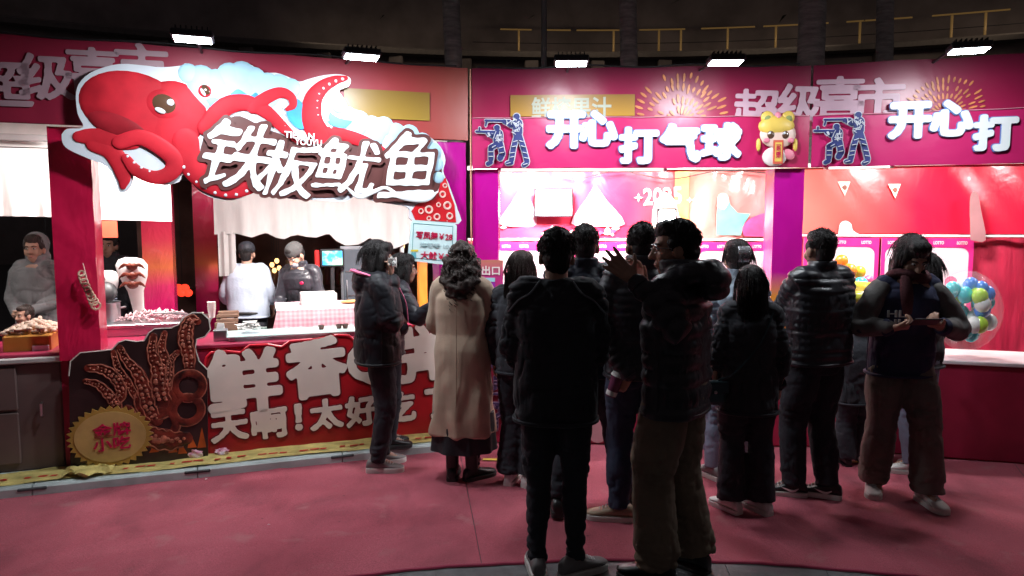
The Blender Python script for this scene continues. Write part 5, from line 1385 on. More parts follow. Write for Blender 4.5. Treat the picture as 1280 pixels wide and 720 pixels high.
# ---- floodlights over the fascias, on arms
m_ledface = M('led_face', (1, 1, 1), emit=34, ecol=(.86, .95, 1.0))
m_house = M('lamp_housing', (.03, .03, .035), rough=.45, metal=.4)
def flood(u, v, out, fr, label, power, w=.20):
    s, z = fr.sv(u, v, -out); 
    t = Thing('floodlight', label, 'floodlight', fr, (s, -out, z), 'floodlights along the stall fronts')
    tilt = radians(-2)   # face looks straight down; the wide lens throws most light on the fascia
    Rm = Matrix.Rotation(tilt, 3, 'X')
    def tr(mb): mb.v = [tuple(Rm @ Vector(p)+Vector((s, -out, z))) for p in mb.v]; return mb
    t.part('housing', tr(MB().bbox(-w/2-.015, w/2+.015, -.075, .075, .004, .045, .008)), m_house)
    t.part('led_face', tr(MB().bbox(-w/2, w/2, -.062, .062, -.002, .003, .0005)), m_ledface)
    for k in range(7): t.part('cooling_fin', tr(MB().box(-w/2+.01+k*w/7, -w/2+.016+k*w/7, -.06, .06, .045, .065)), m_house)
    t.part('arm', MB().tube([(s, -out, z+.05), (s, -out*.5, z+.085), (s, .05, 2.93)], .010, n=8, sub=3), m_house, smooth=True)
    ld = bpy.data.lights.new('floodlight_lamp', 'AREA'); ld.shape = 'RECTANGLE'; ld.size = w; ld.size_y = .12; ld.energy = power; ld.color = (.90, .95, 1.0); ld.spread = radians(180)
    lo = bpy.data.objects.new('floodlight_lamp', ld); COL.objects.link(lo); lo.parent = t.e
    lo.location = tuple(Rm @ Vector((0, 0, -.012))); lo.rotation_euler = (radians(24), 0, 0)
    return t
flood(241, 50, .80, FL, 'floodlight on an arm above the head of the octopus sign', 20)
flood(452, 72, .80, FL, 'floodlight on an arm above the curled tentacle of the octopus sign', 25)
flood(714, 80, .80, F1, 'floodlight on an arm above the first white character of the middle stall', 19)
flood(907, 79, .80, F1, 'floodlight on an arm above the orange firework print', 19)
flood(1211, 64, .80, F2, 'floodlight on an arm above the stall further to the right', 15)

# ---- lamps inside the stalls
def worklamp(fr, s, d, z, aim, label, power, col=(1, .95, .92), w=.3, h=.2, face=20, spread=160):
    p = fr.w(s, d, z); q = fr.w(*aim); dr = (q-p).normalized()
    t = Thing('work_lamp', label, 'lamp', fr, (s, d, z), 'lamps under the stall roofs')
    loc_dir = Vector((dr.dot(fr.e), dr.dot(fr.q), dr.z)); Rq = loc_dir.to_track_quat('-Z', 'Y').to_matrix()
    def tr(mb): mb.v = [tuple(Rq @ Vector(v)+Vector((s, d, z))) for v in mb.v]; return mb
    t.part('housing', tr(MB().bbox(-w/2-.02, w/2+.02, -h/2-.02, h/2+.02, .004, .05, .008)), m_house)
    t.part('led_face', tr(MB().bbox(-w/2, w/2, -h/2, h/2, -.002, .003, .0005)), M('led_face_%d' % face, (1, 1, 1), emit=face, ecol=col))
    t.part('bracket', MB().tube([(s, d, z+.04), (s, d, 2.66)], .012, n=6), m_house)
    ld = bpy.data.lights.new('work_lamp_light', 'AREA'); ld.shape = 'RECTANGLE'; ld.size = w; ld.size_y = h; ld.energy = power; ld.color = col; ld.spread = radians(spread)
    lo = bpy.data.objects.new('work_lamp_light', ld); COL.objects.link(lo); lo.parent = t.e
    lo.rotation_euler = Rq.to_euler(); lo.location = loc_dir*.01
worklamp(F1, .62, .75, 2.45, (.62, 1.6, 1.7), 'lamp under the middle stall roof aimed at the camping print', 100)
worklamp(F1, 1.55, .8, 2.45, (1.5, 1.3, 1.0), 'lamp under the middle stall roof near the year print', 24)
worklamp(F1, 2.4, .6, 2.45, (2.4, 1.3, 1.0), 'lamp under the middle stall roof near the coral banner', 18)
worklamp(F2, .9, .6, 2.45, (.9, 1.2, 1.0), 'lamp under the roof over the yellow balloons', 24)
worklamp(F2, 2.2, .6, 2.45, (2.0, 1.2, .9), 'lamp under the roof over the balloon bag', 11)
worklamp(FL, -1.0, .7, 2.5, (-1.2, 1.6, .9), 'lamp under the squid stall canopy over the serving table', 40, (1, .92, .88), spread=115)
worklamp(FL, -2.55, .8, 2.5, (-2.8, 1.3, 1.2), 'lamp under the squid stall canopy over the metal table', 34, (1, .95, .92))
worklamp(FL, -4.2, .7, 2.45, (-4.0, 1.3, 1.3), 'lamp under the roof of the far left stall', 9, (1, .93, .88))
def tube_light(fr, s0, s1, d, z, label, e):
    t = Thing('tube_light', label, 'tube light', fr, ((s0+s1)/2, d, z), 'tube lights under the fascias')
    t.part('tube', MB().tube([(s0, d, z), (s1, d, z)], .014, n=10), M('tube_glow_%d' % (e*10), (1, 1, 1), emit=e, ecol=(1, .95, .88)), smooth=True)
    t.part('batten', MB().bbox(s0-.02, s1+.02, d+.018, d+.04, z-.02, z+.025, .004), m_white)
    for s in (s0, s1): t.part('end_cap', MB().bbox(s-.015, s+.015, d-.018, d+.017, z-.018, z+.018, .003), m_white)
    for s in (s0+.1, s1-.1): t.part('hanger', MB().tube([(s, d+.03, z+.02), (s, d+.03, 2.62)], .004, n=5), m_dmetal)
tube_light(F1, .2, 1.55, .25, 2.195, 'long dim white tube light under the middle stall fascia', 1.0)
tube_light(F2, .15, .62, .25, 2.205, 'short bright tube light under the fascia by the corner pillar', 3.0)

# ---- small gear of the stalls
s, _ = FL.sv(276, 424, .3)
nd = Thing('napkin_box', 'small steel napkin box with paper sticking out, at the left end of the ledge', 'napkins', FL, (s, .3, ZC+.042))
nd.part('box_body', MB().bbox(s-.05, s+.05, .25, .35, ZC+.001, ZC+.085, .006), m_steel)
mb = MB()
for k in range(5): mb.add([(s-.03, .28+.012*k, ZC+.085), (s+.03, .28+.012*k, ZC+.085), (s+.025, .275+.015*k, ZC+.125), (s-.02, .285+.012*k, ZC+.13)], [(0, 1, 2, 3)])
nd.part('paper', mb, m_card)
s, _ = FL.sv(213, 400, .82)
tg = Thing('tongs', 'steel tongs lying across the raw squid pile', 'tongs', FL, (s, .82, zT+.05))
for q in (-.012, .012): tg.part('tong_arm', MB().tube([(s-.12, .80+q, zT+.075), (s, .81+q*1.8, zT+.07), (s+.13, .82+q*2.5, zT+.05)], .006, n=6, sub=3), m_steel, smooth=True)
# cables strung along the fascia tops and down a pillar
def cable(fr, pts, label, r=.007):
    mb = MB().tube(pts, r, n=6, sub=6); solo('power_cable', mb, m_black, label, 'cable', fr, pts[0], group='power cables on the stalls', smooth=True)
cable(FL, [(-4.4, -.03, 2.94)]+[(-4.4+.55*k, -.02, 2.965-.018*(k % 2)) for k in range(1, 8)]+[(-.1, -.02, 2.96)], 'black power cable looped along the top of the squid stall fascia')
cable(F1, [(.05, -.05, 2.955)]+[(.05+.42*k, -.04, 2.965-.02*(k % 2)) for k in range(1, 6)]+[(2.5, -.04, 2.96)], 'black power cable looped along the top of the middle stall fascia')
cable(F1, [(.6, DBK-.12, 2.28), (.9, DBK-.12, 2.20), (1.3, DBK-.12, 2.27), (1.8, DBK-.13, 2.19), (2.3, DBK-.12, 2.27), (2.8, DBK-.12, 2.24)], 'thin black cable sagging across the top of the lit camping banner', .005)

# ---- bright lamps fixed on the middle stall's back wall, facing the crowd
def wall_lamp(u, v, w, h, power, label):
    d = DBK-.16; s, z = F1.sv(u, v, d)
    t = Thing('wall_lamp', label, 'lamp', F1, (s, d, z), 'lamps on the back wall of the middle stall')
    t.part('housing', MB().bbox(s-w/2-.02, s+w/2+.02, d+.006, d+.06, z-h/2-.02, z+h/2+.02, .01), m_house)
    t.part('led_face', MB().bbox(s-w/2, s+w/2, d-.004, d+.0055, z-h/2, z+h/2, .002), M('led_face_wall', (1, 1, 1), emit=14, ecol=(1, .97, .96)))
    t.part('bracket', MB().bbox(s-.02, s+.02, d+.061, DBK-.02, z-.02, z+.02, .004), m_house)
    ld = bpy.data.lights.new('wall_lamp_light', 'AREA'); ld.shape = 'RECTANGLE'; ld.size = w; ld.size_y = h; ld.energy = power; ld.color = (1, .95, .96)
    lo = bpy.data.objects.new('wall_lamp_light', ld); COL.objects.link(lo); lo.parent = t.e; lo.location = (0, -.012, 0); lo.rotation_euler = (pi/2-.18, 0, 0)
wall_lamp(692, 253, .34, .24, 105, 'blazing white lamp panel on the wall between the two tent prints')
wall_lamp(834, 271, .15, .13, 40, 'smaller blazing white lamp below the year print')

# yellow marking tape on the carpet by the counters
m_tape = M('yellow_tape', (.60, .42, .06), rough=.5, var=.3, scale=20)
for (u, v), lab in (((620, 574), 'short yellow tape mark on the carpet beside the camel coat woman'), ((1076, 577), 'short yellow tape mark on the carpet under the child in black')):
    q = ground(u, v, .0125); mb = MB().add([(q.x-.10, q.y-.02, q.z), (q.x+.10, q.y-.03, q.z), (q.x+.105, q.y+.01, q.z+.001), (q.x-.095, q.y+.022, q.z+.001)], [(0, 1, 2, 3)])
    solo('floor_tape', mb, m_tape, lab, 'tape', WORLD, tuple(q))

# ============================================================ PEOPLE
def vnoise(P, seed=0):
    """smooth value noise in -1..1 for an array of points"""
    Q = P+np.array((17.3, 5.1, 9.7))*(seed+1)+1000
    i = np.floor(Q).astype(np.int64); f = Q-i; f = f*f*(3-2*f)
    def h(x, y, z):
        n = (x*374761393+y*668265263+z*2147483647+seed*144665) & 0x7fffffff
        n = ((n ^ (n >> 13))*1274126177) & 0x7fffffff
        return ((n ^ (n >> 16)) & 0xffff)/32767.5-1
    r = 0
    for dx in (0, 1):
        for dy in (0, 1):
            for dz in (0, 1):
                w = (f[:, 0] if dx else 1-f[:, 0])*(f[:, 1] if dy else 1-f[:, 1])*(f[:, 2] if dz else 1-f[:, 2])
                r = r+w*h(i[:, 0]+dx, i[:, 1]+dy, i[:, 2]+dz)
    return r
def segdist(P, a, b):
    a = np.array(a, float); b = np.array(b, float); d = b-a; L = d.dot(d)+1e-9
    t = np.clip((P-a).dot(d)/L, 0, 1)
    return np.linalg.norm(P-(a+t[:, None]*d), axis=1), t

QUEUE = []
def enqueue(mb, name, mat, parent, voxel, smooth_it, deci, post=None, label=None, isroot=None):
    me = mb.mesh(name)
    o = bpy.data.objects.new('tmp', me); COL.objects.link(o)
    r = o.modifiers.new('r', 'REMESH'); r.mode = 'VOXEL'; r.voxel_size = voxel; r.use_smooth_shade = True
    if smooth_it:
        s = o.modifiers.new('s', 'SMOOTH'); s.factor = .5; s.iterations = smooth_it
    if deci and deci < 1:
        d = o.modifiers.new('d', 'DECIMATE'); d.ratio = deci
    QUEUE.append((o, name, mat, parent, post, label))
def flush():
    dg = bpy.context.evaluated_depsgraph_get()
    done = []
    for o, name, mat, parent, post, label in QUEUE:
        me = bpy.data.meshes.new_from_object(o.evaluated_get(dg)); me.name = name
        done.append(me)
    for (o, name, mat, parent, post, label), me in zip(QUEUE, done):
        n = len(me.vertices)
        if post and n:
            v = np.empty(n*3); me.vertices.foreach_get('co', v); v = v.reshape(-1, 3)
            nr = np.empty(n*3); me.vertices.foreach_get('normal', nr); nr = nr.reshape(-1, 3)
            v2 = v+nr*post(v)[:, None]
            me.vertices.foreach_set('co', v2.ravel()); me.update()
        me.shade_smooth(); me.materials.clear(); me.materials.append(mat)
        if isinstance(parent, bpy.types.Object) and parent.data is None and parent.type == 'EMPTY' : pass
        if isinstance(parent, dict):            # the body itself: give the mesh to the waiting root object
            parent['obj'].data = me
        else:
            ob = bpy.data.objects.new(name, me); COL.objects.link(ob); ob.parent = parent
            if label: ob['label'] = label
        old = o.data; bpy.data.objects.remove(o); bpy.data.meshes.remove(old)
    QUEUE.clear()

m_skin = M('skin', (.42, .235, .165), rough=.5, var=.08, scale=12, bump=.06, bscale=140)
m_hair = M('black_hair', (.012, .009, .009), rough=.55, var=.4, scale=30, bump=.8, bscale=60, stretch=(3, 3, .5), spec=.35)
m_hairb = M('dark_brown_hair', (.035, .022, .018), rough=.55, var=.4, scale=30, bump=.8, bscale=60, stretch=(3, 3, .5), spec=.35)
def cloth(name, col, rough=.75, bump=.35, sheen=.15, bscale=45, var=.18, spec=.3): return M(name, col, rough=rough, var=var, scale=5, bump=bump, bscale=bscale, sheen=sheen*.25, spec=spec, bdist=.006)

BASE = dict(neck=(0, -.015, 1.43), head=(0, .015, 1.555), shL=(-.160, -.01, 1.375), shR=(.160, -.01, 1.375),
    elL=(-.212, -.035, 1.11), elR=(.212, -.035, 1.11), wrL=(-.222, .05, .875), wrR=(.222, .05, .875),
    hipL=(-.088, 0, .90), hipR=(.088, 0, .90), knL=(-.105, .03, .49), knR=(.105, .03, .49), anL=(-.11, -.02, .085), anR=(.11, -.02, .085))

class Person:
    def __init__(s, label, pos, h, deg, pose=None, lean=(0, 0), yaw=0, nod=0, foot=(12, -12), tilt=0, female=False, build=1., group=None, floor=0.006):
        s.k = h/1.70; s.h = h; s.build = build; s.female = female
        s.pos = Vector((pos[0], pos[1], floor)); s.a = radians(deg)
        s.Rz = Matrix.Rotation(s.a, 3, 'Z'); s.Ri = s.Rz.inverted()
        me = bpy.data.meshes.new('person'); o = bpy.data.objects.new('person', me); COL.objects.link(o)
        o.location = s.pos; o.rotation_euler = (0, 0, s.a)
        o['label'] = label; o['category'] = 'person'
        if group: o['group'] = group
        s.o = o
        J = {}
        for k_, v in BASE.items():
            v = np.array(v, float)
            if v[2] > .95 and k_[:2] in ('ne', 'he', 'sh', 'el', 'wr'):
                q = max(0, (v[2]-.95)/.48); v = v+np.array((lean[0]*q, lean[1]*q, -.5*(lean[0]**2+lean[1]**2)*q))
            if female and k_[:2] == 'sh': v[0] *= .9
            J[k_] = v*s.k
        s.lean = lean
        for k_, v in (pose or {}).items():
            if k_.endswith('@'):
                J[k_[:-1]] = np.array(s.Ri @ (Vector(v)-s.pos))
            else: J[k_] = np.array(v, float)*s.k
        s.J = J; s.yaw = radians(yaw); s.nod = radians(nod); s.tilt = radians(tilt); s.foot = foot
        s.Hm = Matrix.Rotation(s.yaw, 3, 'Z') @ Matrix.Rotation(s.tilt, 3, 'Y') @ Matrix.Rotation(s.nod, 3, 'X')
    def hp(s, p, c=None):      # head-local to person-local
        v = s.Hm @ Vector(p)*s.k; return (s.J['head'][0]+v.x, s.J['head'][1]+v.y, s.J['head'][2]+v.z)
    def hell(s, mb, c, r, n=14, m=10, rot=None):
        Rm = s.Hm @ rot if rot else s.Hm
        mb.ell(s.hp(c), tuple(q*s.k for q in r), n, m, Rm)
    def tor(s, x, y, z):       # torso point with the lean applied
        q = max(0, (z-.95)/.48); return np.array((x+s.lean[0]*q, y+s.lean[1]*q, z-.5*(s.lean[0]**2+s.lean[1]**2)*q))*s.k
    def ring(s, z, rx, ry, oy=0, ox=0, n=28, ex=2.4):
        out = []
        for k in range(n):
            a = 2*pi*k/n; c, q = cos(a), sin(a)
            out.append(tuple(s.tor(ox+rx*abs(c)**(2/ex)*(1 if c >= 0 else -1), oy+ry*abs(q)**(2/ex)*(1 if q >= 0 else -1), z)))
        return out
    # ---------------------------------------------------------------- body
    def body(s, hands=('relax', 'relax'), voxel=.009, deci=.5, face=True, fist=None):
        mb = MB(); k = s.k; J = s.J
        E = s.hell
        E(mb, (0, -.012, .045), (.074, .094, .088)); E(mb, (0, .022, -.015), (.063, .068, .085)); E(mb, (0, .034, -.068), (.046, .050, .042)); E(mb, (0, .058, -.094), (.022, .020, .018))
        for sx in (-1, 1):
            E(mb, (sx*.077, -.004, -.008), (.012, .026, .034), 10, 8); E(mb, (sx*.036, .056, -.028), (.026, .030, .030))
        if face:
            mb.capsule([s.hp((0, .080, .028)), s.hp((0, .098, -.008)), s.hp((0, .107, -.026))], [.009*k, .012*k, .015*k], n=10)
            E(mb, (0, .072, .034), (.052, .020, .011)); E(mb, (.011, .096, -.030), (.010, .010, .009)); E(mb, (-.011, .096, -.030), (.010, .010, .009))
            E(mb, (0, .080, -.058), (.026, .014, .008)); E(mb, (0, .078, -.070), (.022, .014, .009))
        mb.capsule([tuple(J['neck']+np.array((0, -.0, -.05))*k), tuple(J['neck']+np.array((0, .0, .02))*k), s.hp((0, -.012, -.04))], [.062*k, .055*k, .055*k], n=14)
        b = s.build
        mb.loft([s.ring(z, rx*b, ry*b) for z, rx, ry in ((.80, .12, .085), (.92, .155, .10), (1.04, .135, .088), (1.2, .15, .10), (1.34, .155, .095), (1.41, .10, .07), (1.45, .055, .055))])
        for sd in 'LR':
            mb.capsule([tuple(J['sh'+sd]), tuple(J['el'+sd]), tuple(J['wr'+sd])], [.052*k, .040*k, .028*k], n=12)
            mb.capsule([tuple(J['hip'+sd]), tuple(J['kn'+sd]), tuple(J['an'+sd])], [.078*k*b, .055*k, .038*k], n=12)
            mb.capsule([tuple(J['an'+sd]), tuple(J['an'+sd]+np.array((0, .10, -.045))*k)], [.035*k, .025*k], n=8)
        for sd, hs in zip('LR', hands):
            if hs: s.hand(mb, sd, hs)
        enqueue(mb, 'person', m_skin, {'obj': s.o}, voxel, 2, deci)
        if face:
            for sx in (-1, 1):
                e = MB(); E(e, (sx*.031, .0795, .010), (.014, .010, .007), 12, 8); s.add('eye', e, M('eye_white', (.55, .52, .50), rough=.2), smooth=True)
                e = MB(); E(e, (sx*.031, .0875, .010), (.0062, .004, .0062), 10, 6); s.add('iris', e, M('dark_iris', (.012, .008, .006), rough=.1), smooth=True)
                e = MB(); e.capsule([s.hp((sx*.014, .091, .027)), s.hp((sx*.032, .089, .034)), s.hp((sx*.050, .072, .029))], [.003*k, .004*k, .002*k], n=6); s.add('eyebrow', e, m_hair, smooth=True)
            e = MB(); E(e, (0, .0905, -.0645), (.020, .004, .0035), 10, 6); s.add('mouth', e, M('lip_line', (.22, .07, .06), rough=.4), smooth=True)
    def hand(s, mb, sd, spec):
        """spec: dict(d=finger direction, n=palm normal (world), mode) or a mode name"""
        k = s.k; J = s.J; w = J['wr'+sd]; el = J['el'+sd]
        if isinstance(spec, str): spec = dict(mode=spec)
        d = np.array(s.Ri @ Vector(spec['d'])) if 'd' in spec else (w-el)
        d = d/np.linalg.norm(d)
        if 'n' in spec: n = np.array(s.Ri @ Vector(spec['n']))
        else: n = np.array((1. if sd == 'L' else -1., 0, .05))
        n = n-d*n.dot(d); n /= np.linalg.norm(n)+1e-9
        t = np.cross(d, n)*(1 if sd == 'R' else -1)      # towards the thumb
        mode = spec.get('mode', 'relax')
        curl = {'relax': (18, 28, 20), 'open': (4, 14, 12), 'grip': (45, 70, 45), 'pinch': (38, 45, 25), 'phone': (50, 60, 35)}[mode]
        spread = {'relax': 3, 'open': 9, 'grip': 1, 'pinch': 3, 'phone': 3}[mode]
        fr = (.0108 if mode == 'open' else .009)*k
        kn = []
        mb.capsule([tuple(w), tuple(w+d*.03*k)], [.027*k, .029*k], n=10, flat=(tuple(n), .72))
        for i, off in enumerate((.030, .010, -.010, -.029)):
            kn.append(w+d*(.088-.004*abs(i-1.2))*k+t*off*k)
            mb.capsule([tuple(w+d*.012*k+t*off*.55*k), tuple(kn[-1])], [.015*k, .0125*k], n=8)
        def rot(v, ax, deg):
            a = radians(deg); return v*cos(a)+np.cross(ax, v)*sin(a)+ax*ax.dot(v)*(1-cos(a))
        ax = np.cross(d, n)      # rotating about +ax by +angle turns d towards ... n
        for i, (p, L) in enumerate(zip(kn, (.94, 1.05, .98, .78))):
            dd = d*cos(radians(spread*(1.4-i)))+t*sin(radians(spread*(1.4-i)))
            axx = np.cross(dd, n); axx /= np.linalg.norm(axx)
            P = [p]; q = p; ang = 0
            var = (0, 3, 5, 9)[i]*(1 if mode != 'open' else .6)
            for seg, c in zip((.044, .027, .021), curl):
                ang += c+var*.6
                q = q+rot(dd, axx, ang)*seg*L*k; P.append(q)
            mb.capsule([tuple(x) for x in P], [fr*1.08, fr, fr*.9, fr*.75], n=8)
        tb = w+d*.028*k+t*.024*k+n*.004*k
        ta = {'relax': 32, 'open': 58, 'grip': 35, 'pinch': 28, 'phone': 35}[mode]
        td = d*cos(radians(ta))+t*sin(radians(ta))
        tin = {'relax': .25, 'open': .1, 'grip': .75, 'pinch': .65, 'phone': .55}[mode]
        P = [w+d*.015*k+t*.012*k, tb+td*.022*k, tb+td*.052*k+n*tin*.015*k, tb+(td*.072+d*.010)*k+n*tin*.034*k]
        mb.capsule([tuple(x) for x in P], [.015*k, .0125*k, .0105*k, .008*k], n=8)
    def add(s, name, mb, mat, smooth=False, label=None, parent=None):
        me = mb.mesh(name, (0, 0, 0), smooth); me.materials.append(mat)
        o = bpy.data.objects.new(name, me); COL.objects.link(o); o.parent = parent or s.o
        if label: o['label'] = label
        return o
    # ---------------------------------------------------------------- clothes
    def jacket(s, mat, hem=.80, style='plain', bulk=1., flare=0., collar='stand', sleeve=1., cuff=.96, name='jacket', armw=1., length_open=0, voxel=.0092, label=None, hood=None):
        mb = MB(); k = s.k; J = s.J; fx = (.92 if s.female else 1.)*s.build
        Z = [hem, hem+.04, .95, 1.06, 1.2, 1.31, 1.375, 1.415, 1.445]
        RX = [.190+flare, .192+flare*.9, .192+flare*.5, .188+flare*.2, .198, .198, .165, .105, .078]
        RY = [.135+flare*.8, .137+flare*.7, .138+flare*.4, .132, .138, .130, .105, .085, .072]
        zz = [(z, x, y) for z, x, y in zip(Z, RX, RY)]
        if hem < .6:   # long coat: more rings
            zz = [(hem, .215+flare, .165+flare*.8), (.55, .205+flare*.8, .155+flare*.6), (.75, .195+flare*.5, .145+flare*.4)]+[q for q in zz if q[0] >= .9]
        if collar == 'stand': zz += [(1.47, .082, .078), (1.50, .080, .078)]
        elif collar == 'high': zz += [(1.47, .092, .090), (1.515, .092, .092)]
        elif collar == 'low': zz += [(1.46, .074, .07)]
        mb.loft([s.ring(z, x*bulk*fx if z < 1.38 else x*fx, y*bulk if z < 1.38 else y, -.008 if z < 1.4 else -.012) for z, x, y in zz])
        for sd, sx in (('L', -1), ('R', 1)):
            sh, el, wr = J['sh'+sd], J['el'+sd], J['wr'+sd]
            a = sh+np.array((-sx*.06, 0, .005))*k
            end = el+(wr-el)*cuff
            up = sh+(el-sh)*.45; lo = el+(wr-el)*.5
            r = np.array((.078, .076, .066, .059, .053, .046))*k*armw*(1+(bulk-1)*.8)
            mb.capsule([tuple(a), tuple(sh), tuple(up), tuple(el), tuple(lo), tuple(end)], list(r), n=16, sub=4)
        if hood == 'down':
            for q in range(9):
                a = pi*(q/8); x, y = .115*cos(a), -.055-.075*sin(a)
                p = s.tor(x, y, 1.425+.018*sin(a)); mb.ell(tuple(p), (.055*k, .05*k, .055*k), 10, 8)
            p = s.tor(0, -.135, 1.385); mb.ell(tuple(p), (.115*k, .055*k, .085*k), 14, 10)
        if hood == 'big':
            for q in range(9):
                a = pi*(q/8); x, y = .135*cos(a), -.05-.11*sin(a)
                p = s.tor(x*.9, y, 1.44+.03*sin(a)); mb.ell(tuple(p), (.058*k, .058*k, .052*k), 10, 8)
            p = s.tor(0, -.18, 1.42); mb.ell(tuple(p), (.11*k, .07*k, .085*k), 14, 10)
        if hem > .6:
            hb = [np.array(p) for p in s.ring(hem+.012, RX[0]*bulk*fx*1.0, RY[0]*bulk*1.0, -.008)]; hb.append(hb[0])
            s.add('hem_band', MB().tube([tuple(p) for p in hb], .011*k, n=6, close=False, flat=None), mat, smooth=True)
        for sd in 'LR':
            el, wr = J['el'+sd], J['wr'+sd]
            if cuff > .5: s.add('cuff', MB().tube([tuple(el+(wr-el)*(cuff-.05)), tuple(el+(wr-el)*(cuff+.05)), tuple(el+(wr-el)*(cuff+.055))], [.049*k*armw, .047*k*armw, .036*k], n=16), mat, smooth=True)
        if hem > .6 and style != 'coat':      # side seams and yoke, stitched lines
            for sx in (-1, 1):
                q = [s.ring(z, x*bulk*fx+.002, y*bulk+.002, -.008)[0 if sx > 0 else 14] for z, x, y in zip((hem+.03, 1.0, 1.15), (.19, .19, .19), (.13, .13, .13))]
                s.add('side_seam', MB().tube([tuple(p) for p in q], .003*k, n=5, sub=3), mat, smooth=True)
        arms = [(J['sh'+q], J['el'+q], J['wr'+q]) for q in 'LR']; seed = int(abs(s.pos.x*37+s.pos.y*91)) % 50
        hemk = hem*k
        def post(v):
            # which limb a point belongs to
            best = np.full(len(v), 9.); par = np.zeros(len(v)); isarm = np.zeros(len(v), bool)
            tz = np.clip((v[:, 2]-.95*k)/(.48*k), 0, 9)
            cx, cy = s.lean[0]*tz*k, s.lean[1]*tz*k-.008
            dt = np.sqrt(((v[:, 0]-cx)/(.19*k))**2+((v[:, 1]-cy)/(.135*k))**2)
            for sh, el, wr in arms:
                d1, t1 = segdist(v, sh+(el-sh)*.12, el); d2, t2 = segdist(v, el, wr)
                l1, l2 = np.linalg.norm(el-sh), np.linalg.norm(wr-el)
                d = np.minimum(d1, d2); p = np.where(d1 < d2, t1*l1, l1+t2*l2)
                m = (d/(.075*k) < dt*1.05) & (d < best)
                best = np.where(m, d, best); par = np.where(m, p, par); isarm |= m
            n1 = vnoise(v*np.array((7, 7, 5))/k, seed); n2 = vnoise(v*np.array((17, 17, 12))/k, seed+3)
            if style in ('puffer', 'finepuffer'):
                per = (.078 if style == 'puffer' else .045)*k
                q = np.where(isarm, par*1.0, v[:, 2]+.010*n1)
                w = np.abs(np.sin(pi*q/per))**.55
                amp = .020 if style == 'puffer' else .013
                up_ = np.where((~isarm) & (v[:, 2] > 1.40*k), .3, 1)
                return ((w-.75)*amp*(1+.45*n2)+.004*n2+.006*n1)*up_*k
            if style == 'bulky':
                r1 = 1-np.abs(vnoise(v*np.array((4.5, 4.5, 9))/k+n1[:, None]*.4, seed+8)); r2 = 1-np.abs(vnoise(v*np.array((13, 13, 22))/k+n2[:, None]*.4, seed+9))
                return np.maximum(.012*n1+.003*n2-.013*r1**6-.005*r2**8+.003, -.016)*k
            if style == 'smooth': return (.006*n1+.003*n2)*k
            if style == 'coat':
                th = np.arctan2(v[:, 1], v[:, 0]); low = np.clip((1.0*k-v[:, 2])/(.6*k), 0, 1)
                return (.012*low*np.sin(th*7+3*n1)+.006*n1+.003*n2)*k
            e = np.abs(vnoise(v*np.array((9, 9, 16))/k+n1[:, None]*.6, seed+5))
            low = np.clip((1.25*k-v[:, 2])/(.4*k), 0, 1)
            e2 = np.abs(vnoise(v*np.array((15, 15, 24))/k+n2[:, None]*.5, seed+6))
            return (.007*n1+.003*n2-.018*(1-e)**7*(isarm*.9+.35+low*.6)-.008*(1-e2)**8*(.4+isarm))*k
        enqueue(mb, name, mat, s.o, voxel, 2, .8, post, label)
    def trousers(s, mat, legw=1., cuffw=1., top=1.0, name='trousers', bagcuff=0.):
        mb = MB(); k = s.k; J = s.J; b = s.build
        mb.loft([s.ring(z, rx*b, ry*b, -.008) for z, rx, ry in ((.80, .135, .105), (.88, .172, .122), (.96, .165, .115), (top+.03, .15, .105))])
        for sd, sx in (('L', -1), ('R', 1)):
            h, kn, an = J['hip'+sd], J['kn'+sd], J['an'+sd]
            pts = [h+np.array((0, 0, .0)), h+(kn-h)*.5, kn, kn+(an-kn)*.5, kn+(an-kn)*.88, an+(an-kn)*.02]
            r = np.array((.100, .092*(1+(legw-1)*.6), .074*legw, .068*legw*(.5+.5*cuffw), .064*legw*cuffw+bagcuff, .062*legw*cuffw))*k*b
            mb.tube([tuple(p) for p in pts], list(r), n=18, sub=4)
        seed = int(abs(s.pos.x*53+s.pos.y*17)) % 60
        kz = [J['knL'][2], J['anL'][2]]
        def post(v):
            n1 = vnoise(v*np.array((8, 8, 6))/k, seed); e = np.abs(vnoise(v*np.array((8, 8, 17))/k+n1[:, None]*.7, seed+2))
            near = np.exp(-((v[:, 2]-.52*k)/(.10*k))**2)*.8+np.exp(-((v[:, 2]-.14*k)/(.08*k))**2)*1.4+np.exp(-((v[:, 2]-.85*k)/(.08*k))**2)*.8
            e2 = np.abs(vnoise(v*np.array((16, 16, 26))/k, seed+4))
            return np.maximum(.006*n1-.018*(1-e)**6*(.3+near)-.008*(1-e2)**8*(.3+near)+.007*near*n1+.003, -.008)*k
        enqueue(mb, name, mat, s.o, .0095, 1, .8, post)
    def skirt(s, mat, z0, z1, r0, r1):
        mb = MB(); n = 64; rings = []
        for i in range(9):
            z = z0+(z1-z0)*i/8; r = r0+(r1-r0)*i/8
            rings.append([tuple(s.tor(r*1.1*cos(a)*(1+.05*sin(a*9)*(1-i/9)), r*.9*sin(a)*(1+.05*sin(a*9)*(1-i/9)), z)) for a in [2*pi*q/n for q in range(n)]])
        s.add('skirt', mb.loft(rings), mat, smooth=True)
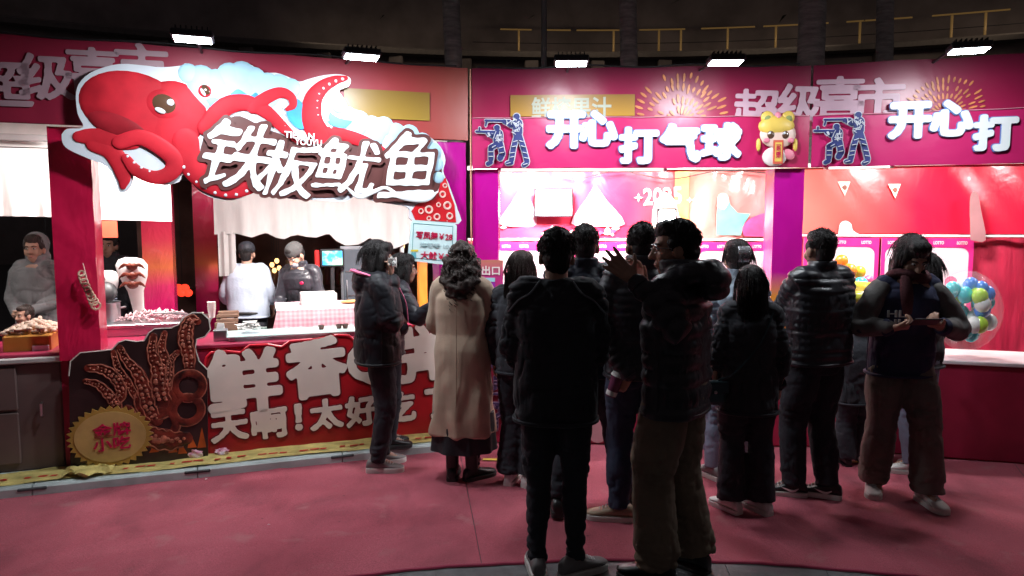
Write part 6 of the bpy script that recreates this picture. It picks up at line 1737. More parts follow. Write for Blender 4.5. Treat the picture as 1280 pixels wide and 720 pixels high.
    def shoes(s, mat, sole, kind='sneaker', pitch=(0, 0), swoosh=None):
        k = s.k
        for i, (sd, sx) in enumerate((('L', -1), ('R', 1))):
            an = s.J['an'+sd]; fa = radians(s.foot[i]); pt = radians(pitch[i])
            Rm = Matrix.Rotation(fa, 3, 'Z') @ Matrix.Rotation(pt, 3, 'X')
            base = Vector((an[0], an[1], max(0, an[2]-.085*k)))
            if pt > 0: base.z = max(0, an[2]-.085*k)
            def T(p): 
                v = Rm @ (Vector(p)*k); return (base.x+v.x, base.y+v.y, base.z+v.z)
            secs = [(-.088, .020, .055), (-.078, .033, .085), (-.045, .038, .105), (.0, .040, .105), (.04, .042, .085), (.085, .046, .066), (.125, .048, .056), (.16, .041, .048), (.182, .026, .040), (.19, .010, .032)]
            q = catmull(secs, 3); q = [(a[0], max(.004, a[1]), a[2]) for a in q]; zb = .022
            rings = []
            for y, w, z in q:
                n = 14
                rings.append([T((w*abs(cos(a))**.8*(1 if cos(a) > 0 else -1), y, zb+(z-zb)*.5*(1+ (abs(sin(a))**.85)*(1 if sin(a) > 0 else -1)))) for a in [2*pi*j/n for j in range(n)]])
            so = s.add('shoe', MB().loft(rings), mat, smooth=True)
            n = len(q); ol = [(w*1.07+.002, y) for y, w, z in q]+[(-w*1.07-.002, y) for y, w, z in q[::-1]]
            th = {'sneaker': .030, 'boot': .028, 'flat': .016, 'chunky': .036}[kind]
            m = len(ol); mb = MB()
            mb.add([T((x, y, .0)) for x, y in ol]+[T((x, y, th*.8)) for x, y in ol]+[T((x*.96, y*.99, th)) for x, y in ol],
                   [(j, (j+1) % m, (j+1) % m+m, j+m) for j in range(m)]+[(j+m, (j+1) % m+m, (j+1) % m+2*m, j+2*m) for j in range(m)]+[tuple(range(m-1, -1, -1)), tuple(range(2*m, 3*m))])
            s.add('sole', mb, sole, parent=so, smooth=False)
            if kind in ('sneaker', 'chunky'):
                lc = MB()
                for j in range(5):
                    y = .035+j*.018; z = .100-.010*j
                    lc.tube([T((-.024, y, z-.006)), T((0, y+.003, z+.004-.0)), T((.024, y, z-.006))], .0028*k, n=5)
                s.add('laces', lc, M('pale_laces', (.55, .55, .55), rough=.7), parent=so)
            if swoosh:
                for sg in (-1, 1):
                    sw = MB(); P = [(-.03, .058), (.0, .040), (.035, .046), (.075, .062)]
                    pts = [T((sg*.046, y, z)) for y, z in P]
                    sw.tube(pts, [.003*k, .008*k, .006*k, .001*k], n=6, sub=3, flat=(tuple(Rm @ Vector((1, 0, 0))), .25))
                    s.add('side_mark', sw, swoosh, parent=so, smooth=True)
            if kind == 'boot':
                c = MB().tube([T((0, -.02, .07)), T((0, -.025, .20)), T((0, -.022, .27))], [.046*k, .048*k, .054*k], n=14, sub=3)
                s.add('boot_shaft', c, mat, parent=so, smooth=True)
    # ---------------------------------------------------------------- hair
    def hair(s, style='short', mat=None, length=.0, seed=1):
        mat = mat or m_hair; k = s.k; rr = random.Random(seed*7+int(s.pos.x*100)); mb = MB()
        E = s.hell
        if style in ('short', 'crop'):
            g_ = .0 if style == 'short' else -.007
            E(mb, (0, -.026, .056), (.085+g_, .097+g_, .090+g_)); E(mb, (0, .030, .092), (.066+g_, .058, .050+g_)); E(mb, (0, -.062, .000), (.070+g_, .056+g_, .068))
            E(mb, (0, -.050, -.035), (.056, .050, .045))
            for sx in (-1, 1): E(mb, (sx*.066, .006, .030), (.018+g_*.4, .040, .040))
        elif style == 'bun' or style == 'bob' or style in ('long', 'curly'):
            E(mb, (0, -.022, .058), (.090, .104, .093)); E(mb, (0, -.055, .0), (.083, .068, .075))
            for sx in (-1, 1): E(mb, (sx*.068, .012, .020), (.024, .048, .065))
            E(mb, (0, .030, .095), (.072, .062, .050))
            if style == 'bun': E(mb, (0, -.10, .05), (.050, .040, .055))
        if style in ('long', 'bob', 'curly'):
            dz = length
            hc = s.J['head']
            # the curtain hangs straight down from the back of the head
            n = 8; pts = []
            back = s.Hm @ Vector((0, -1, 0)); side = s.Hm @ Vector((1, 0, 0))
            wd = {'long': .088, 'bob': .095, 'curly': .125}[style]
            rings = []
            for i in range(n):
                q = i/(n-1); z = .03-q*dz
                off = -.03-.045*min(1, q*1.5)-(.03*q if style != 'bob' else 0)
                w = wd*(1+.15*sin(pi*min(1, q*1.2)))*(1-.35*max(0, q-.6)/.4); t_ = (.065 if style != 'curly' else .10)*(1-.3*q)
                c = np.array((hc[0]+back.x*(-off)*k, hc[1]+back.y*(-off)*k, hc[2]+z*k))
                rings.append([tuple(c+np.array((side.x*cos(a)*w+back.x*sin(a)*t_, side.y*cos(a)*w+back.y*sin(a)*t_, 0))*k) for a in [2*pi*j/18 for j in range(18)]])
            mb.loft(rings)
            if style in ('long', 'bob'):
                for sx in (-1, 1):
                    mb.capsule([s.hp((sx*.075, .012, .02)), s.hp((sx*.082, .010, -.06)), tuple(np.array(s.hp((sx*.084, -.005, -.06)))-np.array((0, 0, max(.02, dz-.12)*k)))], [.030*k, .030*k, .022*k], n=10)
        sd_ = seed
        if style == 'curly':
            post = lambda v: (.022*vnoise(v*22/k, sd_)+.012*vnoise(v*45/k, sd_+2))*k
        elif style in ('short', 'crop'):
            a_ = .006 if style == 'short' else .002
            post = lambda v: (a_*vnoise(v*28/k, sd_)+a_*.6*vnoise(v*60/k, sd_+2))*k
        else:
            post = lambda v: (.006*vnoise(v*np.array((28, 28, 4))/k, sd_)+.003*vnoise(v*np.array((70, 70, 7))/k, sd_+2))*k
        enqueue(mb, 'hair', mat, s.o, .008, 1, .8, post)
        # loose strands over the mass
        st = MB(); c0 = np.array(s.hp((0, -.02, .055)))
        def strand(p0, d0, L, drop, wave=0., r=.0014):
            P = []; q = np.array(p0); d = np.array(d0, float)
            for i in range(6):
                P.append(tuple(q)); d = d+np.array((rr.uniform(-1, 1)*wave, rr.uniform(-1, 1)*wave, -drop)); d /= np.linalg.norm(d); q = q+d*L/5*k
            st.tube(P, [r*k, r*k, r*k, r*k, r*.8*k, r*.3*k], n=3, close=False)
        if style == 'crop':
            for i in range(1100):
                a = rr.uniform(0, 2*pi); e = rr.uniform(-.45, 1.5); n_ = np.array((cos(a)*cos(e), sin(a)*cos(e), sin(e)))
                if n_[1] > .55 and n_[2] < .5: continue
                p = np.array((n_[0]*.078, -.026+n_[1]*.090, .056+n_[2]*.083)); w = s.Hm @ Vector(n_*.5+np.array((rr.uniform(-.4, .4), rr.uniform(-.2, .4), rr.uniform(-.8, .2))))
                strand(s.hp(tuple(p)), w, rr.uniform(.010, .020), .2, .04, .0016)
        if style == 'short':
            for i in range(900):
                a = rr.uniform(0, 2*pi); e = rr.uniform(-.3, 1.5)
                n_ = np.array((cos(a)*cos(e), sin(a)*cos(e), sin(e)))
                if n_[1] > .55 and n_[2] < .5: continue
                p = np.array((n_[0]*.085, -.026+n_[1]*.097, .056+n_[2]*.090))
                w = s.Hm @ Vector(n_*.28+np.array((rr.uniform(-.5, .5), rr.uniform(-.3, .6), rr.uniform(-.9, .1))))
                strand(s.hp(tuple(p)), w, rr.uniform(.018, .034), .3, .06, .0019)
        elif style in ('long', 'bob', 'bun'):
            for i in range(520):
                a = rr.uniform(0, 2*pi); e = rr.uniform(.0, 1.4); n_ = np.array((cos(a)*cos(e), sin(a)*cos(e), sin(e)))
                if n_[1] > .6 and n_[2] < .6: continue
                p = np.array((n_[0]*.091, -.022+n_[1]*.105, .058+n_[2]*.094))
                w = s.Hm @ Vector((n_[0]*.5, n_[1]*.5-.5, -.5)); strand(s.hp(tuple(p)), w, rr.uniform(.06, .16), .5, .06)
            for i in range(60):
                a = rr.uniform(0, 2*pi); e = rr.uniform(.1, 1.4); n_ = np.array((cos(a)*cos(e), sin(a)*cos(e), sin(e)))
                strand(s.hp(tuple(np.array((n_[0]*.091, -.022+n_[1]*.105, .058+n_[2]*.094)))), s.Hm @ Vector((n_[0]+rr.uniform(-.5, .5), n_[1]-.4, n_[2]*.4+rr.uniform(-.3, .2))), rr.uniform(.03, .09), .35, .25, .0009)
            if style != 'bun':
                bk_ = s.Hm @ Vector((0, -1, 0)); sd2 = s.Hm @ Vector((1, 0, 0))
                for i in range(380):
                    x = rr.uniform(-1, 1)*.10; y = .075+.05*sqrt(max(0, 1-(x/.1)**2)); z = rr.uniform(-.02, .02)
                    p = np.array(s.J['head'])+np.array((sd2.x*x+bk_.x*y, sd2.y*x+bk_.y*y, z-.02))*k
                    strand(p, (bk_.x*.15, bk_.y*.15, -1), length*rr.uniform(.8, 1.06), .4, .05)
        elif style == 'curly':
            bk_ = s.Hm @ Vector((0, -1, 0)); sd2 = s.Hm @ Vector((1, 0, 0))
            for i in range(420):
                a = rr.uniform(0, 2*pi); zz = rr.uniform(-length, .12)
                rad = (.135 if zz < .0 else .105*sqrt(max(.05, 1-(zz/.15)**2)))*rr.uniform(.85, 1.02)
                if cos(a) > .75 and zz > -.12: continue
                o_ = np.array((sd2.x*sin(a)*rad+bk_.x*(-cos(a)*rad*.85+.05), sd2.y*sin(a)*rad+bk_.y*(-cos(a)*rad*.85+.05), zz))*k
                c = np.array(s.J['head'])+o_; P = []; ph = rr.uniform(0, 6.28); cr_ = rr.uniform(.008, .014)*k
                for j in range(12):
                    t = j/11; P.append((c[0]+cr_*cos(ph+t*9), c[1]+cr_*sin(ph+t*9), c[2]-t*.07*k))
                st.tube(P, [.0032*k]*11+[.001*k], n=4, close=False)
        if st.v: s.add('hair_strands', st, mat, smooth=True)
    def cap(s, mat, kind='beanie', brim_back=False):
        mb = MB(); k = s.k
        if kind == 'beanie':
            s.hell(mb, (0, -.014, .062), (.090, .108, .090))
        else:
            s.hell(mb, (0, -.014, .068), (.090, .106, .082))
            y = -1 if brim_back else 1
            mb.capsule([s.hp((-.055, y*.085, .052)), s.hp((0, y*.135, .040)), s.hp((.055, y*.085, .052))], [.026*k, .04*k, .026*k], n=12, sub=3, flat=((0, 0, 1), .25))
        enqueue(mb, 'cap', mat, s.o, .008, 1, .8)
    def piping(s, mat):
        for sx in (-1, 1):
            mb = MB(); P = [s.tor(sx*.075, -.075, 1.45), s.tor(sx*.12, -.118, 1.395), s.tor(sx*.175, -.095, 1.36), s.tor(sx*.225, -.055, 1.30)]
            mb.tube([tuple(p) for p in P], .005*s.k, n=6, sub=4); s.add('piping', mb, mat, smooth=True)

# cloth materials
c_blackwool = cloth('black_wool', (.030, .031, .038), rough=.85, sheen=.3)
c_blacknyl = cloth('black_nylon', (.022, .022, .029), rough=.40, bump=.35, spec=.5)
c_navynyl = cloth('navy_nylon', (.016, .019, .034), rough=.55, bump=.25, spec=.35)
c_blackden = cloth('black_denim', (.027, .028, .036), rough=.85)
c_blueden = cloth('dark_blue_denim', (.030, .040, .075), rough=.85)
c_paleden = cloth('pale_denim', (.22, .27, .36), rough=.85)
c_khaki = cloth('brown_khaki', (.20, .15, .105), rough=.85)
c_khaki2 = cloth('grey_khaki', (.14, .12, .105), rough=.85)
c_camel = cloth('camel_wool', (.46, .345, .255), rough=.9, sheen=.4, bscale=120, bump=.2)
c_grey = cloth('grey_jersey', (.17, .17, .175), rough=.9, sheen=.3)
c_bluegrey = cloth('blue_grey_cotton', (.42, .48, .58), rough=.85)
c_paleblue = cloth('pale_blue_cotton', (.38, .47, .56), rough=.8)
c_navyw = cloth('navy_wool', (.028, .032, .075), rough=.8)
c_beige = cloth('grey_beige_leather', (.13, .122, .118), rough=.6)
s_black = M('black_shoe', (.015, .015, .016), rough=.4, var=.2, bump=.1)
s_white = M('white_shoe', (.62, .61, .60), rough=.5, var=.12, bump=.1)
s_grey = M('grey_shoe', (.19, .18, .18), rough=.5, var=.2, bump=.15)
s_tan = M('tan_shoe', (.32, .23, .15), rough=.6, var=.2, bump=.15)
s_solew = M('white_sole', (.62, .61, .58), rough=.55)
s_soled = M('dark_sole', (.03, .03, .03), rough=.6)

def stance(a=.11, b=.11, da=0., db=0.):
    return {'anL': (-a, -.02+da, .085), 'anR': (b, -.02+db, .085), 'knL': (-a*.95, .03+da*.6, .49), 'knR': (b*.95, .03+db*.6, .49)}

# --- man in the middle foreground, back turned
p = Person('tall man in a long black jacket seen from behind, front and centre, hands hidden', (.215, 3.48), 1.73, -4, dict(stance(.085, .10), elL=(-.212, .0, 1.12), elR=(.205, .0, 1.12), wrL=(-.15, .17, 1.0), wrR=(.15, .17, 1.0)), yaw=4, foot=(8, -55), build=.96)
p.body((None, None), face=False, deci=.4); p.hair('short', m_hair, seed=3)
p.jacket(c_blackwool, hem=.77, bulk=1.10, armw=1.05, collar='low'); p.trousers(c_blackden, legw=1.0, cuffw=.78); p.piping(M('grey_piping', (.17, .18, .20), rough=.7))
p.shoes(s_grey, s_solew, 'sneaker')

# --- man gesturing with raised hand
hw = atY(793, 350, 3.33); he = atY(846, 414, 3.22)
p = Person('man in glasses and a hooded black puffer jacket and brown trousers, raising his open hand', (.795, 3.47), 1.77, 55, dict(stance(.10, .11, .05, -.05), **{'elL@': he, 'wrL@': hw, 'wrR@': atY(806, 358, 3.66), 'elR@': atY(846, 425, 3.80)}), yaw=33, nod=-3, foot=(14, -8), build=1.08)
p.body((dict(mode='open', d=(-.72, .1, .62), n=(.1, .98, .1)), dict(mode='relax', d=(-.30, .05, .95), n=(-.85, -.4, -.1))), voxel=.006, deci=.35)
p.hair('short', m_hair, seed=5); p.jacket(c_blacknyl, hem=.80, style='puffer', bulk=1.02, armw=.98, hood='big', collar='high', cuff=.93); p.trousers(c_khaki, legw=1.28, cuffw=1.15)
p.shoes(s_black, s_soled, 'flat')
g = MB()
for sx in (-1, 1):
    cpt = [p.hp((sx*(.033+.024*cos(a)), .097-.012*abs(cos(a)), .010+.019*sin(a))) for a in np.linspace(0, 2*pi, 17)]
    g.tube(cpt, .0022*p.k, n=5, close=False); g.tube([p.hp((sx*.057, .088, .014)), p.hp((sx*.076, .03, .012)), p.hp((sx*.079, -.01, .006))], .002*p.k, n=5)
g.tube([p.hp((-.010, .104, .012)), p.hp((.010, .104, .012))], .002*p.k, n=5)
p.add('glasses', g, m_steel)

# --- man behind the pair, one hand holding a drink
hc = atY(786, 470, 3.95)
p = Person('man with cropped hair in a grey black puffer jacket, standing behind the gesturing man', (.74, 4.1), 1.76, 8, dict(stance(.10, .10, .06, -.06), **{'wrL@': hc, 'elL': (-.26, -.03, 1.10)}), yaw=-6, foot=(70, 30))
p.body((dict(mode='grip', d=(-.5, .25, -.75), n=(.1, .9, -.1)), 'relax'), face=False); p.hair('crop', m_hair); p.jacket(c_blacknyl, hem=.84, style='finepuffer', bulk=1.05, collar='high'); p.trousers(c_blueden, legw=1.05)
p.shoes(s_tan, s_solew, 'sneaker')
dc = hc+Vector((-.075, .02, -.055))
cup = Thing('drink_cup', 'clear plastic drink cup with white domed lid held low beside the gesturing man', 'cup', WORLD, tuple(dc))
tlt = Matrix.Rotation(.35, 3, 'Y')
def trc(mb): mb.v = [tuple(tlt @ Vector(v)+dc) for v in mb.v]; return mb
cup.part('cup_body', trc(MB().lathe([(0, -.07), (.028, -.07), (.038, .05), (.036, .05), (.026, -.066), (0, -.066)], (0, 0, 0), 18, cap=False)), M('plum_drink', (.16, .04, .09), rough=.2), smooth=True)
cup.part('lid', trc(MB().lathe([(.041, .05), (.041, .06), (.034, .075), (.012, .085), (0, .085)], (0, 0, 0), 18, cap=False)), m_white, smooth=True)
cup.part('paper_band', trc(MB().lathe([(.0305, -.062), (.0325, -.035)], (0, 0, 0), 18, cap=False)), m_white, smooth=True)

# --- man in navy jacket, mid step
p = Person('man in a navy jacket with a pale back print, stepping between the two front men', (.44, 4.36), 1.75, -2, {'anL': (-.16, -.16, .10), 'knL': (-.11, .02, .50), 'anR': (.26, .02, .085), 'knR': (.19, .06, .49), 'elR': (.27, -.03, 1.12), 'wrR': (.27, .09, .90)}, foot=(5, -68))
p.body(('relax', 'relax'), face=False); p.hair('crop', m_hair); p.jacket(c_navynyl, hem=.80, bulk=1.10, collar='stand', armw=1.1); p.trousers(c_blackden, legw=1.15, cuffw=.95)
p.shoes(s_black, s_soled, 'sneaker')
pr = MB()
for i in range(3):
    q = [p.tor(.02+.03*j, -.150, 1.30-.022*i) for j in (0, 3)]
    pr.box(q[0][0], q[1][0], q[0][1]-.012, q[0][1]-.002, q[0][2]-.007, q[0][2]+.007)
p.add('back_print', pr, M('grey_white_print', (.35, .36, .38)))

# --- girl with long straight hair left of the centre man
p = Person('girl with long straight hair in black, half hidden left of the tall man', (.06, 4.74), 1.57, -20, dict(stance(.07, .09)), female=True, foot=(5, -25))
p.body(('relax', 'relax'), face=False); p.hair('long', m_hairb, length=.34); p.jacket(c_blackwool, hem=.82, bulk=1.04); p.trousers(c_blackden, legw=1.25, cuffw=1.35); p.shoes(s_white, s_solew, 'sneaker')

# --- woman in beige coat with curls
p = Person('woman with curly hair in a long camel coat and black boots seen from behind', (-.335, 4.84), 1.62, -10, dict(stance(.075, .085), elL=(-.215, .03, 1.10), elR=(.235, .03, 1.10), wrL=(-.13, .19, 1.10), wrR=(.17, .18, 1.02)), female=True, yaw=2, foot=(10, -40))
p.body((None, None), face=False); p.hair('curly', m_hairb, length=.27, seed=4); p.jacket(c_camel, hem=.34, style='coat', bulk=1.04, flare=.03, name='coat', armw=1.05, collar='low')
p.skirt(c_blackwool, .22, .5, .215, .20); p.trousers(c_blackden, legw=.8, cuffw=.8); p.shoes(s_black, s_soled, 'boot')
sm = MB().tube([tuple(p.tor(0, -.168-.03*(1-q), .40+.9*q)) for q in np.linspace(0, 1, 12)], .0022, n=4); p.add('back_seam', sm, M('dark_camel', (.22, .14, .09)))

# --- girl in puffer eating
hm = atY(491, 334, 4.98)
p = Person('girl in a black puffer jacket with pink hood lining, holding a tissue to her mouth', (-.945, 5.05), 1.63, -72, {'anL': (-.07, .02, .085), 'anR': (.09, -.03, .085), 'knL': (-.075, .05, .49), 'knR': (.09, .03, .49), 'wrR@': hm+Vector((-.015, 0, -.085)), 'elR': (.22, .07, 1.12), 'elL': (-.23, .03, 1.10), 'wrL': (-.12, .20, 1.02)}, female=True, yaw=-8, nod=-6, foot=(10, -14))
p.body((None, dict(mode='pinch', d=(.12, .2, .95), n=(-.9, 0, .2))), voxel=.0065, deci=.35); p.hair('bob', m_hair, length=.26); p.jacket(cloth('jet_nylon', (.010, .010, .014), rough=.5, bump=.25, spec=.3), hem=.80, style='bulky', bulk=1.20, armw=1.18, collar='high', hood='down', cuff=.93); p.trousers(c_blackden, legw=1.12, cuffw=.82, bagcuff=.008)
p.shoes(s_grey, s_solew, 'chunky')
pk = M('pink_lining', (.70, .16, .30), rough=.7)
mb = MB().tube([tuple(p.tor(.14*cos(a), -.07-.11*sin(a), 1.45+.035*sin(a))) for a in np.linspace(-.25, pi+.25, 14)], [.008]+[.019]*12+[.008], n=8, flat=((0, 0, 1), .55)); p.add('hood_lining', mb, pk, smooth=True)
for sx in (-1, 1):
    mb = MB().tube([tuple(p.tor(sx*.10, .13, 1.38)), tuple(p.tor(sx*.115, .185, 1.25)), tuple(p.tor(sx*.10, .205, 1.1))], .010, n=6, sub=3, flat=((0, 1, 0), .4)); p.add('pink_trim', mb, pk, smooth=True)
tis_ = MB(); rr = random.Random(8); th = hm+Vector((.0, -.02, .035))
for k in range(26):
    v = [tuple(th+Vector((rr.uniform(-.035, .035), rr.uniform(-.03, .03), rr.uniform(-.045, .045)))) for _ in range(3)]; tis_.add(v, [(0, 1, 2)])
solo('tissue', tis_, m_card, 'crumpled white tissue held at the mouth of the girl in the puffer', 'tissue', WORLD, tuple(th))

# --- person reaching past the girl
he = atY(520, 398, 5.22); hw = atY(541, 384, 5.16)
p = Person('dark clothed person standing behind the puffer girl, one arm stretched out', (-.935, 5.36), 1.47, -70, {'elR@': he, 'wrR@': hw, 'anL': (-.07, 0, .085), 'anR': (.07, 0, .085)}, female=True, foot=(0, 0), floor=KZ, lean=(0, .11), build=.9)
p.body((None, 'relax'), face=True); p.hair('bob', m_hair, length=.2, seed=6); p.jacket(c_blacknyl, hem=.82, style='bulky', bulk=1.1, armw=1.15); p.trousers(c_blackden); p.shoes(s_black, s_soled, 'sneaker')

# --- woman in black with long hair and bag, seen from behind
p = Person('woman in black with long hair and a crossbody bag seen from behind, white sneakers', (1.42, 4.27), 1.50, -6, dict(stance(.095, .11)), female=True, foot=(35, 30), build=.98)
p.body(('relax', 'relax'), face=False); p.hair('long', m_hair, length=.40, seed=9); p.jacket(c_blackwool, hem=.70, bulk=1.06, flare=.02); p.trousers(c_blackden, legw=1.2, cuffw=1.35); p.shoes(s_white, s_solew, 'sneaker')
mb = MB().tube([tuple(p.tor(.13, -.10, 1.40)), tuple(p.tor(.04, -.162, 1.2)), tuple(p.tor(-.12, -.165, 1.0)), tuple(p.tor(-.215, -.10, .93))], .006, n=6, sub=4, flat=((0, 1, 0), .5))
q = p.o.matrix_basis @ Vector(p.tor(-.235, -.08, .86))
q = Vector(p.pos)+p.Rz @ Vector(p.tor(-.235, -.09, .86))
bagm = Thing('crossbody_bag', 'small dark teal crossbody bag at the hip of the woman with long black hair', 'bag', WORLD, tuple(q))
bagm.part('bag_body', MB().bbox(q.x-.085, q.x+.065, q.y-.045, q.y+.03, q.z-.085, q.z+.06, .025), M('teal_leather', (.035, .075, .085), rough=.3), smooth=False)
bagm.part('flap', MB().bbox(q.x-.088, q.x+.068, q.y-.055, q.y-.046, q.z-.01, q.z+.064, .004), M('teal_leather_dark', (.025, .05, .06), rough=.25))
bagm.part('clasp', MB().ell((q.x-.01, q.y-.058, q.z), (.010, .006, .010)), m_steel, smooth=True)
wv = [tuple(p.pos+p.Rz @ Vector(v)) for v in mb.v]; ms = MB().add(wv, mb.f); bagm.part('strap', ms, M('teal_leather_dark', (.025, .05, .06)), smooth=True)

# --- person with claw clip, pale denim
p = Person('person with a silver hair claw, pale blue top and pale jeans at the counter', (1.52, 4.86), 1.64, 4, dict(stance(.14, .06)), female=True, foot=(20, 0))
p.body((None, None), face=False); p.hair('bun', m_hair, seed=2); p.jacket(c_paleblue, hem=.86, bulk=1.12, armw=1.1); p.trousers(c_paleden, legw=1.1); p.shoes(s_grey, s_solew, 'sneaker')
cl = MB()
for k in range(7):
    x = -.035+.0117*k; cl.tube([p.hp((x, -.128, .10)), p.hp((x*1.1, -.152, .07)), p.hp((x*.9, -.150, .025)), p.hp((x, -.125, -.005))], .0045*p.k, n=6, sub=3)
cl.tube([p.hp((-.045, -.150, .06)), p.hp((.045, -.150, .06))], .007*p.k, n=8)
p.add('hair_claw', cl, M('silver_plastic', (.6, .62, .65), rough=.2, metal=.8), smooth=True)

# --- man in black puffer, arm out to the left
he = atY(972, 398, 4.62); hw = atY(944, 374, 4.85)
p = Person('man with cropped hair in a black puffer jacket and dark jeans, arm reaching forward', (1.93, 4.5), 1.72, 22, {'anL': (-.10, .06, .085), 'anR': (.075, -.05, .085), 'knL': (-.10, .08, .49), 'knR': (.085, .03, .49), 'elL@': he, 'wrL@': hw, 'elR': (.25, .05, 1.12), 'wrR': (.12, .22, 1.08)}, yaw=-6, foot=(52, 40), build=1.05)
p.body(('pinch', None), face=False); p.hair('crop', m_hair, seed=3); p.jacket(c_blacknyl, hem=.86, style='finepuffer', bulk=1.10, armw=1.1, collar='stand'); p.trousers(c_blackden, legw=1.15); 
p.shoes(s_black, s_solew, 'sneaker', swoosh=m_white)

# --- child in black between the puffer man and the varsity woman
p = Person('short child in black facing the counter beside the man in dark jeans', (2.5, 5.12), 1.10, 0, dict(stance(.11, .11)), foot=(0, 0), build=1.15)
p.body((None, None), face=False); p.hair('short', m_hair, seed=7); p.jacket(c_blackwool, hem=.70, bulk=1.1); p.trousers(c_blackden, legw=1.3, cuffw=1.2); p.shoes(s_black, s_soled, 'flat')

# --- woman with phone, varsity jacket
PX, PY = 2.46, 4.50
hl = Vector((2.54, 4.24, 1.16)); hr = Vector((2.44, 4.24, 1.15))
p = Person('woman in a navy varsity jacket with grey sleeves looking down at her phone', (PX, PY), 1.68, 176, {'elR@': Vector((2.15, 4.44, 1.12)), 'wrR@': Vector((2.27, 4.27, 1.13)), 'elL@': Vector((2.77, 4.42, 1.10)), 'wrL@': Vector((2.56, 4.27, 1.14)), 'anL': (-.145, .12, .085), 'knL': (-.12, .11, .49), 'anR': (.10, -.09, .085), 'knR': (.10, .0, .49)}, yaw=8, nod=-32, lean=(0, .05), female=True, foot=(8, -20), build=1.08)
p.body((dict(mode='phone', d=(-.75, -.55, .2), n=(.1, .3, .9)), dict(mode='phone', d=(.75, -.5, .15), n=(.1, .3, .9))), voxel=.0065, deci=.35)
p.hair('bob', m_hair, length=.24, seed=11); p.jacket(c_navyw, hem=.80, style='bulky', bulk=1.08, armw=.9, collar='low', cuff=.9); p.trousers(c_khaki2, legw=1.22, cuffw=1.2); p.shoes(s_white, s_solew, 'sneaker')
for sd in 'LR':
    sh, el, wr = p.J['sh'+sd], p.J['el'+sd], p.J['wr'+sd]; mb = MB()
    mb.capsule([tuple(sh+(el-sh)*.12), tuple(sh+(el-sh)*.5), tuple(el), tuple(el+(wr-el)*.5), tuple(el+(wr-el)*.86)], [q*p.k for q in (.076, .076, .069, .060, .051)], n=16, sub=4)
    sd_ = 3
    enqueue(mb, 'sleeve', c_beige, p.o, .011, 2, .8, lambda v: .008*vnoise(v*11, 4)+.005*vnoise(v*24, 6))
    mb = MB().tube([tuple(el+(wr-el)*.84), tuple(el+(wr-el)*.98)], [.056*p.k, .046*p.k], n=16); p.add('cuff', mb, c_navyw, smooth=True)
sc_ = MB().tube([tuple(p.tor(.105*cos(a), -.01+.095*sin(a), 1.445+.02*sin(a*2))) for a in np.linspace(0, 2*pi, 19)], .030, n=10, close=False)
sc_.capsule([tuple(p.tor(.06, .10, 1.42)), tuple(p.tor(.075, .165, 1.33)), tuple(p.tor(.07, .18, 1.24))], [.036, .04, .03], n=10, sub=3, flat=((0, 1, 0), .5))
p.add('scarf', sc_, M('dark_red_knit', (.07, .014, .02), rough=.9, bump=.5, bscale=90), smooth=True)
lt_ = MB(); gm = MB()
for t, dz in (('HL', 0), ('HL', -.055)):
    glyph(gm, t, .02, 0, 0, .11, .042, 0, .006)
    pp = p.tor(.13, .168, 1.22+dz)
    v = [(pp[0]-x*1.0, pp[1]+.012-y*1.0, pp[2]+z) for x, y, z in gm.v]; lt_.add(v, gm.f); gm = MB()
p.add('chest_lettering', lt_, M('grey_white_print', (.35, .36, .38)))
ph = (Vector(p.J['wrR'])*.5+Vector(p.J['wrL'])*.5); pw = p.pos+p.Rz @ ph+Vector((0, -.10, .045))
phone = Thing('phone', 'dark smartphone held in both hands by the woman in the varsity jacket', 'phone', WORLD, tuple(pw))
Rp = Matrix.Rotation(-.6, 3, 'X')
def trp(mb): mb.v = [tuple(Rp @ Vector(v)+pw) for v in mb.v]; return mb
phone.part('body', trp(MB().bbox(-.08, .08, -.038, .038, -.004, .004, .003)), m_black)
phone.part('screen', trp(MB().box(-.075, .075, -.034, .034, .0042, .0050)), M('dim_screen', (.05, .05, .06), rough=.1, emit=.25, ecol=(.5, .45, .5)))

# --- figure behind the varsity woman, pale trousers
p = Person('person in dark top and pale trousers half hidden behind the varsity woman', (2.86, 4.98), 1.55, 30, dict(stance(.09, .09)), female=True, foot=(40, 20))
p.body((None, None), face=False); p.hair('bob', m_hair, length=.2, seed=5); p.jacket(c_blackwool, hem=.82); p.trousers(c_paleden, legw=1.05); p.shoes(s_white, s_solew, 'sneaker')
# --- stall workers
q = FL.w(-1, 1, 0)
w4 = atY(312, 430, 7.3)
p = Person('stall worker in a grey blue shirt and black cap, back turned', (w4.x, 7.3), 1.57, 6, dict(elL=(-.25, .0, 1.12), elR=(.25, .0, 1.12), wrL=(-.24, .16, .96), wrR=(.24, .12, .95)), foot=(10, -10), build=1.12)
p.body(('relax', 'relax'), face=False); p.hair('crop', m_hair); p.cap(M('black_cap', (.02, .022, .03), rough=.7), 'cap'); p.jacket(c_bluegrey, hem=.86, bulk=1.05, cuff=.04, name='shirt', collar='low', style='smooth', armw=1.0); p.trousers(c_blackden)
p.shoes(s_black, s_soled, 'flat')
mb = MB().tube([tuple(p.tor(.20*cos(a), -.01+.15*sin(a), .92)) for a in np.linspace(0, 2*pi, 25)], .016, n=6, flat=((0, 1, 0), .5), close=False); p.add('apron_string', mb, s_black, smooth=True)
w5 = atY(384, 430, 7.1)
p = Person('stall worker in a black jacket and grey beanie bending over the table', (w5.x, 7.15), 1.58, 165, {'wrL': (-.13, .34, .98), 'wrR': (.13, .34, .98), 'elL': (-.24, .14, 1.08), 'elR': (.24, .14, 1.08)}, lean=(.02, .12), nod=-38, yaw=-14, foot=(0, 0))
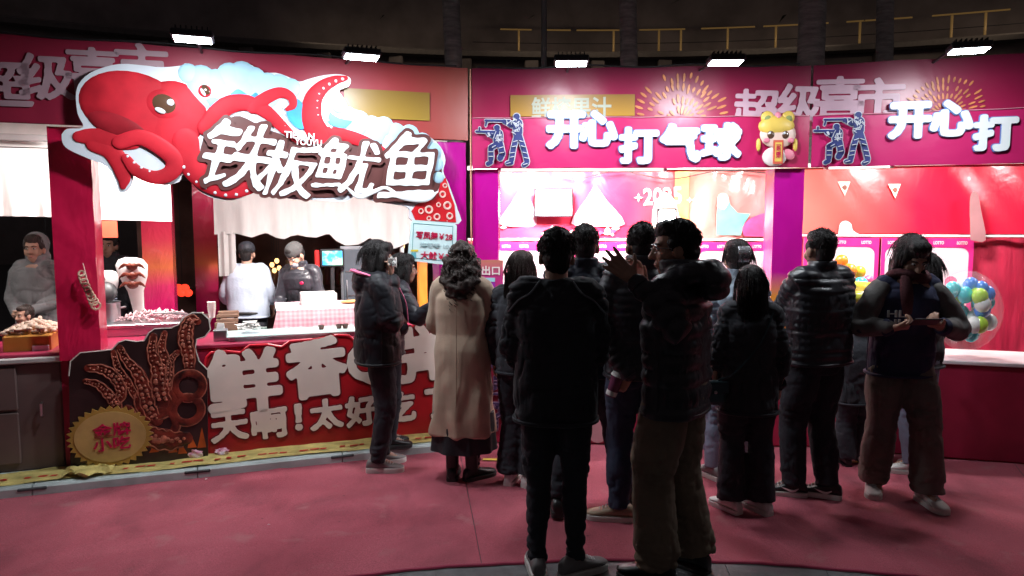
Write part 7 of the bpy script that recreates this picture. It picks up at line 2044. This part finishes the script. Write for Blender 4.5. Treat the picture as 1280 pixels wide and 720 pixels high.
p.body(('grip', 'grip'), voxel=.008); p.hair('crop', m_hair); p.cap(M('grey_beanie', (.055, .055, .055), rough=.95, bump=.4, bscale=90), 'beanie'); p.jacket(c_blacknyl, hem=.84, bulk=1.08, style='bulky'); p.trousers(c_blackden); p.shoes(s_black, s_soled, 'flat')
mk = MB(); p.hell(mk, (0, .075, -.058), (.050, .036, .040)); p.add('face_mask', mk, M('grey_mask', (.30, .32, .36), rough=.8), smooth=True)
bdg = MB(); v_ = p.tor(-.09, .155, 1.27); bdg.ell(tuple(v_), (.022, .008, .018), 10, 6); p.add('chest_badge', bdg, m_rlet, smooth=True)
w1 = atY(50, 400, 6.4)
p = Person('man in a grey hooded jacket standing at the far left stall', (w1.x, 6.4), 1.66, 176, {'elL': (-.24, .02, 1.12), 'elR': (.24, .02, 1.12), 'wrL': (-.05, .20, 1.0), 'wrR': (.06, .20, 1.0)}, yaw=14, foot=(0, 0))
p.body(('grip', 'grip'), voxel=.008); p.hair('short', m_hairb, seed=4); p.jacket(c_grey, hem=.82, bulk=1.06, style='bulky', name='hooded_jacket'); p.trousers(c_blackden); p.shoes(s_black, s_soled, 'flat')
mb = MB(); p.hell(mb, (0, -.045, .05), (.105, .105, .115)); p.hell(mb, (0, -.06, -.07), (.105, .09, .09)); enqueue(mb, 'hood', c_grey, p.o, .009, 2, .8)
w2 = atY(32, 400, 5.75)
p = Person('small child with a round face behind the snack tray at the far left', (w2.x, 5.75), 1.10, 170, dict(stance(.1, .1)), yaw=-10, foot=(0, 0), build=1.1)
p.body((None, None), voxel=.007); p.hair('crop', m_hairb, seed=4); p.jacket(cloth('dusty_pink_fleece', (.35, .2, .22)), hem=.8); p.trousers(c_blackden); p.shoes(s_black, s_soled, 'flat')
w3 = atY(134, 400, 7.2)
p = Person('person in black standing in the dark behind the white card squid', (w3.x, 7.3), 1.66, 190, None, foot=(0, 0))
p.body((None, None), face=True, voxel=.009); p.hair('short', m_hair, seed=4); p.jacket(c_blackwool, hem=.8); p.trousers(c_blackden); p.shoes(s_black, s_soled, 'flat')

# --- white card held low by the hand of the woman in black
c = atY(966, 496, 4.2)
solo('paper_card', MB().prism([(c.x-.012, c.z+.03), (c.x+.03, c.z), (c.x-.012, c.z-.035)], c.y-.002, c.y+.002), m_white, 'small white folded card hanging low at the side of the woman in black', 'card', WORLD, tuple(c))
flush()
